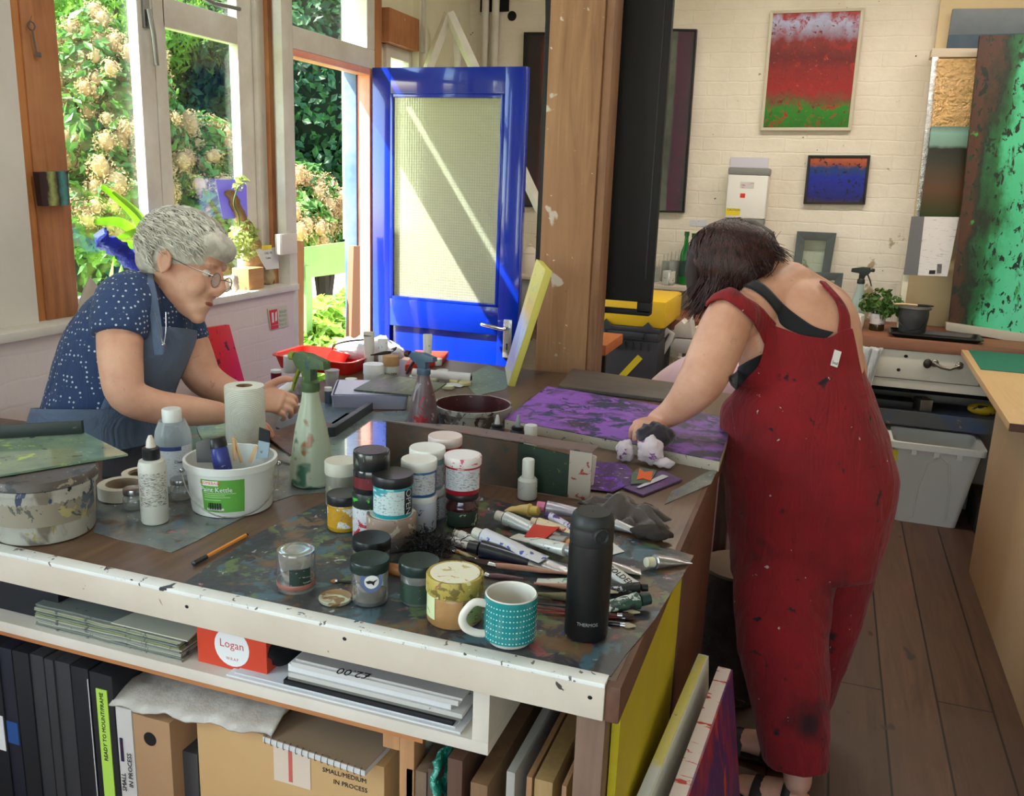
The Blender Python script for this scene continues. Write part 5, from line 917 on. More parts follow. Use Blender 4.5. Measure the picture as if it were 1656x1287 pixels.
# tape rolls, small jars
for (x, yb, hw, yt, lb) in ((201,815,38,783,'masking tape roll lying flat in front of the painted tub'),(232,782,32,765,'second masking tape roll behind the first, beside the clear bottle')):
    cx, cy, r, h_ = cyl_at(x, yb, hw, yt); m = MB().lathe([(r*.7,0),(r,0),(r,h_),(r*.7,h_)], 48, cap=False); o = m.build('tape_roll', mat('masking_tape', (212,206,190), .6, b=(40,.2,.001)), loc=(cx,cy,ZS)); MB().lathe([(r*.7,.0),(r*.7,h_),(r*.67,h_),(r*.67,0),(r*.7,0)], 48, cap=False).build('cardboard_core', mat('core_card', (170,150,126), .8), o); tag(o, lb, 'tape')
SIL = mat('silver_lid', (176,178,182), .25, .9)
gjar('small empty glass jar with silver lid left of the nozzle bottle', 217, 828, 16, 789, .011, SIL, neck=True, lr=.95); gjar('small empty glass jar with silver lid right of the clear bottle', 294, 812, 17, 773, .009, SIL, neck=True, lr=.95)
cx, cy, r, h_ = cyl_at(200, 742, 20, 734)
# kitchen roll
cx, cy, r = px_stack(399,735,31); zt = zmid(623,cx,cy,398); t = thing('kitchen_roll', 'white embossed kitchen roll standing upright behind the paint kettle', 'roll', (cx,cy,ZS)); h_ = zt-ZS
def emboss():
    mt, tt, p = _nodes('embossed_paper'); p.inputs['Base Color'].default_value = lin((222,222,208)); p.inputs['Roughness'].default_value = .9; co = _co(tt); wv = tt.nodes.new('ShaderNodeTexWave'); wv.wave_type = 'RINGS'; wv.rings_direction = 'SPHERICAL'; wv.inputs['Scale'].default_value = 70; wv.inputs['Distortion'].default_value = 1.0
    vm = tt.nodes.new('ShaderNodeVectorMath'); vm.operation = 'MODULO'; mp = tt.nodes.new('ShaderNodeMapping'); a_ = face_ang(cx, cy); mp.inputs['Location'].default_value = (-r*math.cos(a_)+.0, -r*math.sin(a_), -h_*.5); tt.links.new(co, mp.inputs[0]); tt.links.new(mp.outputs[0], wv.inputs[0])
    bp = tt.nodes.new('ShaderNodeBump'); bp.inputs['Strength'].default_value = .5; bp.inputs['Distance'].default_value = .002; tt.links.new(wv.outputs[1], bp.inputs['Height']); tt.links.new(bp.outputs[0], p.inputs['Normal']); return mt
MB().lathe([(r*.42,h_),(r*.98,h_),(r,h_-.003),(r,.002),(r*.98,0),(r*.42,0)], 48, cap=False).build('paper', emboss(), t); MB().lathe([(r*.42,0),(r*.42,h_),(r*.39,h_),(r*.39,0),(r*.42,0)], 36, cap=False).build('cardboard_core', mat('brown_core', (150,120,90), .8), t)
# big tub left, with boards on top
cx, cy, r = px_stack(77,884,80); zt = zmid(755,cx,cy,78); DT = mat('paint_dribbled_tub', (186,184,174), .45, v=(2,(150,148,138)), s=[((120,112,100),3,.56,.08),((60,70,96),8,.62,.02),((130,54,64),10,.66,.02),((160,146,80),7,.65,.02),((30,34,36),12,.67,.01)], sst=(1,1,.6))
t = thing('paint_tub', 'large white tub covered in paint dribbles at the left front of the bench', 'tub', (cx,cy,ZS)); h_ = zt-ZS
MB().lathe([(r*.9,0),(r*.93,.005),(r*.98,h_*.78),(r*1.03,h_*.79),(r*1.03,h_*.86),(r*1.0,h_*.87)], 56).build('tub', DT, t); MB().lathe([(r*1.0,h_*.87),(r*1.06,h_*.88),(r*1.05,h_*.96),(r*1.01,h_),(.001,h_)], 56, cap=False).build('lid', mat('crusted_dark_lid', (84,76,72), .45, s=[((150,140,120),10,.62),((120,50,70),14,.68),((50,50,50),8,.6)]), t)
wrap(MB(), r*.965, h_*.3, h_*.66, face_ang(cx,cy)-1.3, face_ang(cx,cy)+1.2, 20).build('faded_label', mat('faded_label', (142,134,118), .5, s=[((90,100,120),5,.56),((120,60,60),9,.63),((170,160,110),6,.60),((80,84,76),12,.6)]), t)
zb_ = zt+.002
o = MB().prism([onz(-40,778,zb_), onz(150,735,zb_), onz(207,737,zb_), onz(130,697,zb_), onz(-40,708,zb_)][0:1]+[onz(207,737,zb_), onz(133,700,zb_), onz(-40,712,zb_)], (0,0,.004)).build('glass_palette', mat('green_glass_palette', (136,160,130), .12, v=(6,(110,134,116)), s=[((176,206,90),8,.62,.05),((90,100,96),12,.62,.05),((190,190,190),20,.68)], coat=.6)); tag(o, 'green tinted glass palette resting on the dribbled tub', 'palette')
o = MB().prism([onz(-40,712,zb_+.0045), onz(133,701,zb_+.0045), onz(133,701,zb_+.0045)+Vector((.0,.0,.028)), onz(-40,712,zb_+.0045)+Vector((0,0,.028))], (0,.006,0)).build('dark_rail', mat('black_green_board', (40,50,48), .4, s=[((90,110,100),12,.66)]), bev=.001); tag(o, 'dark board edge standing along the back of the green glass palette', 'board')
# pen
p0, p1 = onz(312,912,ZT+.006), onz(400,864,ZT+.006); t = thing('pen', 'orange and black felt pen lying on the front of the bench', 'pen', p0); dv = p1-p0
MB().tube([dv*.22,dv*.97,dv*.975], .0035, 6).build('barrel', mat('orange_barrel', (222,140,60), .35), t); MB().tube([dv*0,dv*.01,dv*.23], [.0025,.0045,.0045], 12).build('cap', BL, t); MB().tube([dv*.97,dv*1.0], [.0035,.0028], 12).build('end_plug', BL, t)
# spray bottles
cx, cy, r = px_stack(505,793,35); zt = zmid(578,cx,cy,490); t = spray('spray_bottle', 'tall cloudy spray bottle with green paint-covered trigger head in mid bench', (cx,cy,ZS), (zt-ZS)*1.0, r, glassmat('cloudy_bottle', (196,206,184), .25, .62, [((110,130,60),6,.60),((60,100,80),9,.64),((140,90,60),10,.66)]), mat('paint_green_head', (70,92,60), .5, s=[((50,70,90),12,.6),((120,130,50),16,.64)]), mat('olive_nozzle', (120,130,40), .5, s=[((60,80,50),20,.64)]), PI*.92, liq=glassmat('cloudy_water', (190,206,196), .1, .55))
cx, cy, r = px_stack(684,700,30); zt = zmid(574,cx,cy,660); spray('spray_bottle', 'dark maroon stained spray bottle with blue-grey head beside the dribbled tub', (cx,cy,ZS), (zt-ZS), r*.86, mat('maroon_stained', (84,56,62), .35, v=(3,(120,106,110)), s=[((150,30,40),5,.60,.03),((160,156,160),7,.58,.04)]), mat('blue_grey_head', (74,96,116), .4, s=[((150,60,70),16,.68)]), mat('dark_red_trigger', (60,30,40), .4), PI*.95)
# dribbled round tub
cx, cy, r = px_stack(764,697,57); zt = zmid(652,cx,cy,765); t = bucket('paint_tub', 'round paint-crusted tub with a dark maroon inside in mid bench', cx, cy, r, 61*depth((cx,cy,zt))/F_, zt-ZS, mat('crusted_grey_tub', (150,146,138), .5, s=[((90,80,76),5,.52,.05),((60,40,44),9,.60),((180,176,166),12,.62)], b=(24,.5,.002)), inner=mat('maroon_inside', (70,34,38), .35, s=[((150,120,110),12,.68),((96,50,54),8,.6)]), cat='tub')
# standing brown board
A, B = onz(624,757,ZT), onz(953,812,ZT); A.z = B.z = ZS; hA = .075
t = thing('brown_board', 'long brown stained board with a flange, standing across the middle of the bench', 'board', A); dv = B-A; n = Vector((-dv.y,dv.x,0)).normalized(); zA = zmid(682,A.x,A.y,624)-ZS; zB = zmid(733,B.x,B.y,953)-ZS
BRN = mat('brown_stained_board', (92,74,62), .4, v=(4,(66,56,50)), s=[((120,70,60),7,.62,.05),((60,70,66),9,.60,.05),((150,140,130),22,.72)], b=(12,.3,.003))
MB().prism([Vector(),dv*.66,dv*.66+Vector((0,0,zB*.99)),Vector((0,0,zA))], n*.004).build('front_face', BRN, t); MB().prism([dv*.66,dv*.9,dv*.9+Vector((0,0,zB*.9)),dv*.66+Vector((0,0,zB*.99))], n*.004).build('green_face', mat('dark_green_face', (44,60,50), .35, s=[((90,100,60),12,.64),((120,70,40),16,.7)]), t)
MB().prism([dv*.9,dv,dv+Vector((0,0,zB)),dv*.9+Vector((0,0,zB))], n*.004).build('pale_end', mat('pale_red_end', (170,158,146), .4, s=[((140,60,56),14,.62)]), t); MB().prism([Vector((0,0,zA)),dv*.1+Vector((0,0,zA)),dv+Vector((0,0,zB)),dv+Vector((0,0,zB+.002))+n*.05,dv*.35+Vector((0,0,zA))+n*.05], (0,0,.0025)).build('top_flange', mat('mauve_flange', (112,94,92), .4, s=[((140,80,80),9,.62),((70,60,60),14,.62)]), t)
# bottles round it
def small_bottle(label, x, yb, hw, ysh, yt, body, cap, capfrac=.75, nozzle=False, z=ZS):
    cx, cy, r = px_stack(x, yb, hw); zsh = zmid(ysh,cx,cy,x)-z; zt = zmid(yt,cx,cy,x)-z; t = thing('small_bottle', label, 'bottle', (cx,cy,z))
    MB().lathe([(r*.92,0),(r,.003),(r,zsh-.006),(r*.75,zsh)], 28).build('bottle_body', body, t)
    if nozzle: MB().lathe([(r*.8,zsh-.004),(r*.8,zsh+.007),(r*.5,zsh+.008)], 22).build('collar', BL, t); MB().lathe([(r*.38,zsh+.007),(r*.3,zsh+(zt-zsh)*.6),(r*.16,zt)], 16).build('nozzle', cap, t)
    else: MB().lathe([(r*capfrac,zsh-.001),(r*capfrac,zt-.003),(r*capfrac*.9,zt),(.001,zt)], 26).build('cap', cap, t)
    return t
small_bottle('white spotted bottle with rounded cap before the brown board', 852, 812, 16, 771, 742, mat('spotted_white_bottle', (196,196,188), .4, s=[((90,96,110),22,.62,.02)]), mat('white_round_cap', (212,212,206), .35), .62)
small_bottle('dark bottle with white nozzle, left of a pair behind the brown board', 803, 722, 12, 690, 671, mat('dark_ink_bottle', (40,40,50), .3), mat('white_nozzle', (206,206,204), .4), nozzle=True)
small_bottle('dark bottle with grey nozzle, right of a pair behind the brown board', 836, 728, 12, 694, 671, MT['dark_ink_bottle'], mat('grey_nozzle', (150,160,164), .4), nozzle=True)
small_bottle('small bottle with wide white cap behind the brown board', 857, 735, 11, 706, 687, mat('pale_bottle', (190,190,186), .4), MT['white_round_cap'], .95)
cx, cy, r = px_stack(948,790,14); zt = zmid(738,cx,cy,948); o = MB().lathe([(r*.8,0),(r,zt-ZS),(r*.94,zt-ZS),(r*.75,.002),(.001,.002)], 28, cap=False).build('paper_cup', mat('white_cup', (214,206,200), .5), loc=(cx,cy,ZS)); tag(o, 'white cup half hidden behind the pale end of the brown board', 'cup')
# ---------------------------------------------------------------- tubes, brushes, rags
def paint_tube(label, cap, tail, hw, body, capm, z=0, zt=None, tailm=None, cl=.3, name='paint_tube', packet=None):
    a = onz(*cap, ZT+.012+z); d = depth(a); r = hw*d/F_; a = onz(*cap, ZT+r+.002+z); b = onz(*tail, ZT+.006+(z if zt is None else zt)); dv = b-a; Ln = dv.length; f = dv.normalized(); s_ = Vector((-f.y,f.x,0)).normalized()
    t = thing(name, label, 'tube', (a.x,a.y,ZT+z)); o = Vector((0,0,a.z-ZT-z))
    P = [o+f*r*.9, o+f*r*1.15, o+f*Ln*.3, o+f*Ln*.6, o+f*Ln*.85, o+f*Ln]; R2 = [(r*.5,r*.5),(r,r),(r*1.05,r*.9),(r*1.12,r*.62),(r*1.18,r*.22),(r*1.2,.0012)]
    if tailm:
        MB().tube(P[:4], R2[:4], 18, ref=s_).build('tube_body', body, t); MB().tube(P[3:], R2[3:], 18, ref=s_).build('foil_tail', tailm, t)
    else: MB().tube(P, R2, 18, ref=s_).build('tube_body', body, t)
    MB().tube([o-f*r*.35, o-f*r*.3, o+f*r*.85], [r*.55,r*.68,r*.72], 16).build('cap', capm, t); return t
TW = textlab('white_tube_print', (206,204,200), (130,130,140), .60); SILT = mat('crinkled_silver', (172,172,176), .28, .85, b=(60,.8,.002)); NAV = mat('navy_tube', (24,28,44), .3, s=[((150,150,160),60,.70)], coat=.4)
CAPW = mat('tube_white_cap', (206,200,188), .45, s=[((150,140,120),20,.7)]); BLS = mat('blue_smeared_tube', (200,200,206), .4, s=[((50,70,160),14,.60,.03),((150,50,70),20,.70)]); SPK = mat('silver_purple', (176,170,180), .3, .5, s=[((80,50,120),14,.6)])
paint_tube('big navy paint tube with silver crinkled tail, largest of the heap', (762,884), (925,922), 15, NAV, BL, .004, tailm=SILT)
paint_tube('white paint tube smeared blue and red just behind the navy tube', (770,862), (880,905), 13, BLS, CAPW, .018)
paint_tube('small white capped tube pointing left behind the blue smeared tube', (737,862), (800,888), 8, TW, CAPW, .006)
paint_tube('smaller tube with grey cap left of the navy tube', (727,872), (790,895), 7.5, TW, mat('grey_cap', (120,120,116), .5), .0)
paint_tube('silver tube with white cap and green band in the back of the heap', (806,834), (900,868), 12, mat('white_green_band', (196,198,196), .35, .2, s=[((30,90,60),9,.62,.02),((120,124,130),60,.62)]), CAPW, .004)
paint_tube('purple and silver tube with a pink cap at the back of the heap', (872,818), (985,838), 11, SPK, mat('pink_cap', (206,110,150), .45), .010)
paint_tube('crumpled yellow tube lying behind the red card tube', (868,826), (822,822), 11, mat('yellow_smeared_tube', (214,184,110), .5, s=[((80,110,170),16,.62)]), mat('yellow_cap', (206,180,90), .5), .004)
paint_tube('cream crusted tube across the middle of the heap', (862,842), (935,862), 8, mat('cream_tube', (200,180,146), .5, s=[((150,60,60),16,.64),((90,90,110),20,.66)]), mat('cream_cap', (190,170,140), .5), .022)
paint_tube('small purple splashed tube beside the cream crusted one', (885,832), (940,862), 7, mat('purple_splash', (190,186,200), .4, s=[((70,40,110),9,.52,.03)]), mat('dark_purple_cap', (60,40,80), .4), .024)
paint_tube('white crumpled tube with grey streaks right of the blue smeared tube', (925,892), (832,866), 11, mat('streaky_white_tube', (206,206,200), .35, .2, s=[((120,124,124),12,.6)], b=(40,.6,.002)), mat('grey_metal_cap', (150,150,150), .4, .5), .014)
paint_tube('silver tube under the brown cloth right of the flask', (1050,842), (1000,835), 9, SILT, BL, .002)
paint_tube('silver tube lying pointed right beneath the brown cloth', (985,845), (1040,862), 9, mat('silver_white_tube', (170,170,172), .35, .6), CAPW, .002)
paint_tube('silver tube with white and yellow cap overhanging the right bench edge', (1048,909), (1112,906), 12, SILT, mat('white_yellow_cap', (206,204,180), .4, s=[((200,180,60),9,.55,.03)]), .0)
paint_tube('flat silver tube with a red patch right of the flask', (975,915), (1036,925), 10, mat('red_patch_tube', (180,178,180), .3, .6, s=[((180,40,50),6,.62,.02)]), BL, .0)
g = paint_tube('white tube with bold black lettering right of the flask', (972,915), (1025,945), 12, mat('white_tube_plain', (204,204,202), .4), BL, .010)
f_ = (onz(1025,945,ZT+.02)-onz(972,915,ZT+.02)).normalized(); text('GOLDEN', 'writing', BLKI, g, .016, Matrix.Translation((onz(1003,930,ZT+.03)-Vector(g.location))) @ frame_of((0,0,0), f_, (0,-.25,1)))
paint_tube('green and white crumpled tube with dark green cap near the bench corner', (1047,968), (965,985), 14, mat('green_white_tube', (190,194,186), .4, s=[((40,70,56),9,.54,.03),((30,30,34),16,.62)], b=(40,.6,.002)), mat('dark_green_cap', (26,52,46), .4), .003)
paint_tube('black and white striped tube under the green capped one', (1045,950), (960,950), 9, mat('black_white_tube', (40,42,44), .4, s=[((190,190,190),20,.58,.02)]), BL, .002)
paint_tube('green lettered tube lying behind the teal mug', (960,945), (868,940), 10, mat('green_letter_tube', (196,198,190), .4, s=[((90,160,90),12,.62,.02),((90,90,96),50,.62)]), BL, .002)
o = MB().prism([onz(848,868,ZT+.026),onz(864,847,ZT+.03),onz(905,853,ZT+.034),onz(880,873,ZT+.030)], (0,0,.0015)).build('hang_card', mat('red_hang_card', (186,50,40), .4, s=[((206,190,180),16,.70)])); tag(o, 'red hanging card lying on the tubes at the back of the heap', 'card')
paint_tube('striped colour tube attached beside the red card', (925,880), (885,866), 10, mat('striped_tube', (150,140,130), .4, .3, s=[((60,90,110),14,.58),((150,70,60),12,.62)]), mat('orange_knob', (190,120,70), .5), .02)
o = MB().prism([onz(1000,888,ZT+.003),onz(1005,880,ZT+.003),onz(1012,876,ZT+.003),onz(1012,900,ZT+.003)][0:0]+[onz(982,882,ZT+.003),onz(984,872,ZT+.003),onz(1010,892,ZT+.003),onz(984,899,ZT+.003)], (0,0,.0006)).build('paper_scrap', mat('white_scrap', (206,206,204), .6)); tag(o, 'white torn paper scrap poking out right of the flask', 'paper')
# brushes
def brush(label, tip, mid, end, w0, hm, bm, z=.004, name='paint_brush', fm=None):
    a, b, c = onz(*tip, ZT+z), onz(*mid, ZT+z), onz(*end, ZT+z); t = thing(name, label, 'brush', (a.x,a.y,ZT+z)); b -= a; c -= a; o = Vector((0,0,.002)); d = depth(a+c)/F_; w = w0*d; s_ = Vector((-(b).y,(b).x,0)).normalized()
    MB().tube([o, o+b*.5, o+b*.8], [(w*.35,.001),(w*1.1,.004),(w*.9,.004)], 10, ref=s_).build('bristles', bm, t)
    MB().tube([o+b*.78, o+b*1.1], [(w*.92,.0045),(w*.7,.004)], 10, ref=s_).build('ferrule', fm or SIL, t)
    P = crv([o+b*1.08, o+b+(c-b)*.3, o+b+(c-b)*.7, o+c], 3); n = len(P); MB().tube(P, [w*(.62+.25*math.sin(PI*min(1,i/n*1.4))-.38*i/n) for i in range(n)], 10, rnd=True).build('handle', hm, t); return t
WH = mat('worn_red_handle', (130,44,34), .4); BHN = mat('black_handle', (26,26,28), .3, coat=.4); PKH = mat('pinkish_handle', (176,126,106), .5); BRB = mat('brown_bristle', (60,42,34), .9); PLB2 = mat('pale_bristle', (180,166,140), .9); OLV = mat('olive_handle', (110,104,70), .5, s=[((170,160,130),14,.64)])
brush('brush with pinkish wooden handle running behind the teal mug', (760,905), (800,915), (925,930), 7, PKH, BRB, .010)
brush('brush with mauve handle curving left behind the tan jar', (770,925), (790,932), (845,937), 6, mat('mauve_handle', (120,90,96), .5), BRB, .004)
brush('wide pinkish brush handle between mug and flask', (1000,960), (960,955), (865,945), 7, PKH, PLB2, .008)
brush('olive painted brush handle with a hole behind the mug', (1000,975), (960,972), (868,962), 11, OLV, BRB, .006)
brush('thin black brush lying behind the mug and flask', (1035,992), (1010,990), (865,978), 5, BHN, PLB2, .004)
brush('red handled brush, lowest between mug and flask', (1030,1002), (1005,1000), (865,990), 6, WH, BRB, .003)
brush('second thin red brush touching the lowest red one', (1025,997), (1000,997), (868,984), 4, mat('dark_red_handle', (96,30,28), .4), BRB, .009)
brush('white bristled brush right of the flask near the bench corner', (1028,1014), (1005,1012), (950,1004), 6, BHN, PLB2, .002)
brush('dark brush with brown ferrule across the back of the brushes', (745,903), (775,908), (850,918), 5, mat('brown_handle', (84,56,44), .5), BRB, .006)
brush('thin cream handled brush under the small tubes', (700,870), (735,890), (790,915), 4, mat('cream_handle', (190,170,130), .5), BRB, .004)
brush('thin brown brush left of the navy tube', (715,885), (735,893), (785,905), 4, mat('ochre_handle', (150,100,60), .5), BRB, .003)
brush('silver ferruled small brush on the crusted sheet behind the bird jar', (535,941), (545,942), (590,944), 3, mat('black_handle2', (40,36,34), .5), mat('orange_bristle', (180,120,80), .9), .002)
p0, p1 = onz(625,918,ZT+.01), onz(662,925,ZT+.01); o = MB().tube([p0,p1,p1+(p1-p0)*.6], [.010,.011,.008], 12, rnd=True).build('wooden_handle', mat('orange_brown_handle', (150,92,50), .5)); o.name = 'wooden_dowel'; tag(o, 'orange brown wooden dowel end between the two dark-lidded jars', 'dowel')
# wire wool pad
rd = random.Random(4); c = onz(690,893,ZT); m = MB(); mm = MB()
BWM = mat('black_wire', (36,36,38), .35, .6)
vs = []
for k in range(340):
    p = Vector((rd.gauss(0,.026), rd.gauss(0,.018), abs(rd.gauss(.012,.012))+.002)); P = [p]; d = Vector((rd.gauss(0,1), rd.gauss(0,1), rd.gauss(0,.6))).normalized()
    for i in range(5): d = (d+Vector((rd.gauss(0,.6), rd.gauss(0,.6), rd.gauss(0,.5)))).normalized(); q = P[-1]+d*.005; q.z = max(q.z,.001); P.append(q)
    m.tube(P, .0006, 4)
tag(m.build('wire_wool', BWM, loc=(c.x,c.y,ZT+.001)), 'black wiry scouring wool heap behind the dark-lidded jars', 'wire wool', kind='stuff')
# cloths
def drape(name, label, cat, c, rx, ry, h, m, seed, rz=0, folds=5, th=.003, z0=None, group=None):
    def fn(u, v):
        a = 2*PI*u; q = v; f = 1+.16*math.sin(folds*a+seed)+.10*math.sin((folds*2+1)*a+seed*2)
        x = rx*q*f*math.cos(a); y = ry*q*f*math.sin(a); n1 = noise.noise(Vector((x*22,y*22,seed))); n2 = noise.noise(Vector((x*50,y*50,seed+4)))
        z = h*(1-q**1.6)*(.62+.5*n1)+.010*abs(math.sin(a*folds+seed+q*5))*q+.006*n2+.005; return (x, y, max(z, .002+.004*(1-q)))
    o = MB().grid(fn, 72, 22).build(name, m, loc=(c.x,c.y,z0 if z0 else ZT+.001), rz=rz); md = o.modifiers.new('s','SOLIDIFY'); md.thickness = th; return tag(o, label, cat, group)
drape('cloth', 'crumpled grey brown paint rag behind the black flask', 'cloth', onz(1012,840,ZT), .105, .065, .062, mat('grey_brown_rag', (78,66,60), .95, v=(4,(60,50,48)), b=(120,.4,.001), fuzz=.3), 2.0, R_(-38))
crumple('cloth', 'dark brown scrap of cloth at the end of the rag by the bench edge', 'cloth', onz(1052,872,ZT+.002), (.035,.022,.012), mat('dark_rag', (48,40,36), .95, s=[((120,100,80),12,.66)]), 5, amp=.5)
TIS = mat('paint_dabbed_tissue', (206,190,196), .9, s=[((120,70,130),9,.58,.04)], b=(30,.4,.002))
crumple('tissue', 'crumpled tissue ball left of a pair before the purple painting', 'tissue', onz(1010,745,ZT+.002), (.022,.022,.026), TIS, 1, amp=.34, sc=9)
crumple('tissue', 'larger crumpled tissue right of a pair before the purple painting', 'tissue', onz(1050,752,ZT+.002), (.032,.024,.030), TIS, 2, amp=.36, sc=10)
crumple('tissue', 'flattened tissue scrap by the edge of the purple painting', 'tissue', onz(1072,757,ZT+.002), (.024,.014,.012), TIS, 3, amp=.36, sc=9)
# rail
DRL = mat('dark_metal_rail', (58,64,70), .4, .3); A, B = onz(530,710,ZT), onz(592,668,ZT); tag(MB().prism([Vector((A.x,A.y,Z1+.004)),Vector((B.x,B.y,Z1+.004)),Vector((B.x,B.y,Z1+.030)),Vector((A.x,A.y,Z1+.030))], (.016,.012,0)).build('metal_rail', DRL, bev=.001), 'dark metal rail lying on the grey glass sheet', 'rail')
# translucent storage box with boards on it
q0, q1, q2 = onz(535,663,ZT), onz(660,664,ZT), onz(672,640,ZT); bx = thing('storage_box', 'low translucent plastic box under the streaked green board', 'box', (q0.x,q0.y,Z1), math.atan2(q1.y-q0.y, q1.x-q0.x)); wB = (q1-q0).xy.length; FB = glassmat('frosted_plastic', (206,206,226), .35, .5); hB = zmid(640,q0.x,q0.y,535)-Z1
shell([rrect(wB/2-.006,.10,0,.01),rrect(wB/2,.105,hB,.01),rrect(wB/2-.003,.102,hB,.01),rrect(wB/2-.009,.097,.003,.01)], True, True).build('tub', FB, bx)
for ch in bx.children: ch.location = (wB/2,.108,0)
MB().bb((.01,.01,hB+.0005),(wB-.01,.2,hB+.003)).build('lid', FB, bx)
zb = Z1+hB+.0045; tag(MB().prism([onz(572,632,zb),onz(618,607,zb),onz(722,622,zb),onz(690,643,zb)], (0,0,.005)).build('painting_board', mat('streaked_green_board', (84,88,76), .4, s=[((130,128,84),6,.56,.04),((50,56,54),8,.6)], st=(3,.5,1)), bev=.001), 'small dark board with olive streaks lying on the translucent box', 'board')
# yellow canvas leaning on the post
t = thing('canvas', 'small yellow canvas with painted-in lilac sheen leaning against the timber post', 'canvas', onz(822,620,ZT)); o0 = t.location.copy(); o0.z = ZT+.001; t.location = o0
YF = mat('yellow_art_lilac_sheen', (190,180,110), .4, ramp=(2,[(0,(170,160,120)),(.2,(150,140,160)),(.45,(170,180,214)),(.62,(196,160,70)),(.8,(190,180,80)),(1,(206,190,90))],.3,5), s=[((130,140,160),12,.62,.04)])  # blue-lilac bands are a sheen put into the yellow canvas's colours
D0 = depth(o0); pbl, pbr = Vector((0,0,.0)), Vector((.0,0,0))
c1, c2, c3, c4 = onz(812,620,ZT+.001), at(868,419,3.02), at(883,436,2.86), onz(822,624,ZT+.001)
bl = onz(808,600,ZT+.001); sd = (c3-c4); wd = Vector((-.02,.0,0))
front = [c4-o0, c3-o0, c2-o0, bl-o0+Vector((0,.06,0))]
n = (front[1]-front[0]).cross(front[3]-front[0]).normalized(); n = n if n.x > 0 else -n
MB().prism(front, n*.022).build('stretcher', mat('yellow_edge', (206,196,90), .5, s=[((150,120,60),14,.7)]), t, bev=.001); MB().prism([p-n*.0012 for p in front], n*.001).build('painted_face', YF, t, smooth=False)
# back left cluster on the bench
RDP = mat('red_plastic', (214,34,26), .3, coat=.4)
def P2(x, y, z=ZT+.001): return onz(x, y, z)
q = P2(462,612); t = thing('red_tray', 'bright red plastic tray at the sunlit back left of the bench', 'tray', (q.x,q.y,Z1)); sc = depth(q)/F_
shell([rrect(.14,.09,0,.03),rrect(.155,.105,.045,.04),rrect(.162,.112,.045,.04),rrect(.162,.112,.048,.04),rrect(.150,.100,.048,.03),rrect(.135,.085,.004,.03)], True, True).build('tray', RDP, t); t.location.y += .22; t.location.x += .02
cl = P2(560,598); t = thing('carrier_bag', 'white and red insulated bag slumped at the back left of the bench', 'bag', (cl.x,cl.y+.16,Z1)); BGW = mat('glossy_white_bag', (226,226,230), .25, v=(5,(206,210,220)), b=(14,.6,.01), coat=.5)
o = MB().ball((0,0,.055),(.17,.1,.06), 40).build('bag_body', BGW, t)
for v in o.data.vertices: s_ = 1+.25*noise.noise(Vector(v.co)*14)+.12*noise.noise(Vector(v.co)*34); v.co.x *= s_; v.co.y *= s_; v.co.z = max(0, v.co.z*s_)
MB().tube(crv([(-.15,-.06,.03),(-.12,-.10,.08),(-.04,-.12,.11),(.03,-.09,.12)], 5), .004, 8).build('black_rim', BL, t); MB().prism([(-.17,-.1,.004),(-.06,-.125,.004),(-.03,-.12,.05),(-.13,-.1,.06)], (.0,.01,0)).build('red_panel', RDP, t)
t.scale = (.8,.8,.8)
q = P2(640,588); tag(MB().prism([P2(655,600),P2(672,575),P2(725,577),P2(716,590)], (0,0,.022)).build('red_board', mat('matt_red_board', (196,50,36), .45), bev=.002), 'flat red box lid at the back of the bench before the door', 'box')
def cyl(name, label, cat, x, yb, hw, yt, m, capm=None, ch=.3, z=None, taper=1, n=28):
    z = Z1 if z is None else z; p = onz(x, yb, z); d = depth(p); r = hw*d/F_; u = Vector((p.x,p.y,0)).normalized(); c = p+u*r; h = zmid(yt, c.x, c.y, x)-z; t = thing(name, label, cat, (c.x,c.y,z))
    MB().lathe([(r*.95*taper,0),(r*taper,.002),(r,h*(1-ch) if capm else h),(r*.8,h*(1-ch) if capm else h)], n).build('body', m, t)
    if capm: MB().lathe([(r*1.04,h*(1-ch)),(r*1.04,h-.002),(r,h),(.001,h)], n, cap=False).build('cap', capm, t)
    return t
PW = mat('pot_white', (216,216,212), .35); cyl('paint_pot', 'white ribbed pot on the bench behind the streaked board', 'pot', 604, 627, 16, 588, PW, mat('ribbed_cap', (220,220,218), .4, b=(60,.4,.001)), .45)
g = cyl('paint_pot', 'square labelled pot with brown sponge top beside the white ribbed pot', 'pot', 632, 622, 13, 575, mat('label_pot', (206,206,200), .4, s=[((60,60,66),60,.66)]), mat('brown_sponge', (170,130,90), .8), .35)
text('GOLDEN', 'writing', BLKI, g, .011, None, .0003, bend=(13*depth(g.location)/F_+.0008, face_ang(*g.location.xy), .035))
cyl('red_pot', 'dark red paint pot with white lid near the seated womans hand', 'pot', 447, 618, 8.5, 598, mat('dark_red_pot', (130,30,50), .3), PW, .22)
def upright_tube(label, x, yb, hw, yt, m, top, z=None):
    z = Z1 if z is None else z; p = onz(x, yb, z); d = depth(p); r = hw*d/F_; h = zmid(yt, p.x, p.y, x)-z; t = thing('paint_tube', label, 'tube', (p.x,p.y,z)); a = face_ang(p.x,p.y)+PI/2; s_ = (math.cos(a), math.sin(a), 0)
    MB().tube([(0,0,h*.16),(0,0,h*.5),(0,0,h*.97),(0,0,h)], [(r*.85,r*.85),(r*.9,r*.6),(r,.003),(r*.9,.002)], 18, ref=s_, rnd=False).build('tube_body', m, t); MB().lathe([(r*.8,0),(r*.86,.002),(r*.84,h*.16)], 20).build('cap', top, t); return t
upright_tube('pale tube with brown band standing on its cap by the ribbed pot', 597, 600, 9, 536, mat('banded_tube', (206,200,190), .4, s=[((110,96,84),8,.6,.03)], st=(.3,.3,1.5)), PW)
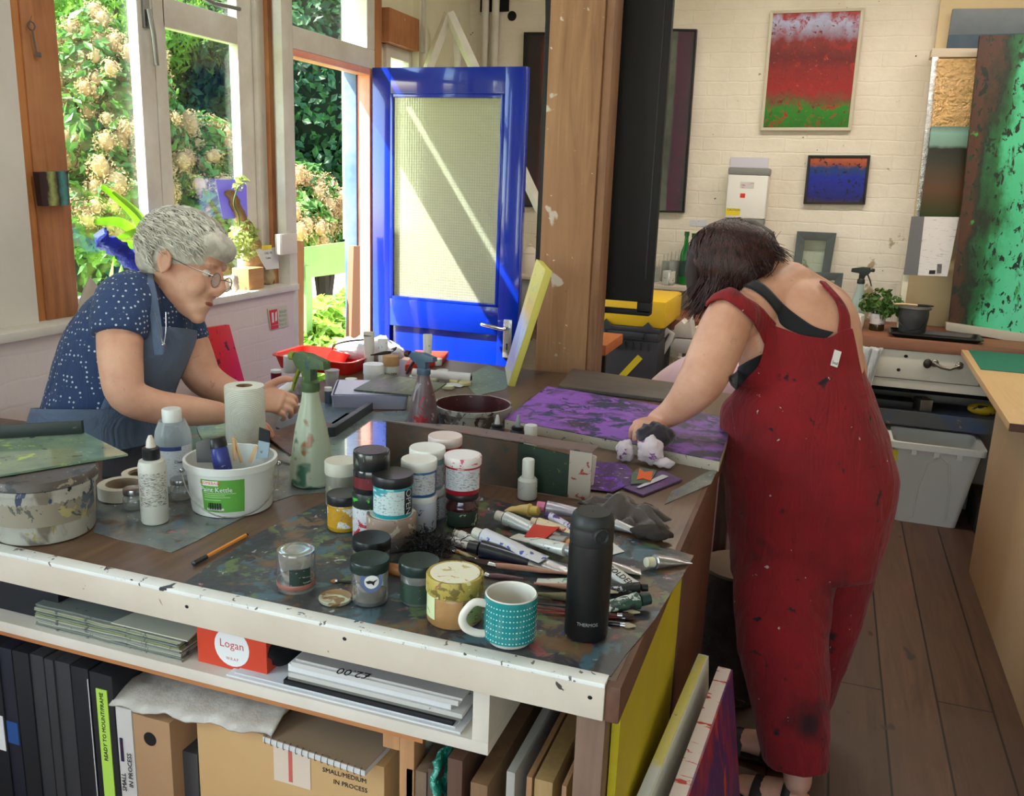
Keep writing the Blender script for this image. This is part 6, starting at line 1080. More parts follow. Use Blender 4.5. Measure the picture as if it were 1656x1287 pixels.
upright_tube('white tube standing upright between the banded tube and brushes', 619, 600, 8, 548, mat('white_tube_b', (222,222,222), .4, s=[((150,160,180),60,.64)]), PW)
upright_tube('white rounded tube with blue mark standing before the blue door', 691, 592, 7.5, 540, mat('white_tube_c', (216,214,206), .35, s=[((110,130,160),16,.68)]), PW)
cyl('sponge_block', 'small white block beside the standing tube before the door', 'block', 706, 592, 9, 580, PW)
a, b = P2(668,604,ZT+.018), P2(762,612,ZT+.018); t = thing('paper_roll', 'white paper roll lying near the back edge of the bench', 'roll', (a.x,a.y,Z1)); dv = b-a; MB().tube([(0,0,.018),(dv.x,dv.y,.018)], .017, 28).build('roll', mat('roll_paper', (206,202,200), .8, b=(50,.3,.002)), t); MB().tube([(dv.x*.99,dv.y*.99,.018),(dv.x*1.003,dv.y*1.003,.018)], .009, 20).build('core_hole', mat('dark_core', (50,40,36), .9), t)
MB().prism([(dv.x*.72,dv.y*.72-.012,.001),(dv.x*1.0,dv.y*1.0-.014,.001),(dv.x*.96,dv.y-.075,.001),(dv.x*.62,dv.y*.62-.06,.001)], (0,0,.001)).build('loose_end', mat('roll_paper2', (190,192,194), .7), t)
rd = random.Random(3); LD = [(700,615,'tin lid with yellowish paint left of the lid group'),(715,603,'pale yellow lid on top of the lid group by the paper roll'),(736,618,'cream lid right of the lid group'),(725,628,'flat metal lid nearest the streaked board'),(672,612,'white lid under the trigger of the maroon spray bottle'),(752,622,'small silver lid furthest right by the loose paper')]
for i, (x, y, lb) in enumerate(LD):
    q = P2(x, y); r = 10*depth(q)/F_; tag(MB().lathe([(r,0),(r*1.02,.002),(r*1.02,.009),(r*.95,.011),(r*.85,.010),(.001,.010)], 24, cap=False).build('jar_lid', mat('lid_mix_%d' % (i % 3), [(206,206,180),(190,190,190),(210,200,150)][i % 3], .4, .3, s=[((150,140,90),16,.62)]), loc=(q.x,q.y,Z1+(.0 if i != 1 else .0))), lb, 'lid', 'lids by the paper roll')
q = P2(540,622); cyl('plastic_cup', 'clear plastic cup with red paint behind the green headed spray bottle', 'cup', 537, 632, 12, 598, glassmat('clear_cup', (226,226,232), .15, .25, [((214,50,50),10,.6)]), taper=.75); cyl('plastic_cup', 'milky plastic cup left of the red stained cup', 'cup', 492, 640, 14, 606, glassmat('milky_cup', (220,220,226), .3, .5), taper=.8)
cyl('plastic_jug', 'white plastic jug in the sunlight left of the spray head', 'jug', 470, 604, 11, 575, PW, taper=1.05)
cyl('small_vial', 'small blue-grey vial with white cap right of the green headed spray', 'bottle', 531, 655, 6, 626, mat('vial_grey', (84,100,116), .3), PW, .2)
cyl('ink_pot', 'low black ink pot with pale lid by the translucent box', 'pot', 568, 629, 9.5, 612, mat('ink_black', (20,20,24), .3), mat('pale_green_lid', (200,206,180), .4), .35)
paint_tube('fat white tube near the seated womans hand, upper of two', (478,622), (440,640), 9, PW, CAPW, .012, cl=.3); paint_tube('white printed tube near the seated womans hand, lower of two', (447,654), (492,654), 8, TW, CAPW, .0)
brush('black brush with dark handle reaching over the pots toward the door', (641,562), (632,570), (600,575), 4, BHN, mat('dark_tuft', (40,20,24), .9), .085)
KS[0] = 1
# ================================================================ UNDER THE BENCH
ZL = .2985
def ub(name, label, cat, x0, x1, ytop, m, y0=1.17, y1=1.55, zb=ZL, bev=.002, yref=1200):
    X0, X1 = ony(x0, yref, y0).x, ony(x1, yref, y0).x; zt = ony((x0+x1)/2, ytop, y0).z; t = thing(name, label, cat, ((X0+X1)/2, y0, zb)); w = (X1-X0)/2-.0006; MB().bb((-w,0,0),(w,y1-y0,zt-zb)).build('body', m, t, bev=bev); return t, w, zt-zb
PF = [mat('portfolio_black', (28,30,34), .55), mat('portfolio_charcoal', (52,52,54), .6), mat('portfolio_navy', (32,34,46), .55)]
PL = [(-22,12,1047,0,'black folder at the left picture edge with a white spine label'),(12.5,34,1052,2,'navy black folder with a small blue sticker, second from the left edge'),(34.5,60,1058,0,'charcoal black folder, third from the left edge'),(60.5,83,1063,1,'dark grey folder, fourth from the left edge'),(83.5,98,1070,1,'dark grey folder, fifth from the left edge'),(98.5,124,1074,1,'dark grey folder left of the black folder with a pale line'),(124.5,152,1082,0,'black folder with a thin pale line, left of the neon labelled one')]
for i, (a, b, yt, mi, lb) in enumerate(PL):
    t, w, h = ub('portfolio_folder', lb, 'folder', a, b, yt, PF[mi], 1.175+.004*(i % 2))
    if i == 0: MB().bb((w-.022,-.0012,.12),(w-.004,0,.2)).build('spine_label', WL, t)
    if i == 1: MB().bb((-w+.003,-.0012,.14),(w-.003,0,.19)).build('blue_sticker', mat('blue_tab', (40,80,140), .5), t)
    if i == 6: MB().bb((w-.002,-.0012,.0),(w-.0005,0,h-.02)).build('pale_line', WL, t)
def vtext(s, sz, t, x, z, w_=None, m=None, lean=0, nm='writing'): text(s, nm, m or BLKI, t, sz, frame_of((x,-.0024,z), (lean,0,1), (0,-1,0)), .0003)
t, w, h = ub('portfolio_folder', 'black folder with a neon green handwritten label', 'folder', 153, 189, 1092, PF[0]); NEON = mat('neon_label', (176,214,86), .5); MB().bb((-.012,-.0018,.0),(.014,0,h-.032)).build('neon_label', NEON, t); vtext('READY TO MOUNT/FRAME', .0122, t, .001, h-.112)
t, w, h = ub('box_file', 'white box file with handwriting beside the neon labelled folder', 'file', 190, 216, 1146, mat('white_file', (196,190,184), .6)); vtext('SMALL', .014, t, -.008, .14); vtext('IN PROCESS', .014, t, .009, .17); MB().bb((-.012,-.0022,.185),(-.006,-.0004,.235)).build('crossed_out_word', mat('purple_ink', (40,24,60), .6), t)
KB = mat('kraft_card', (170,132,96), .75, v=(2,(156,118,84))); t, w, h = ub('magazine_file', 'brown cardboard magazine file with a round hole and barcode label', 'file', 216.5, 276, 1162, KB)
o = MB().lathe([(.014,0),(.014,.002)], 28, M=Matrix.Translation((-.004,.001,h-.045)) @ Matrix.Rotation(PI/2,4,'X')).build('finger_hole', MT['black_hole'], t); MB().bb((-.008,-.0015,.03),(.028,0,.105)).build('label', WL, t)
m = MB()
for k in range(13): m.bb((-.006,-.0022,.036+k*.005),(.004,-.0014,.036+k*.005+(.003 if k % 3 else .0015)))
m.build('barcode', BLKI, t); vtext('GIR 230', .006, t, .012, .06); vtext('LOT 4', .006, t, .02, .06)
ub('box', 'dark grey box between the magazine file and the big carton, lower part', 'box', 282, 318, 1215, mat('dark_grey_card', (62,62,64), .6), 1.2); 
CT = mat('carton_brown', (196,158,108), .7, v=(2,(186,146,96)), b=(12,.1,.003)); t, w, h = ub('cardboard_carton', 'large brown carton with handwriting under the spiral pad', 'carton', 319, 622, 1200, CT, 1.18, 1.52)
mk = lambda x, z: frame_of((x,-.0006,z), (1,0,0), (0,-1,0)); text('SMALL/MEDIUM', 'writing', BLKI, t, .0125, mk(w*.60,h-.037), .0003); text('IN PROCESS', 'writing', BLKI, t, .0125, mk(w*.66,h-.055), .0003)
MB().bb((-w*.14,-.0015,h-.085),(w*.25,0,h-.006)).build('clear_tape', mat('pale_tape', (206,188,170), .3), t); MB().bb((w*.02,-.002,h-.08),(w*.06,-.001,h-.01)).build('red_tape_print', mat('red_print', (190,90,80), .5), t)
zc = ZL+h; q0 = ony(300,1190,1.19); 
PLG = mat('polythene', (206,198,188), .3, v=(9,(186,176,164)), b=(26,.8,.006), al=.92)
def pf(u, v): x = -1.115+.275*u+.04*v; return (x, 1.168-.012*math.sin(u*13)*(1-v)+.30*v, ZL+.345+.012*(u < .15)-.02*u+.006*noise.noise(Vector((u*14,v*9,1)))+.022*(1-abs(2*min(v,.5)*2-1))*0+.016*min(1,v*5))
zpl = max(zc, ZL+.35)
o = MB().grid(lambda u, v: (ony(180,1150,1.165).x+(ony(440,1190,1.165).x-ony(180,1150,1.165).x)*u, 1.160+.006*math.sin(u*22)+.28*v, (ony(180,1142,1.16).z*(1-u)+ony(440,1192,1.16).z*u)+.002+.02*min(1,v*6)+.005*noise.noise(Vector((u*16,v*11,1)))), 60, 14).build('polythene_sheet', PLG); md = o.modifiers.new('s','SOLIDIFY'); md.thickness = .004; tag(o, 'crinkled clear white polythene lying over the files and carton', 'polythene')
t = thing('spiral_pad', 'spiral bound sketch pad with brown cover on the brown carton', 'notebook', (0,0,0)); a, b, c, d_ = [onz(x, y, zc+.012) for x, y in ((425,1190),(590,1246),(622,1210),(455,1165))]
t.location = (a.x,a.y,zc+.001); o0 = Vector(t.location); u_ = (b-a); v_ = Vector((-u_.y,u_.x,0)).normalized()*.16
MB().prism([Vector((0,0,0)),Vector((u_.x,u_.y,0)),Vector((u_.x,u_.y,0))+v_,v_], (0,0,.010)).build('pages', mat('page_white', (206,206,204), .7), t); MB().prism([Vector((0,0,.0102)),Vector((u_.x,u_.y,.0102)),Vector((u_.x,u_.y,.0102))+v_,v_+Vector((0,0,.0102))], (0,0,.0014)).build('cover', mat('brown_cover', (150,128,104), .7), t)
for k in range(16):
    c = Vector((u_.x,u_.y,0))*(k+.5)/16; f = v_.normalized(); MB().tube([c+f*.004*math.cos(R_(q))+Vector((0,0,.006+.008*math.sin(R_(q)))) for q in range(0,360,40)], .0008, 6, closed=True).build('wire_ring', MT['steel_wire'], t)
# shelf contents
ZH = .7528
def onsh(x, y): return onz(x, y, ZH)
t = tag(MB().bb((-1.66,1.16,ZH),(ony(97,1000,1.16).x,1.5,ZH+.062)).build('black_box', mat('black_archive_box', (24,26,32), .6), bev=.003), 'flat black archive box at the left end of the white shelf', 'box')
tag(MB().bb((-1.7,1.18,ZH+.063),(ony(55,930,1.18).x,1.5,ZH+.071)).build('board_stack', mat('pale_green_board2', (140,144,120), .6), bev=.001), 'thin grey green boards lying on the flat black box', 'board')
tag(MB().bb((ony(103,980,1.22).x,1.24,ZH),(ony(312,1010,1.22).x,1.62,ZH+.085)).build('black_box', mat('black_case2', (22,22,24), .5), bev=.003), 'long black flat case behind the newspaper stack on the shelf', 'case')
NP = mat('newspaper', (150,152,140), .85, v=(20,(120,120,110)), s=[((90,92,92),60,.60)]); rd = random.Random(9); n0, n1 = ony(66,1005,1.15), ony(318,1075,1.13)
for k in range(14):
    x0_, x1_ = -1.10-(.17)+rd.uniform(-.006,.006), -.905+rd.uniform(-.008,.008); x0_ = ony(68,1005,1.15).x+rd.uniform(-.004,.004); x1_ = ony(302,1060,1.15).x+rd.uniform(-.01,.002); y0_ = 1.136+rd.uniform(0,.006); sg = 10
    o = MB().prism([(x0_+(x1_-x0_)*i/sg, y0_+.003*noise.noise(Vector((i*.9,k*3.1,0))), 0) for i in range(sg+1)]+[(x1_,1.235,0),(x0_,1.235,0)], (0,0,.0026)).build('newspaper', mat('newsprint_%d' % (k % 4), [(150,150,136),(120,124,118),(168,164,146),(130,140,96)][k % 4], .85, s=[((90,90,88),60,.62)]), loc=(0,0,ZH+.0001+.0030*k)); tag(o, 'sheet in the ragged newspaper stack on the white shelf', 'newspaper', 'newspapers stacked on the white shelf')
o = MB().prism([(-1.13,1.134,0),(-.965,1.134,0),(-.98,1.22,0),(-1.11,1.22,0)], (0,0,.002)).build('paper_sheet', mat('cream_paper', (196,196,176), .7), loc=(0,0,ZH+.0440)); tag(o, 'cream paper sheet lying on top of the ragged newspapers', 'paper')
a, b = ony(320,1058,1.15).x, ony(431,1058,1.15).x; t = thing('wrap_box', 'red cardboard box with a white oval logo on the shelf', 'box', ((a+b)/2,1.15,ZH)); w = (b-a)/2; zt = ony(380,1012,1.15).z-ZH; RB = mat('red_carton', (206,66,40), .5); MB().bb((-w,0,0),(w,.2,zt)).build('carton', RB, t, bev=.001)
MB().prism([(w*.02+.5*w*math.cos(R_(15*k)), -.0008, zt*.5+zt*.42*math.sin(R_(15*k))) for k in range(24)], (0,.0006,0)).build('oval', WL, t); RI = mat('red_ink', (190,50,40), .5)
text('Logan', 'writing', RI, t, .021, mk(.0015,zt*.56), .0003); text('WRAP', 'writing', RI, t, .0078, mk(.0015,zt*.24), .0003, spacing=1.3); text('fh', 'writing', RI, t, .007, mk(.0,zt*.82), .0003); text('12x13 m', 'writing', WL, t, .005, mk(-w*.72,zt*.9), .0003)
crumple('black_fleece', 'black fluffy cloth bundle beside the red box on the shelf', 'cloth', (ony(462,1070,1.2).x,1.225,ZH), (.026,.07,.032), mat('black_fleece', (12,12,14), 1, b=(90,.9,.003)), 4, amp=.35, sc=7)
PG0 = mat('paper_white', (212,210,210), .7); PGG = mat('grey_board', (110,106,98), .6); PGB = mat('black_board', (22,24,28), .5)
def stack(items, xl, xr, y0, z):
    for (lb, th, m, dx0, dx1, dy, nm) in items:
        a = ony(xl+dx0, 1100, y0).x; b = ony(xr+dx1, 1180, y0).x; o = MB().bb((a,y0+dy,z),(b,1.5,z+th)).build(nm, m, bev=.0008); tag(o, lb, 'paper'); z += th+.0003
    return z
z = stack([('wide white mount board, lowest of the paper pile on the shelf',.004,PG0,-85,-5,-.006,'mount_board'),('second white board just above the lowest in the pile',.003,mat('white_b', (200,200,204), .6),-75,-16,.0,'mount_board')], 455, 752, 1.135, ZH)
z = stack([('black board in the middle of the paper pile',.008,PGB,-5,-20,.0,'mount_board'),('grey brown board resting on the black one',.006,PGG,0,-8,.004,'mount_board'),('pale board with printed edge under the white pad',.008,mat('printed_edge', (190,186,180), .6, s=[((90,90,90),90,.7)]),2,-6,.002,'mount_board'),('thick white paper pad near the top of the pile',.013,PG0,0,-26,.006,'paper_pad'),('grey white card next to the top of the pile',.009,mat('card_white', (196,192,188), .6),8,-12,.0,'paper_pad')], 463, 752, 1.135, z)
p0 = ony(488,1048,1.14); o = MB().prism([(ony(478,1060,1.14).x,1.14,0),(ony(748,1140,1.14).x,1.138,0),(ony(748,1140,1.14).x,1.45,0),(ony(478,1060,1.14).x,1.45,0)], (0,0,.004)).build('price_board', mat('top_sheet', (190,182,176), .6), loc=(0,0,z)); tag(o, 'topmost white sheet in the pile with an upside down price', 'paper')
c = onz(572,1088,z+.005); text('£2.00', 'writing', BLKI, o, .026, Matrix.Translation((c.x,c.y,.0043)) @ Matrix.Rotation(PI+.06,4,'Z'), .0002)
c = onz(712,1097,z+.005); pts = [(-.02,.0),(-.005,.012),(.002,.0),(-.004,-.008),(.01,-.006),(.008,.01),(.022,.008)]; MB().tube(crv([(c.x+a, c.y+b, .0046) for a, b in pts], 5), .0006, 5).build('red_scribble', RI, o)
# boards standing in the right bay
BD = [(657,668,1243,.010,(170,170,150),'pale board with a yellowed edge, leftmost of the boards standing under the bench'),(672,690,1248,.0,(120,96,76),'brown hardboard right of the pale yellowed board'),(692,704,1244,.0,(84,66,56),'dark brown board left of the teal bubble wrap'),(724,748,1228,.0,(96,64,48),'reddish brown board right of the teal bubble wrap'),(762,790,1268,.0,(134,98,66),'low brown board between the reddish board and grey canvas'),(820,834,1243,.0,(160,154,144),'grey painted canvas edge standing under the bench'),(853,862,1170,.0,(170,124,84),'tall thin tan board touching the thick tan frame'),(866,896,1204,.0,(170,134,84),'thick tan wooden frame under the bench'),(911,919,1205,.0,(176,128,92),'thin pinkish board, rightmost of the boards under the bench')]
for i, (a, b, yt, dy, c, lb) in enumerate(BD):
    y0 = 1.155+dy; X0, X1 = ony(a, 1230, y0).x, ony(b, 1230, y0).x; X1 = max(X1, X0+.004); zt = ony((a+b)/2, yt, y0).z; zt = min(zt, .69)
    if X0 < -.402: zt = min(zt, .69)
    m_ = woodmat('board_wood_%d' % i, c, tuple(int(q*.82) for q in c), ax=2, knots=False) if c != (160,154,144) else mat('grey_canvas', c, .6)
    o = MB().bb((0,0,0),(X1-X0,.75,zt-ZL)).build('standing_board', m_, loc=(X0,y0,ZL), bev=.0008); tag(o, lb, 'board')
a, b = ony(706,1240,1.16).x, ony(722,1240,1.16).x; o = MB().grid(lambda u, v: ((a+b)/2-.006-.004*math.sin(u*PI*14)+.002*math.sin(v*90), 1.15+.6*v, ZL+(ony(715,1228,1.16).z-ZL)*u), 40, 80).build('bubble_wrap', mat('teal_bubble_wrap', (30,130,110), .25, s=[((110,200,180),70,.55,.05)], b=(70,1,.006), coat=.5)); md = o.modifiers.new('s','SOLIDIFY'); md.thickness = .008; md.offset = 1; tag(o, 'teal bubble wrap packet standing between brown boards', 'bubble wrap')
# ================================================================ SILL AND WINDOW WALL
ZSL = 1.1125
def px_x(x, y, X=-2.28): return onx(x, y, X)
o = thing('small_painting', 'small dark abstract painting fixed to the left timber post', 'painting', px_x(78,332,-2.262)); p0 = Vector(o.location)
MB().prism([px_x(x,y,-2.262)-p0 for x, y in ((53,278),(101,276),(103,331),(60,333))], (.022,0,0)).build('painting', mat('dark_swirl_art', (50,30,36), .4, ramp=(1,[(0,(50,30,34)),(.25,(60,40,44)),(.4,(170,180,110)),(.6,(40,26,30)),(.8,(80,150,150)),(1,(60,40,44))],.4,3)), o)
t = thing('old_key', 'old metal key hanging on a nail on the left timber post', 'key', px_x(52,45,-2.262)); p0 = Vector(t.location); KM = mat('old_iron', (120,110,110), .45, .8); k0, k1 = px_x(51,42,-2.258)-p0, px_x(60,92,-2.258)-p0
MB().tube([k0+Vector((.0,.012*math.cos(R_(a)),.012*math.sin(R_(a)))) for a in range(0,360,30)], .0025, 6, closed=True).tube([k0+Vector((0,.002,-.012)),k1], .003, 8).bb(tuple(k1+Vector((-.002,-.002,-.0))),tuple(k1+Vector((.002,.014,.014)))).build('key', KM, t); MB().tube([k0+Vector((-.01,.0,.0)),k0+Vector((.0,.004,.03))], .001, 5).build('wire', KM, t)
WST = mat('white_stone', (196,184,170), .7, v=(6,(176,164,150))); q = onz(146,512,ZSL); t = thing('stone_fin', 'white fin-shaped stone on the sill behind the seated woman', 'stone', (q.x+.02,q.y,ZSL)); hh = px_x(141,440,-2.3).z-ZSL
o = MB().grid(lambda u, v: ((.028*math.cos(2*PI*u))*(1-v*.85), (.068*math.sin(2*PI*u)*(1-v**1.8)+.03*v*0-.01*v), hh*v), 28, 14).build('stone', WST, t)
PTM = mat('blue_glazed', (30,50,190), .4); BT = mat('blue_twine', (16,44,186), .55, v=(14,(8,26,140)), b=(90,1,.006)); q = px_x(215,440,-2.3)
t = thing('blue_sculpture', 'bright blue branching twine-wrapped sculpture on the window sill', 'sculpture', (-2.28, px_x(222,450,-2.28).y, ZSL)); p0 = Vector(t.location); X_ = -2.27
pA = [px_x(x,y,X_)-p0 for x, y in ((222,470),(228,445),(236,420),(246,395),(258,370),(268,346))]; MB().tube(crv(pA), [.022]*6+[.034]*5+[.046]*5+[.034]*5+[.026]*5, 22).build('horn', BT, t); pB = [px_x(x,y,X_)-p0 for x, y in ((232,430),(212,418),(192,402),(170,390),(160,382))]; c_ = crv(pB); MB().tube(c_, [.030-.008*i/len(c_) for i in range(len(c_))], 22).build('branch', BT, t)
for ch in t.children:
    for v in ch.data.vertices: v.co += Vector((1,1,1))*(.014*noise.noise(Vector(v.co)*28)+.008*noise.noise(Vector(v.co)*70))
LFM = mat('strap_leaf', (150,196,50), .4, v=(6,(190,216,100)), tl=.5); t = thing('strap_leaf_plant', 'houseplant with long arching strap leaves on the window sill', 'plant', (-2.33, px_x(235,460,-2.33).y, ZSL)); p0 = Vector(t.location)
MB().lathe([(.05,0),(.065,.10),(.068,.10),(.06,.095),(.045,.09)], 24).build('pot', mat('terracotta', (150,90,60), .8), t)
for pts, w in (([(232,452),(238,400),(215,345),(163,300)],.020),([(232,452),(230,400),(200,362),(152,358)],.018),([(232,455),(215,400),(186,415),(178,465)],.02),([(238,455),(246,400),(228,376),(188,386)],.017),([(236,455),(215,420),(196,430),(200,462)],.014),([(240,455),(250,395),(228,350),(182,310)],.012)):
    P = [px_x(x,y,-2.36+.03*i)-p0 for i, (x, y) in enumerate(pts)]; P = crv(P, 6); n = len(P); MB().tube(P, [(w*(math.sin(PI*min(.98,.12+.88*i/n))**.7)+.002, .0015) for i in range(n)], 8, ref=(0,.4,1)).build('leaf', LFM, t)
t = thing('wooden_block', 'pale wooden block carrying driftwood and a succulent on the sill', 'block', (0,0,0)); q = onz(412,467,ZSL); t.location = (q.x-.03,q.y,ZSL); hh = px_x(412,432,-2.24).z-ZSL; MB().box((0,0,hh/2),(.08,.105,hh)).build('block', woodmat('pale_block', (196,146,96), (170,120,74), ax=1), t, bev=.002)
t = thing('driftwood', 'upright driftwood piece on the wooden block', 'driftwood', (q.x-.03,q.y,ZSL+hh)); p0 = Vector(t.location); pts = [px_x(x,y,-2.27)-p0 for x, y in ((412,428),(408,400),(398,370),(385,340),(372,312))]; pts[0].z = .002; P = crv(pts, 5); o = MB().tube(P, [(.045-.03*i/len(P), .03-.018*i/len(P)) for i in range(len(P))], 14, rnd=True).build('wood', mat('drift_wood', (150,116,80), .8, v=(9,(110,84,58)), b=(20,1,.01)), t)
for v in o.data.vertices: v.co += Vector((1,1,0))*.012*noise.noise(Vector(v.co)*30)
t = thing('succulent', 'trailing pale green succulent growing over the driftwood', 'plant', (q.x-.0,q.y-.01,ZSL+hh+.02)); p0 = Vector(t.location); foliage('leaves', [(px_x(395,375,-2.22)-p0,.045),(px_x(385,395,-2.21)-p0,.05),(px_x(400,405,-2.21)-p0,.04),(px_x(405,385,-2.2)-p0,.03),(px_x(392,292,-2.22)-p0,.022),(px_x(385,300,-2.22)-p0,.018)], 360, .014, leafm('pale_succulent', (190,196,120), (150,164,84), 20, .35), t, .55, 31); MB().tube(crv([px_x(x,y,-2.22)-p0 for x, y in ((390,400),(386,350),(378,330),(384,305),(394,290))], 4), .003, 6).build('stem', MT['stem_green'], t)
tag(MB().prism([px_x(x,y,-2.285) for x, y in ((348,290),(398,290),(400,352),(360,354))], (.001,0,0)).build('paper_notice', mat('lilac_notice', (150,140,214), .6, s=[((110,96,190),60,.66)], st=(1,1,3), tl=.3)), 'lilac printed paper standing against the middle window', 'paper')
o = thing('note_card', 'white handwritten note with yellow tape above the wooden block', 'note', px_x(432,436,-2.21)); p0 = Vector(o.location); MB().prism([px_x(x,y,-2.21)-p0 for x, y in ((413,404),(449,399),(451,434),(430,436))], (.001,0,0)).build('card', WL, o); MB().prism([px_x(x,y,-2.208)-p0 for x, y in ((424,397),(439,396),(439,403),(424,404))], (.001,0,0)).build('yellow_tape', YL, o)
nm = frame_of(px_x(434,409,-2.2075)-p0, (0,1,0), (1,0,0)); text('CALL ME', 'writing', mat('pencil_ink', (110,130,160), .6), o, .014, nm, .0003); text('5 mins', 'writing', MT['pencil_ink'], o, .014, frame_of(px_x(434,417,-2.2075)-p0, (0,1,0), (1,0,0)), .0003)
tag(MB().bb((-2.2,px_x(448,395,-2.19).y,px_x(455,411,-2.19).z),(-2.165,px_x(473,395,-2.19).y,px_x(455,378,-2.19).z)).build('socket_box', mat('socket_white', (222,214,210), .4), bev=.003), 'white electrical box at the bottom of the conduit by the door', 'socket')
crumple('shell', 'small pale figurine stone on the sill before the womans face', 'stone', tuple(onz(383,472,ZSL)+Vector((-.01,0,.0))), (.016,.022,.036), WST, 7, amp=.35); crumple('stone', 'flat pale stone right of the wooden block on the sill', 'stone', tuple(onz(446,461,ZSL)+Vector((-.04,0,0))), (.03,.035,.036), mat('beige_stone', (190,170,136), .8), 8, amp=.2)
t = thing('fire_sign', 'small red and cream fire action sign on the low wall beside the door', 'sign', px_x(450,532,-2.199)); p0 = Vector(t.location); S_ = lambda x, y, e=0: px_x(x, y, -2.198+e)-p0
MB().prism([S_(432,499), S_(463,493), S_(467,527), S_(437,534)], (.002,0,0)).build('panel', mat('sign_cream', (206,200,176), .4), t)
MB().prism([S_(435,502,.002), S_(448,499.5,.002), S_(450,524,.002), S_(438,527,.002)], (.001,0,0)).build('red_panel', REDL, t); MB().prism([S_(438,527.5,.0032), S_(450,525,.0032), S_(450.5,530,.0032), S_(438.5,533,.0032)], (.001,0,0)).build('red_strip', REDL, t)
MB().prism([S_(439,506,.0035), S_(442,505,.0035), S_(443,521,.0035), S_(440,522,.0035)], (.001,0,0)).build('extinguisher_mark', WL, t); MB().prism([S_(445,506,.0035), S_(447,503,.0035), S_(448,518,.0035), S_(445,520,.0035)], (.001,0,0)).build('flame_mark', WL, t)
for k in range(4): MB().prism([S_(452,502+7*k,.0035), S_(463,500+7*k,.0035), S_(463.5,503.5+7*k,.0035), S_(452.5,505.5+7*k,.0035)], (.001,0,0)).build('instruction_line', mat('sign_lines', (176,190,160), .5, s=[((150,110,100),90,.6)]), t)
t = thing('red_painting', 'red canvas with black flecks leaning on the low wall', 'canvas', (-2.16, px_x(350,560,-2.18).y, 0)); p0 = Vector(t.location); C4 = [px_x(x,y,-2.175) for x, y in ((311,534),(371,525),(385,614))]; C4.append(C4[0]+(C4[2]-C4[1])); P = [p-p0 for p in C4]; P[2].x += .03; P[3].x += .03
d01 = (P[2]-P[1]); P[2] = P[1]+d01*(1.9); P[3] = P[0]+d01*1.9; MB().prism(P, (-.016,0,0)).build('canvas', mat('bright_red_flecked', (216,26,34), .4, s=[((70,8,20),22,.60,.03)], st=(1,1.5,.8)), t, bev=.001); MB().bb((-.02,-.1,0),(.0,-.08,min(p.z for p in P)+.01)).build('prop', WHITE, t)
# ================================================================ PEOPLE
RV = Vector(RM[0]); UV_ = Vector(RM[1]); AV = -Vector(RM[2])
def rng(rings, k=3):
    """interpolated body sections (centre, half width across, half depth)"""
    R0 = [(at(x, y, d), hw*d/F_, b) for x, y, hw, d, b in rings]; C = crv([r[0] for r in R0], k); A = crv([Vector((r[1], r[2], 0)) for r in R0], k); return [(c, a.x, a.y) for c, a in zip(C, A)]
def loft(mb, R, n=32, off=0, cap=True):
    vs = []; fs = []
    for c, a, b in R:
        for i in range(n): t = 2*PI*i/n; vs.append(c+RV*(a+off)*math.cos(t)+AV*(b+off)*math.sin(t))
    for k in range(len(R)-1):
        for i in range(n): j = (i+1) % n; fs.append((k*n+i, k*n+j, (k+1)*n+j, (k+1)*n+i))
    if cap: fs += [tuple(range(n))[::-1], tuple((len(R)-1)*n+i for i in range(n))]
    mb.add(vs, fs)
def patch(R, f0, f1, off, nm, m, parent, th=.004, n=20, i0=0, i1=None):
    """cloth panel over part of the body sections; f0,f1 give the angle limits along the length (0..1)"""
    R = R[i0:i1]; L = len(R)-1
    def fn(u, v):
        k = min(int(v*L), L-1); w = v*L-k; c = R[k][0].lerp(R[k+1][0], w); a = R[k][1]*(1-w)+R[k+1][1]*w+off; b = R[k][2]*(1-w)+R[k+1][2]*w+off; t = R_(f0(v)+(f1(v)-f0(v))*u); q = c+RV*a*math.cos(t)+AV*b*math.sin(t); return q
    o = MB().grid(fn, n, L*2).build(nm, m, parent); md = o.modifiers.new('s','SOLIDIFY'); md.thickness = th; md.offset = 1; return o
def remesh(o, vx, it=4, smooth=True):
    r = o.modifiers.new('r','REMESH'); r.mode = 'VOXEL'; r.voxel_size = vx; r.use_smooth_shade = True; s = o.modifiers.new('sm','SMOOTH'); s.factor = .5; s.iterations = it
    o.data.set_sharp_from_angle(angle=PI) if hasattr(o.data, 'set_sharp_from_angle') else None; return o
def arm(mb, pts):
    P = [at(x, y, d) for x, y, hw, d in pts]; R_l = [hw*d/F_ for x, y, hw, d in pts]; C = crv(P, 4); A = crv([Vector((r,0,0)) for r in R_l], 4); mb.tube(C, [a.x for a in A], 20, rnd=True)
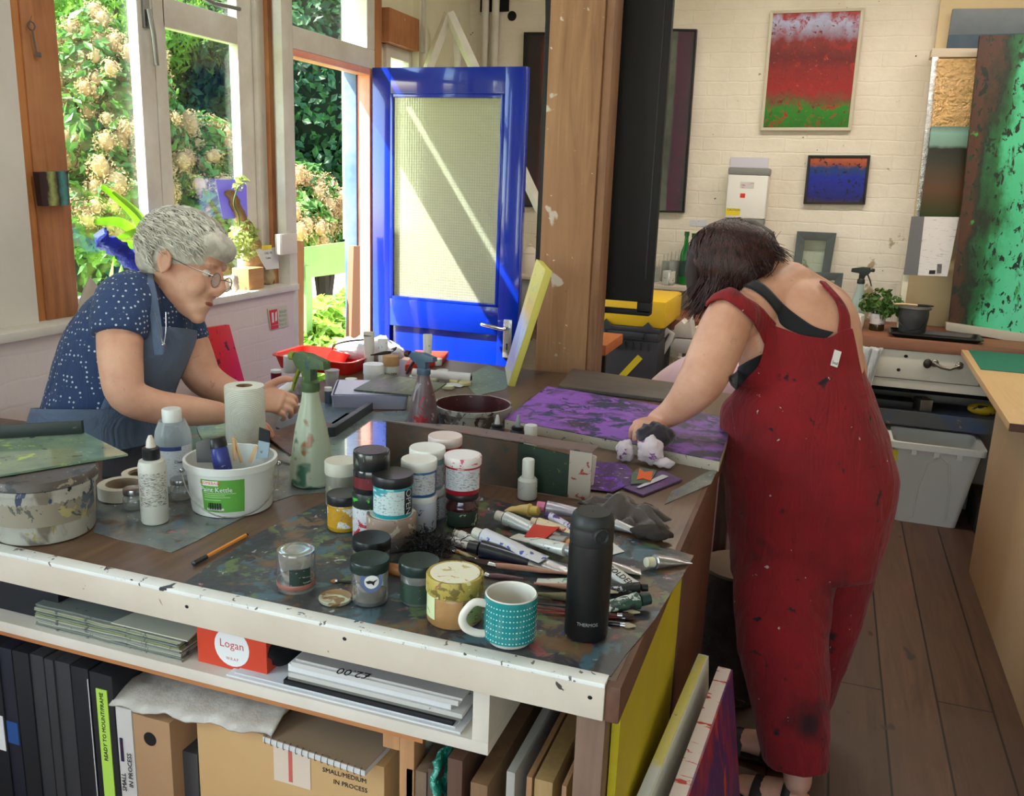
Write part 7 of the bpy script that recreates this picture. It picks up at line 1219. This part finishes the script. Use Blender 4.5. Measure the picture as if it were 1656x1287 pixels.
def hand(mb, W, fx, up, curls, side=1, s=1, spread=.14, thumb=(.5,.3)):
    """palm, five fingers; W wrist, fx towards the fingers, up out of the back of the hand, side=+1 thumb on fx x up"""
    fx = Vector(fx).normalized(); up = Vector(up); up = (up-fx*up.dot(fx)).normalized(); lat = fx.cross(up)*side
    mb.tube([W-fx*.01, W+fx*.02*s, W+fx*.055*s, W+fx*.085*s], [(.024*s,.017*s),(.032*s,.016*s),(.040*s,.014*s),(.038*s,.011*s)], 16, ref=lat, rnd=True)
    for i, (L, r) in enumerate(((.072,.0088),(.080,.0090),(.075,.0085),(.060,.0075))):
        o = (1.5-i)*.0185*s; p = W+fx*(.082-.004*abs(i-1.2))*s+lat*o; d = (fx+lat*spread*(1.5-i)*.5).normalized(); P = [p-d*.02*s]; c = 0
        for seg, f in enumerate((.45,.31,.24)):
            c += curls[i]*(.75,1,.7)[seg]; dd = d*math.cos(c)-up*math.sin(c); P.append(P[-1]+dd*L*f*s+(d*.02*s if seg == 0 else Vector()))
        mb.tube(crv(P, 3), [r*s*(1.1-.28*k/9) for k in range(10)], 10, rnd=True)
    p = W+fx*.028*s+lat*.026*s; d = (fx*.75+lat*thumb[0]-up*thumb[1]).normalized(); P = [p, p+d*.036*s, p+(d*1.0+fx*.25).normalized()*.06*s+d*.006*s, p+(d*.9+fx*.5).normalized()*.082*s]
    mb.tube(crv(P, 3), [.0135*s,.0135*s,.0125*s,.0115*s,.011*s,.011*s,.0105*s,.0095*s,.009*s,.008*s], 10, rnd=True)
def head_parts(mb, M, sc=1):
    T = M @ Matrix.Scale(sc, 4)
    for c, r in (((-.012,0,.028),(.096,.074,.092)),((.030,0,-.030),(.062,.056,.085)),((.052,0,-.085),(.036,.036,.034)),((.0,0,-.06),(.055,.055,.05)),((.055,.034,-.038),(.028,.024,.03)),((.055,-.034,-.038),(.028,.024,.03)),((.074,.022,.022),(.014,.022,.009)),((.074,-.022,.022),(.014,.022,.009)),((.068,0,-.108),(.020,.022,.017)),((.082,0,-.066),(.011,.023,.006)),((.081,0,-.077),(.010,.020,.006)),((.055,0,.04),(.034,.052,.04))): mb.ball(c, r, 20, M=T)
    mb.tube([T @ Vector(p) for p in ((.080,0,.018),(.094,0,-.006),(.104,0,-.028),(.098,0,-.04))], [.009*sc,.011*sc,.014*sc,.010*sc], 12, rnd=True)
    for s_ in (1,-1): mb.ball((.092,s_*.012,-.036), (.011,.008,.008), 10, M=T)
    for s_ in (1,-1):
        mb.tube([T @ Vector(p) for p in ((-.004,s_*.074,-.028),(.004,s_*.080,-.012),(.002,s_*.084,.010),(-.012,s_*.086,.020),(-.024,s_*.085,.008),(-.022,s_*.082,-.014),(-.010,s_*.078,-.032))], .0052*sc, 8, rnd=True); mb.ball((-.010,s_*.077,-.006), (.012,.006,.02), 10, M=T)
def face_bits(t, M, eye=True):
    EW = mat('eye_white', (220,214,206), .3); IR = mat('iris', (70,80,90), .2); LP = mat('lip_tone', (166,96,86), .5)
    for s_ in (1,-1):
        MB().ball((.073,s_*.030,-.002), (.0115,.0135,.0095), 16, M=M).build('eye', EW, t); MB().ball((.083,s_*.030,-.004), (.0035,.005,.005), 10, M=M).build('iris', IR, t)
    MB().ball((.0895,0,-.0715), (.006,.019,.0065), 14, M=M).build('lips', LP, t)
def strands(nm, m, parent, pts, rad=.0011, n=4):
    mb = MB()
    for P in pts: mb.tube(P, [rad*(1-.6*abs(2*i/(len(P)-1)-1)**3) for i in range(len(P))], n, cap=False)
    return mb.build(nm, m, parent)
def skinmat(n, c, c2): return mat(n, c, .5, v=(9,c2,.4,.7), s=[(tuple(int(q*.86) for q in c2),60,.66,.1)], b=(140,.12,.001), sss=.12)
def clothmat(n, c, c2, dots=False, splats=(), wr=(5,5,1.2), spots=()):
    mt, t, p = _nodes(n); co = _co(t); out = _mix(t, _step(t, _noise(t, co, 6, 6, 1), .35, .7), lin(c), lin(c2))
    if dots:
        vo = t.nodes.new('ShaderNodeTexVoronoi'); vo.inputs['Scale'].default_value = 82; vo.inputs['Randomness'].default_value = .35; t.links.new(co, vo.inputs[0]); out = _mix(t, _step(t, vo.outputs[0], .25, .17), out, lin((206,214,226)))
    mk_ = None      # worn, paint-flecked places on the garment
    for cp, rad in spots:
        vd = t.nodes.new('ShaderNodeVectorMath'); vd.operation = 'DISTANCE'; t.links.new(co, vd.inputs[0]); vd.inputs[1].default_value = cp; k = _step(t, vd.outputs['Value'], rad, rad*.2)
        if mk_ is None: mk_ = k
        else: mx = t.nodes.new('ShaderNodeMath'); mx.operation = 'MAXIMUM'; t.links.new(mk_, mx.inputs[0]); t.links.new(k, mx.inputs[1]); mk_ = mx.outputs[0]
    for i, q in enumerate(splats):
        nz = _noise(t, co, q[1], 3, 5+3.1*i, .4)
        if mk_ is not None: ad = t.nodes.new('ShaderNodeMath'); ad.operation = 'MULTIPLY_ADD'; t.links.new(mk_, ad.inputs[0]); ad.inputs[1].default_value = .22; t.links.new(nz, ad.inputs[2]); nz = ad.outputs[0]
        out = _mix(t, _step(t, nz, q[2], q[2]+q[3]), out, lin(q[0]))
    t.links.new(out, p.inputs['Base Color']); p.inputs['Roughness'].default_value = .92; p.inputs['Sheen Weight'].default_value = .08
    b1 = t.nodes.new('ShaderNodeBump'); b1.inputs['Strength'].default_value = .55; b1.inputs['Distance'].default_value = .02; t.links.new(_noise(t, _co(t,'Object',wr), 3.4, 3, 3, 1.2), b1.inputs['Height'])
    b2 = t.nodes.new('ShaderNodeBump'); b2.inputs['Strength'].default_value = .2; b2.inputs['Distance'].default_value = .001; t.links.new(_noise(t, co, 400, 2, 3), b2.inputs['Height']); t.links.new(b1.outputs[0], b2.inputs['Normal']); t.links.new(b2.outputs[0], p.inputs['Normal']); MT[n] = mt; return mt
# ---------------------------------------------------------------- woman at the right of the bench
rwm = thing('person', 'person in red sleeveless jumpsuit with dark bob, bending over the bench wiping a painting', 'person', (.08,2.35,0)); O1 = Vector(rwm.location)
def unparent(o, p): o.location = Vector(o.location)-p; return o
class Root:
    pass
SK1 = skinmat('warm_skin', (212,160,134), (194,138,112))
bm_ = MB()
TB = rng([(1300,900,100,2.50,.13),(1300,800,104,2.49,.14),(1296,700,100,2.46,.14),(1295,640,100,2.44,.135),(1296,580,96,2.43,.13),(1290,520,98,2.43,.125),(1282,485,88,2.44,.115),(1272,458,62,2.455,.085),(1262,440,30,2.46,.05)])
loft(bm_, TB)
bm_.tube([at(1275,470,2.47), at(1245,440,2.46), at(1205,435,2.46)], [.07,.056,.055], 18, rnd=True)
bm_.ball(at(1196,511,2.34), (.066,.068,.064), 20); bm_.ball(at(1340,507,2.56), (.060,.060,.058), 20); bm_.tube([at(1214,503,2.36), at(1275,472,2.45), at(1340,498,2.55)], [.068,.085,.066], 18, rnd=True)
bm_.tube([at(1228,545,2.37), at(1240,600,2.40)], [.055,.075], 16, rnd=True)
arm(bm_, [(1182,508,38,2.30),(1170,535,41,2.29),(1152,578,41,2.28),(1132,618,38,2.27),(1106,650,29,2.31),(1083,669,22,2.35),(1064,679,17.5,2.38)])
arm(bm_, [(1344,508,34,2.58),(1362,558,28,2.65),(1376,606,25,2.70),(1356,640,23,2.76),(1320,655,20,2.84)])
RAGP = onz(1056,722,ZT+.03); W1 = at(1066,680,2.385); hf = (RAGP+Vector((-.02,.03,.045))-W1)
hand(bm_, W1+(hf.normalized())*.004, hf+RV*-.04, UV_*.9-AV*.15, (.55,.6,.65,.7), side=-1, s=.95, thumb=(.35,.55))
# head turned down towards the bench
hx = (-RV*.62-UV_*.62+AV*.48).normalized(); hz_ = (UV_*.72-RV*.55+AV*.1); hz_ = (hz_-hx*hz_.dot(hx)).normalized(); hy = hz_.cross(hx); H1 = Matrix((hx, hy, hz_)).transposed().to_4x4(); H1.translation = at(1178,440,2.46); head_parts(bm_, H1, .98)
# lower legs and feet
def leg_foot(mb, knee, ankle, toe, r0, r1):
    mb.tube(crv([knee, knee.lerp(ankle,.5), ankle], 3), [r0,r0*.98,r0*.92,r0*.84,r0*.72,r1*1.1,r1], 16, rnd=True); d = toe-ankle; d.z = 0; L = d.length; d.normalize(); h = ankle.copy(); h.z = .03
    mb.tube([h-d*.035, h+d*.02+Vector((0,0,.02)), h+d*L*.5+Vector((0,0,.012)), h+d*L*.8, h+d*L], [(.030,.028),(.034,.042),(.040,.030),(.044,.020),(.036,.012)], 16, ref=Vector((-d.y,d.x,0)), rnd=True); return h, d, L
fa = onz(1218,1196,.07); fa2 = Vector((fa.x+.06, fa.y+.02, .09)); ft = Vector((onz(1163,1188,.03).x, onz(1163,1188,.03).y, .03)); na = Vector((onz(1290,1262,.10).x,onz(1290,1262,.10).y,.10)); nt_ = Vector((onz(1195,1264,.03).x,onz(1195,1264,.03).y,.03))
fts = [leg_foot(bm_, at(1290,1010,2.66), fa2, ft, .055, .034), leg_foot(bm_, at(1290,1040,2.36), na, nt_, .056, .036)]
bo = bm_.build('body', SK1, rwm, loc=-O1); remesh(bo, .0042, 5)
SAND = mat('brown_sandal', (40,26,20), .6)
for h, d, L in fts:
    n_ = Vector((-d.y,d.x,0)); m = MB(); m.prism([h-d*.05+n_*.034-Vector((0,0,.028)), h+d*L*.6+n_*.048-Vector((0,0,.028)), h+d*(L+.035)+n_*.03-Vector((0,0,.028)), h+d*(L+.035)-n_*.03-Vector((0,0,.028)), h+d*L*.6-n_*.048-Vector((0,0,.028)), h-d*.05-n_*.034-Vector((0,0,.028))], (0,0,.016))
    s_ = m.build('sandal', SAND, rwm, bev=.003, loc=-O1); P = [h+d*L*.62+n_*.05*math.cos(R_(a))+Vector((0,0,-.014+.05*math.sin(R_(a)))) for a in range(0,181,20)]
    MB().tube(P, [(.016,.0025)]*len(P), 8, ref=d).build('strap', SAND, s_); P = [h+d*.02+n_*.046*math.cos(R_(a))+Vector((0,0,-.014+.078*math.sin(R_(a)))) for a in range(0,181,20)]; MB().tube(P, [(.011,.0025)]*len(P), 8, ref=d).build('strap', SAND, s_)
RED = clothmat('red_linen', (136,12,22), (112,9,17), splats=[((46,12,18),4.4,.60,.14),((30,16,22),14,.655,.05),((186,170,164),34,.72,.01),((26,16,20),30,.70,.02)], spots=[(tuple(at(1262,715,2.29)-O1),.20),(tuple(at(1215,800,2.32)-O1),.22),(tuple(at(1210,1000,2.30)-O1),.16)])
jm = MB()
JR = rng([(1300,548,76,2.44,.128),(1295,585,92,2.435,.145),(1287,625,122,2.43,.160),(1292,670,134,2.44,.172),(1303,720,138,2.46,.182),(1310,775,137,2.48,.19),(1309,830,133,2.50,.19),(1303,885,122,2.51,.185),(1295,930,112,2.51,.175)])
JR = rng([(1308,560,70,2.46,.120),(1308,590,80,2.455,.140),(1300,618,98,2.45,.152),(1292,640,114,2.445,.160),(1290,660,124,2.445,.166),(1296,695,133,2.45,.174),(1303,725,135,2.46,.182),(1310,775,137,2.48,.19),(1309,830,133,2.50,.19),(1303,885,122,2.51,.185),(1295,930,112,2.51,.175)])
loft(jm, JR)
for L_ in ([(1282,850,60,2.50,.12),(1274,900,80,2.475,.135),(1265,960,79,2.435,.125),(1266,1040,72,2.38,.115),(1274,1120,64,2.35,.105),(1282,1190,56,2.33,.095),(1288,1236,50,2.32,.088)], [(1325,850,60,2.56,.12),(1334,900,80,2.585,.125),(1334,950,72,2.61,.12),(1322,1030,60,2.63,.105),(1306,1100,50,2.65,.095),(1290,1160,44,2.66,.085)]): loft(jm, rng(L_))
jo = jm.build('jumpsuit', RED, rwm, loc=-O1); remesh(jo, .007, 9)
tx = D.textures.new('folds', 'CLOUDS'); tx.noise_scale = .11; tx.noise_depth = 2
dm = jo.modifiers.new('d','DISPLACE'); dm.texture = tx; dm.strength = .016; dm.mid_level = .5; dm.texture_coords = 'LOCAL'
def ribbon(nm, pts, w, m, parent, O, th=.0035, ref=None, k=5):
    P = crv([at(*p) for p in pts], k); return MB().tube(P, [(w if not isinstance(w, list) else w[min(int(i/k), len(w)-1)], th)]*0 or [((w[0]+(w[1]-w[0])*i/(len(P)-1)) if isinstance(w, list) else w, th) for i in range(len(P))], 12, ref=ref, rnd=True).build(nm, m, parent, loc=-O)
# back panel, straps, black vest: cloth laid over the body surface
from mathutils.bvhtree import BVHTree
def body_tree(o):
    dg = bpy.context.evaluated_depsgraph_get(); dg.update(); e = o.evaluated_get(dg); me = e.to_mesh(); mw = o.matrix_world; T = BVHTree.FromPolygons([mw @ v.co for v in me.vertices], [tuple(p.vertices) for p in me.polygons]); e.to_mesh_clear(); return T
def on_body(TT, x, y, off, dz=2.45):
    d = ray(x, y).normalized(); best = None
    for T in TT:
        h = T.ray_cast(CAM, d)
        if h[0] is not None and (h[0]-CAM).length < 3.4 and (best is None or h[3] < best[3]): best = h
    if best is None: best = min((T.find_nearest(at(x, y, dz)) for T in TT), key=lambda q: q[3])
    return best[0]+best[1]*off
def wrapcloth(nm, rows, off, m, parent, O, T, th=.004, nu=26, nv=8, it=3):
    Rr = [crv([Vector((x, y, 0)) for x, y in r], 6) for r in rows]
    def smp(r, u): f = u*(len(r)-1); k = min(int(f), len(r)-2); return r[k].lerp(r[k+1], f-k)
    def fn(u, v):
        f = v*(len(Rr)-1); k = min(int(f), len(Rr)-2); q = smp(Rr[k], u).lerp(smp(Rr[k+1], u), f-k); return on_body(T, q.x, q.y, off(f) if callable(off) else off)
    o = MB().grid(fn, nu, nv*(len(rows)-1)).build(nm, m, parent, loc=-O); s_ = o.modifiers.new('sm','SMOOTH'); s_.factor = .5; s_.iterations = it; md = o.modifiers.new('s','SOLIDIFY'); md.thickness = th; md.offset = 0; return o
bpy.context.view_layer.update(); BT1 = [body_tree(bo)]; BT2 = BT1+[body_tree(jo)]
wrapcloth('bib_back', [[(1232,518),(1258,526),(1297,541),(1335,546),(1351,536),(1362,530),(1372,530)],[(1234,556),(1260,558),(1297,560),(1335,562),(1355,560),(1370,560),(1378,558)],[(1226,590),(1260,592),(1297,595),(1335,595),(1360,595),(1375,592),(1384,590)],[(1202,618),(1240,625),(1290,630),(1340,630),(1365,630),(1380,624),(1390,618)],[(1180,646),(1225,656),(1285,660),(1340,660),(1370,657),(1388,652),(1402,646)],[(1184,690),(1225,696),(1285,700),(1340,700),(1375,698),(1395,694),(1412,690)],[(1190,728),(1225,734),(1285,738),(1340,738),(1375,736),(1395,732),(1415,728)]], lambda f: .012 if f < 3 else .012-.0067*(f-3), RED, rwm, O1, BT2, .004, 40, 8, 14)
wrapcloth('shoulder_strap', [[(1150,486),(1158,477),(1170,472),(1186,472),(1202,484),(1226,498),(1252,520)],[(1146,500),(1152,493),(1162,489),(1178,491),(1206,514),(1226,538),(1236,560)]], .010, RED, rwm, O1, BT1, .005, 34, 8)
wrapcloth('shoulder_strap', [[(1351,540),(1354,511),(1346,486),(1322,458)],[(1372,540),(1370,512),(1358,488),(1332,460)]], .008, RED, rwm, O1, BT1, .005, 24, 5)
BV = mat('black_vest', (14,16,22), .85, fuzz=.2)
wrapcloth('vest_strap', [[(1187,458),(1207,451),(1234,461),(1263,489),(1297,515),(1321,530),(1348,537)],[(1187,464),(1213,469),(1236,485),(1254,508),(1264,528),(1297,543),(1335,548)]], .005, BV, rwm, O1, BT1, .004, 34, 5)
wrapcloth('vest', [[(1178,606),(1196,592),(1214,580),(1234,570)],[(1170,650),(1196,650),(1216,640),(1236,612)]], .006, BV, rwm, O1, BT1, .004, 20, 8)
c = on_body(BT1, 1346, 580, .016); M = frame_of(c, tuple(RV*.96-UV_*.28), tuple(-AV*.95+RV*.2)); MB().box((0,0,0), (.020,.042,.0015), M=M).build('garment_label', WL, rwm, loc=-O1); text('Seal', 'writing', BLKI, rwm, .011, M @ Matrix.Translation((0,-.012,.001)), .0003).location = -O1
# seam down the back
sp_ = [(1343,548,2.305),(1352,600,2.285),(1372,680,2.30),(1392,750,2.32),(1402,820,2.34),(1398,880,2.38)]
# hair
HRB = mat('dark_auburn_hair', (40,20,18), .6, v=(30,(30,14,12),.4,.6), st=(1,1,.25)); hm = MB(); hc = at(1184,424,2.46)
hm.ball(at(1182,422,2.46), (.120,.116,.112), 28); hm.ball(at(1158,440,2.47), (.080,.085,.090), 24); hm.tube([at(1140,400,2.45), at(1124,440,2.43), at(1118,478,2.42)], [(.045,.03),(.034,.026),(.012,.012)], 14, rnd=True); hm.tube([at(1205,390,2.44), at(1238,398,2.43), at(1262,417,2.43)], [.065,.045,.008], 14, rnd=True)
hm.tube([at(1180,430,2.40), at(1168,462,2.40), at(1156,486,2.41)], [(.055,.03),(.045,.022),(.012,.01)], 14, rnd=True)
ho = hm.build('hair', HRB, rwm, loc=-O1); remesh(ho, .006, 6)
rd = random.Random(5); ST = []; crown = at(1205,372,2.44)
for k in range(1500):
    a = rd.uniform(0, 2*PI); e_ = [at(1118+rd.uniform(-4,10),rd.uniform(470,520),2.40), at(1150+rd.uniform(-16,20),498+rd.uniform(-12,6),2.36), at(1182+rd.uniform(-14,14),rd.uniform(455,480),2.345), at(1222+rd.uniform(-14,14),rd.uniform(425,445),2.35), at(1262+rd.uniform(-8,6),rd.uniform(408,424),2.38)][rd.choice((0,1,1,2,2,3,3,4))]+Vector((rd.gauss(0,.012),rd.gauss(0,.012),rd.gauss(0,.006)))
    P = []; cr_ = crown+Vector((rd.gauss(0,.03),rd.gauss(0,.03),0))
    for i in range(9):
        u = i/8; q = cr_.lerp(e_, u); d = (q-hc); k_ = Vector((d.x/.130,d.y/.120,d.z/.115)).length
        if u < .78 and k_ > .01: q = hc+d*(1.02/max(k_,.2))*(1 if k_ < 1 else min(1,k_)) if k_ < 1.02 else q
        P.append(q)
    ST.append(crv(P, 2))
strands('hair_strands', mat('auburn_strand', (62,28,24), .5, v=(60,(36,16,14),.4,.6)), ho, ST, .0013)
ho.children[0].parent = ho
GW = mat('glasses_wire', (150,140,136), .25, .8)
MB().tube([H1 @ Vector((.094,.036+.022*math.cos(R_(a)),-.006+.019*math.sin(R_(a)))) for a in range(0,360,20)], .0013, 6, closed=True).tube([H1 @ Vector((.094,-.036+.022*math.cos(R_(a)),-.006+.019*math.sin(R_(a)))) for a in range(0,360,20)], .0013, 6, closed=True).tube([H1 @ Vector(p) for p in ((.094,.058,0),(.05,.082,.002),(-.01,.085,.006))], .0014, 6).tube([H1 @ Vector(p) for p in ((.094,.014,0),(.098,0,.003),(.094,-.014,0))], .0013, 6).build('glasses', GW, rwm, loc=-O1)
face_o = len(D.objects); face_bits(rwm, H1)
for o in list(D.objects)[-0 or None:][:0]: pass
for ch in rwm.children:
    if ch.name.split('.')[0] in ('eye','iris','lips') and ch.location.length == 0: ch.location = -O1
# the rag in her hand
crumple('rag', 'dark purple rag in the hand wiping the purple painting', 'cloth', onz(1058,728,ZT+.027), (.045,.036,.032), mat('dark_purple_rag', (48,38,46), .95, v=(16,(34,26,34)), b=(80,.6,.003), fuzz=.3), 9, amp=.30, sc=11)
# ---------------------------------------------------------------- seated woman at the left
swm = thing('person', 'grey haired person with glasses in blue dotted top and apron, seated at the bench', 'person', (-1.86,1.98,0)); O2 = Vector(swm.location); bm_ = MB(); SK2 = skinmat('fair_skin', (226,178,152), (208,150,126))
TS = rng([(166,760,96,2.30,.16),(164,715,95,2.28,.16),(168,675,92,2.27,.155),(178,630,88,2.26,.148),(192,585,94,2.25,.145),(206,545,95,2.25,.14),(216,510,84,2.24,.125),(226,482,66,2.235,.11),(240,464,40,2.23,.07)])
loft(bm_, TS, off=-.010)
bm_.tube([at(236,482,2.24), at(262,458,2.23), at(292,440,2.22)], [.062,.056,.056], 18, rnd=True)
arm(bm_, [(200,504,38,2.15),(194,545,36,2.105),(196,595,34,2.08),(206,638,31,2.08),(250,657,28,2.12),(305,664,25,2.17),(352,668,19,2.22)])
arm(bm_, [(285,520,36,2.33),(308,565,33,2.34),(326,606,30,2.35),(352,626,26,2.36),(385,638,20,2.38),(405,643,17,2.39)])
hand(bm_, at(352,669,2.225), RV*.9-UV_*.12+AV*.42, UV_*.8-AV*.4, (.35,.4,.5,.6), side=1, s=.98, thumb=(.45,.1))
hand(bm_, at(404,643,2.39), RV*.95-UV_*.10-AV*.1, UV_*.55-AV*.8, (.75,.8,.85,.9), side=-1, s=1.0, thumb=(.7,-.25))
pt_ = R_(18); hx = (RV*math.cos(pt_)-UV_*math.sin(pt_)-AV*.12).normalized(); hz_ = (UV_*math.cos(pt_)+RV*math.sin(pt_)); hz_ = (hz_-hx*hz_.dot(hx)).normalized(); hy = hz_.cross(hx); H2 = Matrix((hx, hy, hz_)).transposed().to_4x4(); H2.translation = at(300,430,2.22); head_parts(bm_, H2, 1.03)
# legs and feet under the bench
for dy, s_ in ((-.08,0),(.14,0)):
    K = Vector((-1.52,2.02+dy,.60)); bm_.tube(crv([Vector((-1.84,1.98+dy,.66)), Vector((-1.7,2.0+dy,.66)), K], 3), [.095,.09,.085,.08,.075,.07,.065], 16, rnd=True); leg_foot(bm_, K, Vector((-1.58,2.02+dy,.10)), Vector((-1.40,2.06+dy,.03)), .056, .036)
bo = bm_.build('body', SK2, swm, loc=-O2); remesh(bo, .0038, 5)
SHM = clothmat('blue_dotted_cotton', (52,74,116), (40,60,100), dots=True); sm_ = MB(); loft(sm_, TS[3:-2], off=.004)
def sleeve(mb, pts):
    P = crv([at(x, y, d) for x, y, hw, d in pts], 4); A = crv([Vector((hw*d/F_,0,0)) for x, y, hw, d in pts], 4); mb.tube(P, [a.x for a in A], 20, rnd=False)
sleeve(sm_, [(224,476,44,2.19),(206,492,50,2.145),(196,518,47,2.115),(192,545,43,2.10)]); sleeve(sm_, [(262,492,40,2.29),(280,512,42,2.32),(296,540,38,2.335),(303,556,35,2.34)]); sm_.ball(at(206,492,2.15), .078, 18)
so_ = sm_.build('dotted_top', SHM, swm, loc=-O2); remesh(so_, .005, 5); dm = so_.modifiers.new('d','DISPLACE'); dm.texture = tx; dm.strength = .010; dm.texture_coords = 'LOCAL'
APR = clothmat('apron_chambray', (98,114,142), (84,100,128), wr=(3,3,3))
patch(TS, lambda v: -70+v*16, lambda v: 62, .014, 'apron_bib', APR, swm, .004, 24, 6, 17).location = -O2
patch(TS, lambda v: -205, lambda v: 70, .018, 'apron_skirt', APR, swm, .006, 40, 0, 8).location = -O2
ribbon('apron_neck_strap', [(258,572,2.105),(252,520,2.112),(246,480,2.125),(240,452,2.14),(243,440,2.20)], .0125, APR, swm, O2, .0035, ref=tuple(RV)); ribbon('apron_neck_strap', [(296,580,2.26),(290,545,2.275),(283,510,2.28)], .011, APR, swm, O2, .0035, ref=tuple(RV))
TRS = mat('dark_trousers', (44,50,66), .9); tm = MB()
for dy in (-.08,.14): tm.tube(crv([Vector((-1.88,1.98+dy,.70)), Vector((-1.68,2.0+dy,.665)), Vector((-1.50,2.02+dy,.61)), Vector((-1.53,2.02+dy,.36)), Vector((-1.57,2.02+dy,.14))], 4), [.11]*5+[.1]*4+[.09]*4+[.075]*4, 18, rnd=True)
remesh(tm.build('trousers', TRS, swm, loc=-O2), .01, 4)
for dy in (-.08,.14): MB().tube([(-1.63,2.02+dy,.035),(-1.55,2.03+dy,.045),(-1.38,2.06+dy,.03)], [(.042,.034),(.046,.04),(.036,.022)], 16, ref=(0,1,0), rnd=True).build('shoe', mat('dark_shoe', (40,38,40), .6), swm, loc=-O2)
nk = MB().tube(crv([at(250,505,2.108), at(258,535,2.103), at(264,556,2.10), at(268,535,2.12), at(268,505,2.15)], 4), .0012, 6).build('necklace', MT['silver_lid'], swm, loc=-O2); MB().ball(at(264,557,2.098), .005, 10).build('pendant', MT['silver_lid'], nk)
# hair: short, wavy, grey
HRG = mat('silver_grey_hair', (220,217,206), .6, v=(40,(190,186,174),.4,.6)); hm = MB(); hc = H2 @ Vector((-.018,0,.038)); hm.ball((-.020,0,.046), (.106,.092,.086), 28, M=H2); hm.ball((-.062,0,.005), (.062,.078,.068), 22, M=H2); hm.ball((.052,0,.066), (.054,.074,.044), 20, M=H2)
ho = hm.build('hair', HRG, swm, loc=-O2); remesh(ho, .006, 4); dm = ho.modifiers.new('d','DISPLACE'); t2 = D.textures.new('curls','CLOUDS'); t2.noise_scale = .03; dm.texture = t2; dm.strength = .009; dm.texture_coords = 'LOCAL'
rd = random.Random(8); ST = []
for k in range(1500):
    a = rd.uniform(0, 2*PI); z = rd.uniform(-.55,1); q = math.sqrt(1-z*z); d = Vector((q*math.cos(a), q*math.sin(a), z))
    if d.x > .5 and d.z < .22: continue
    if abs(d.y) > .62 and d.z < .12 and d.x > -.25: continue
    P = []; dirn = Vector((1.0 if d.z > -.1 else -.2, rd.gauss(0,.35)+.5*(1 if d.y > 0 else -1), -.5 if d.z > .2 else -1)); ph = rd.uniform(0,6.28); L = rd.uniform(.05,.085)
    cur = d.copy()
    for i in range(8):
        rr = 1.0+.05*math.sin(i*1.1+ph)+.02; P.append(H2 @ (Vector((-.020,0,.042))+Vector((cur.x*.113*rr, cur.y*.098*rr, cur.z*.096*rr)))); tdir = (dirn-cur*dirn.dot(cur)); tdir = tdir.normalized() if tdir.length > 0 else Vector((1,0,0)); side_ = cur.cross(tdir); cur = (cur+tdir*L*1.2+side_*.05*math.sin(i*1.3+ph)).normalized()
        if cur.x > .8 and cur.z < .25: break
    if len(P) > 3: ST.append(crv(P, 2))
strands('hair_strands', mat('pale_grey_strand', (232,229,218), .45, v=(60,(196,192,182),.4,.6)), ho, ST, .0014)
GG = glassmat('spectacle_lens', (240,240,240), .02, .08); gl = MB()
for s_ in (1,-1): gl.tube([H2 @ Vector((.104,s_*.033+.022*math.cos(R_(a)),-.012+.018*math.sin(R_(a)))) for a in range(0,360,20)], .0013, 6, closed=True); gl.tube([H2 @ Vector(p) for p in ((.104,s_*.055,-.004),(.06,s_*.078,-.002),(-.004,s_*.086,.006))], .0014, 6)
gl.tube([H2 @ Vector(p) for p in ((.104,.012,-.008),(.110,0,-.004),(.104,-.012,-.008))], .0013, 6); g_ = gl.build('glasses', GW, swm, loc=-O2)
for s_ in (1,-1): MB().prism([H2 @ Vector((.1038,s_*.033+.0215*math.cos(R_(a)),-.012+.0175*math.sin(R_(a)))) for a in range(0,360,20)], tuple(hx*.0008)).build('lens', GG, g_)
face_bits(swm, H2)
for ch in swm.children:
    if ch.name.split('.')[0] in ('eye','iris','lips') and ch.location.length == 0: ch.location = -O2
t = thing('stool', 'plain wooden stool under the seated grey haired person', 'stool', (-1.88,1.98,0)); MB().lathe([(.17,.545),(.175,.55),(.175,.575),(.17,.58)], 32).build('seat', PINE, t)
for a in range(4): q = R_(45+90*a); MB().tube([(.16*math.cos(q),.16*math.sin(q),.0),(.12*math.cos(q),.12*math.sin(q),.545)], .014, 10).build('leg', PINE, t)
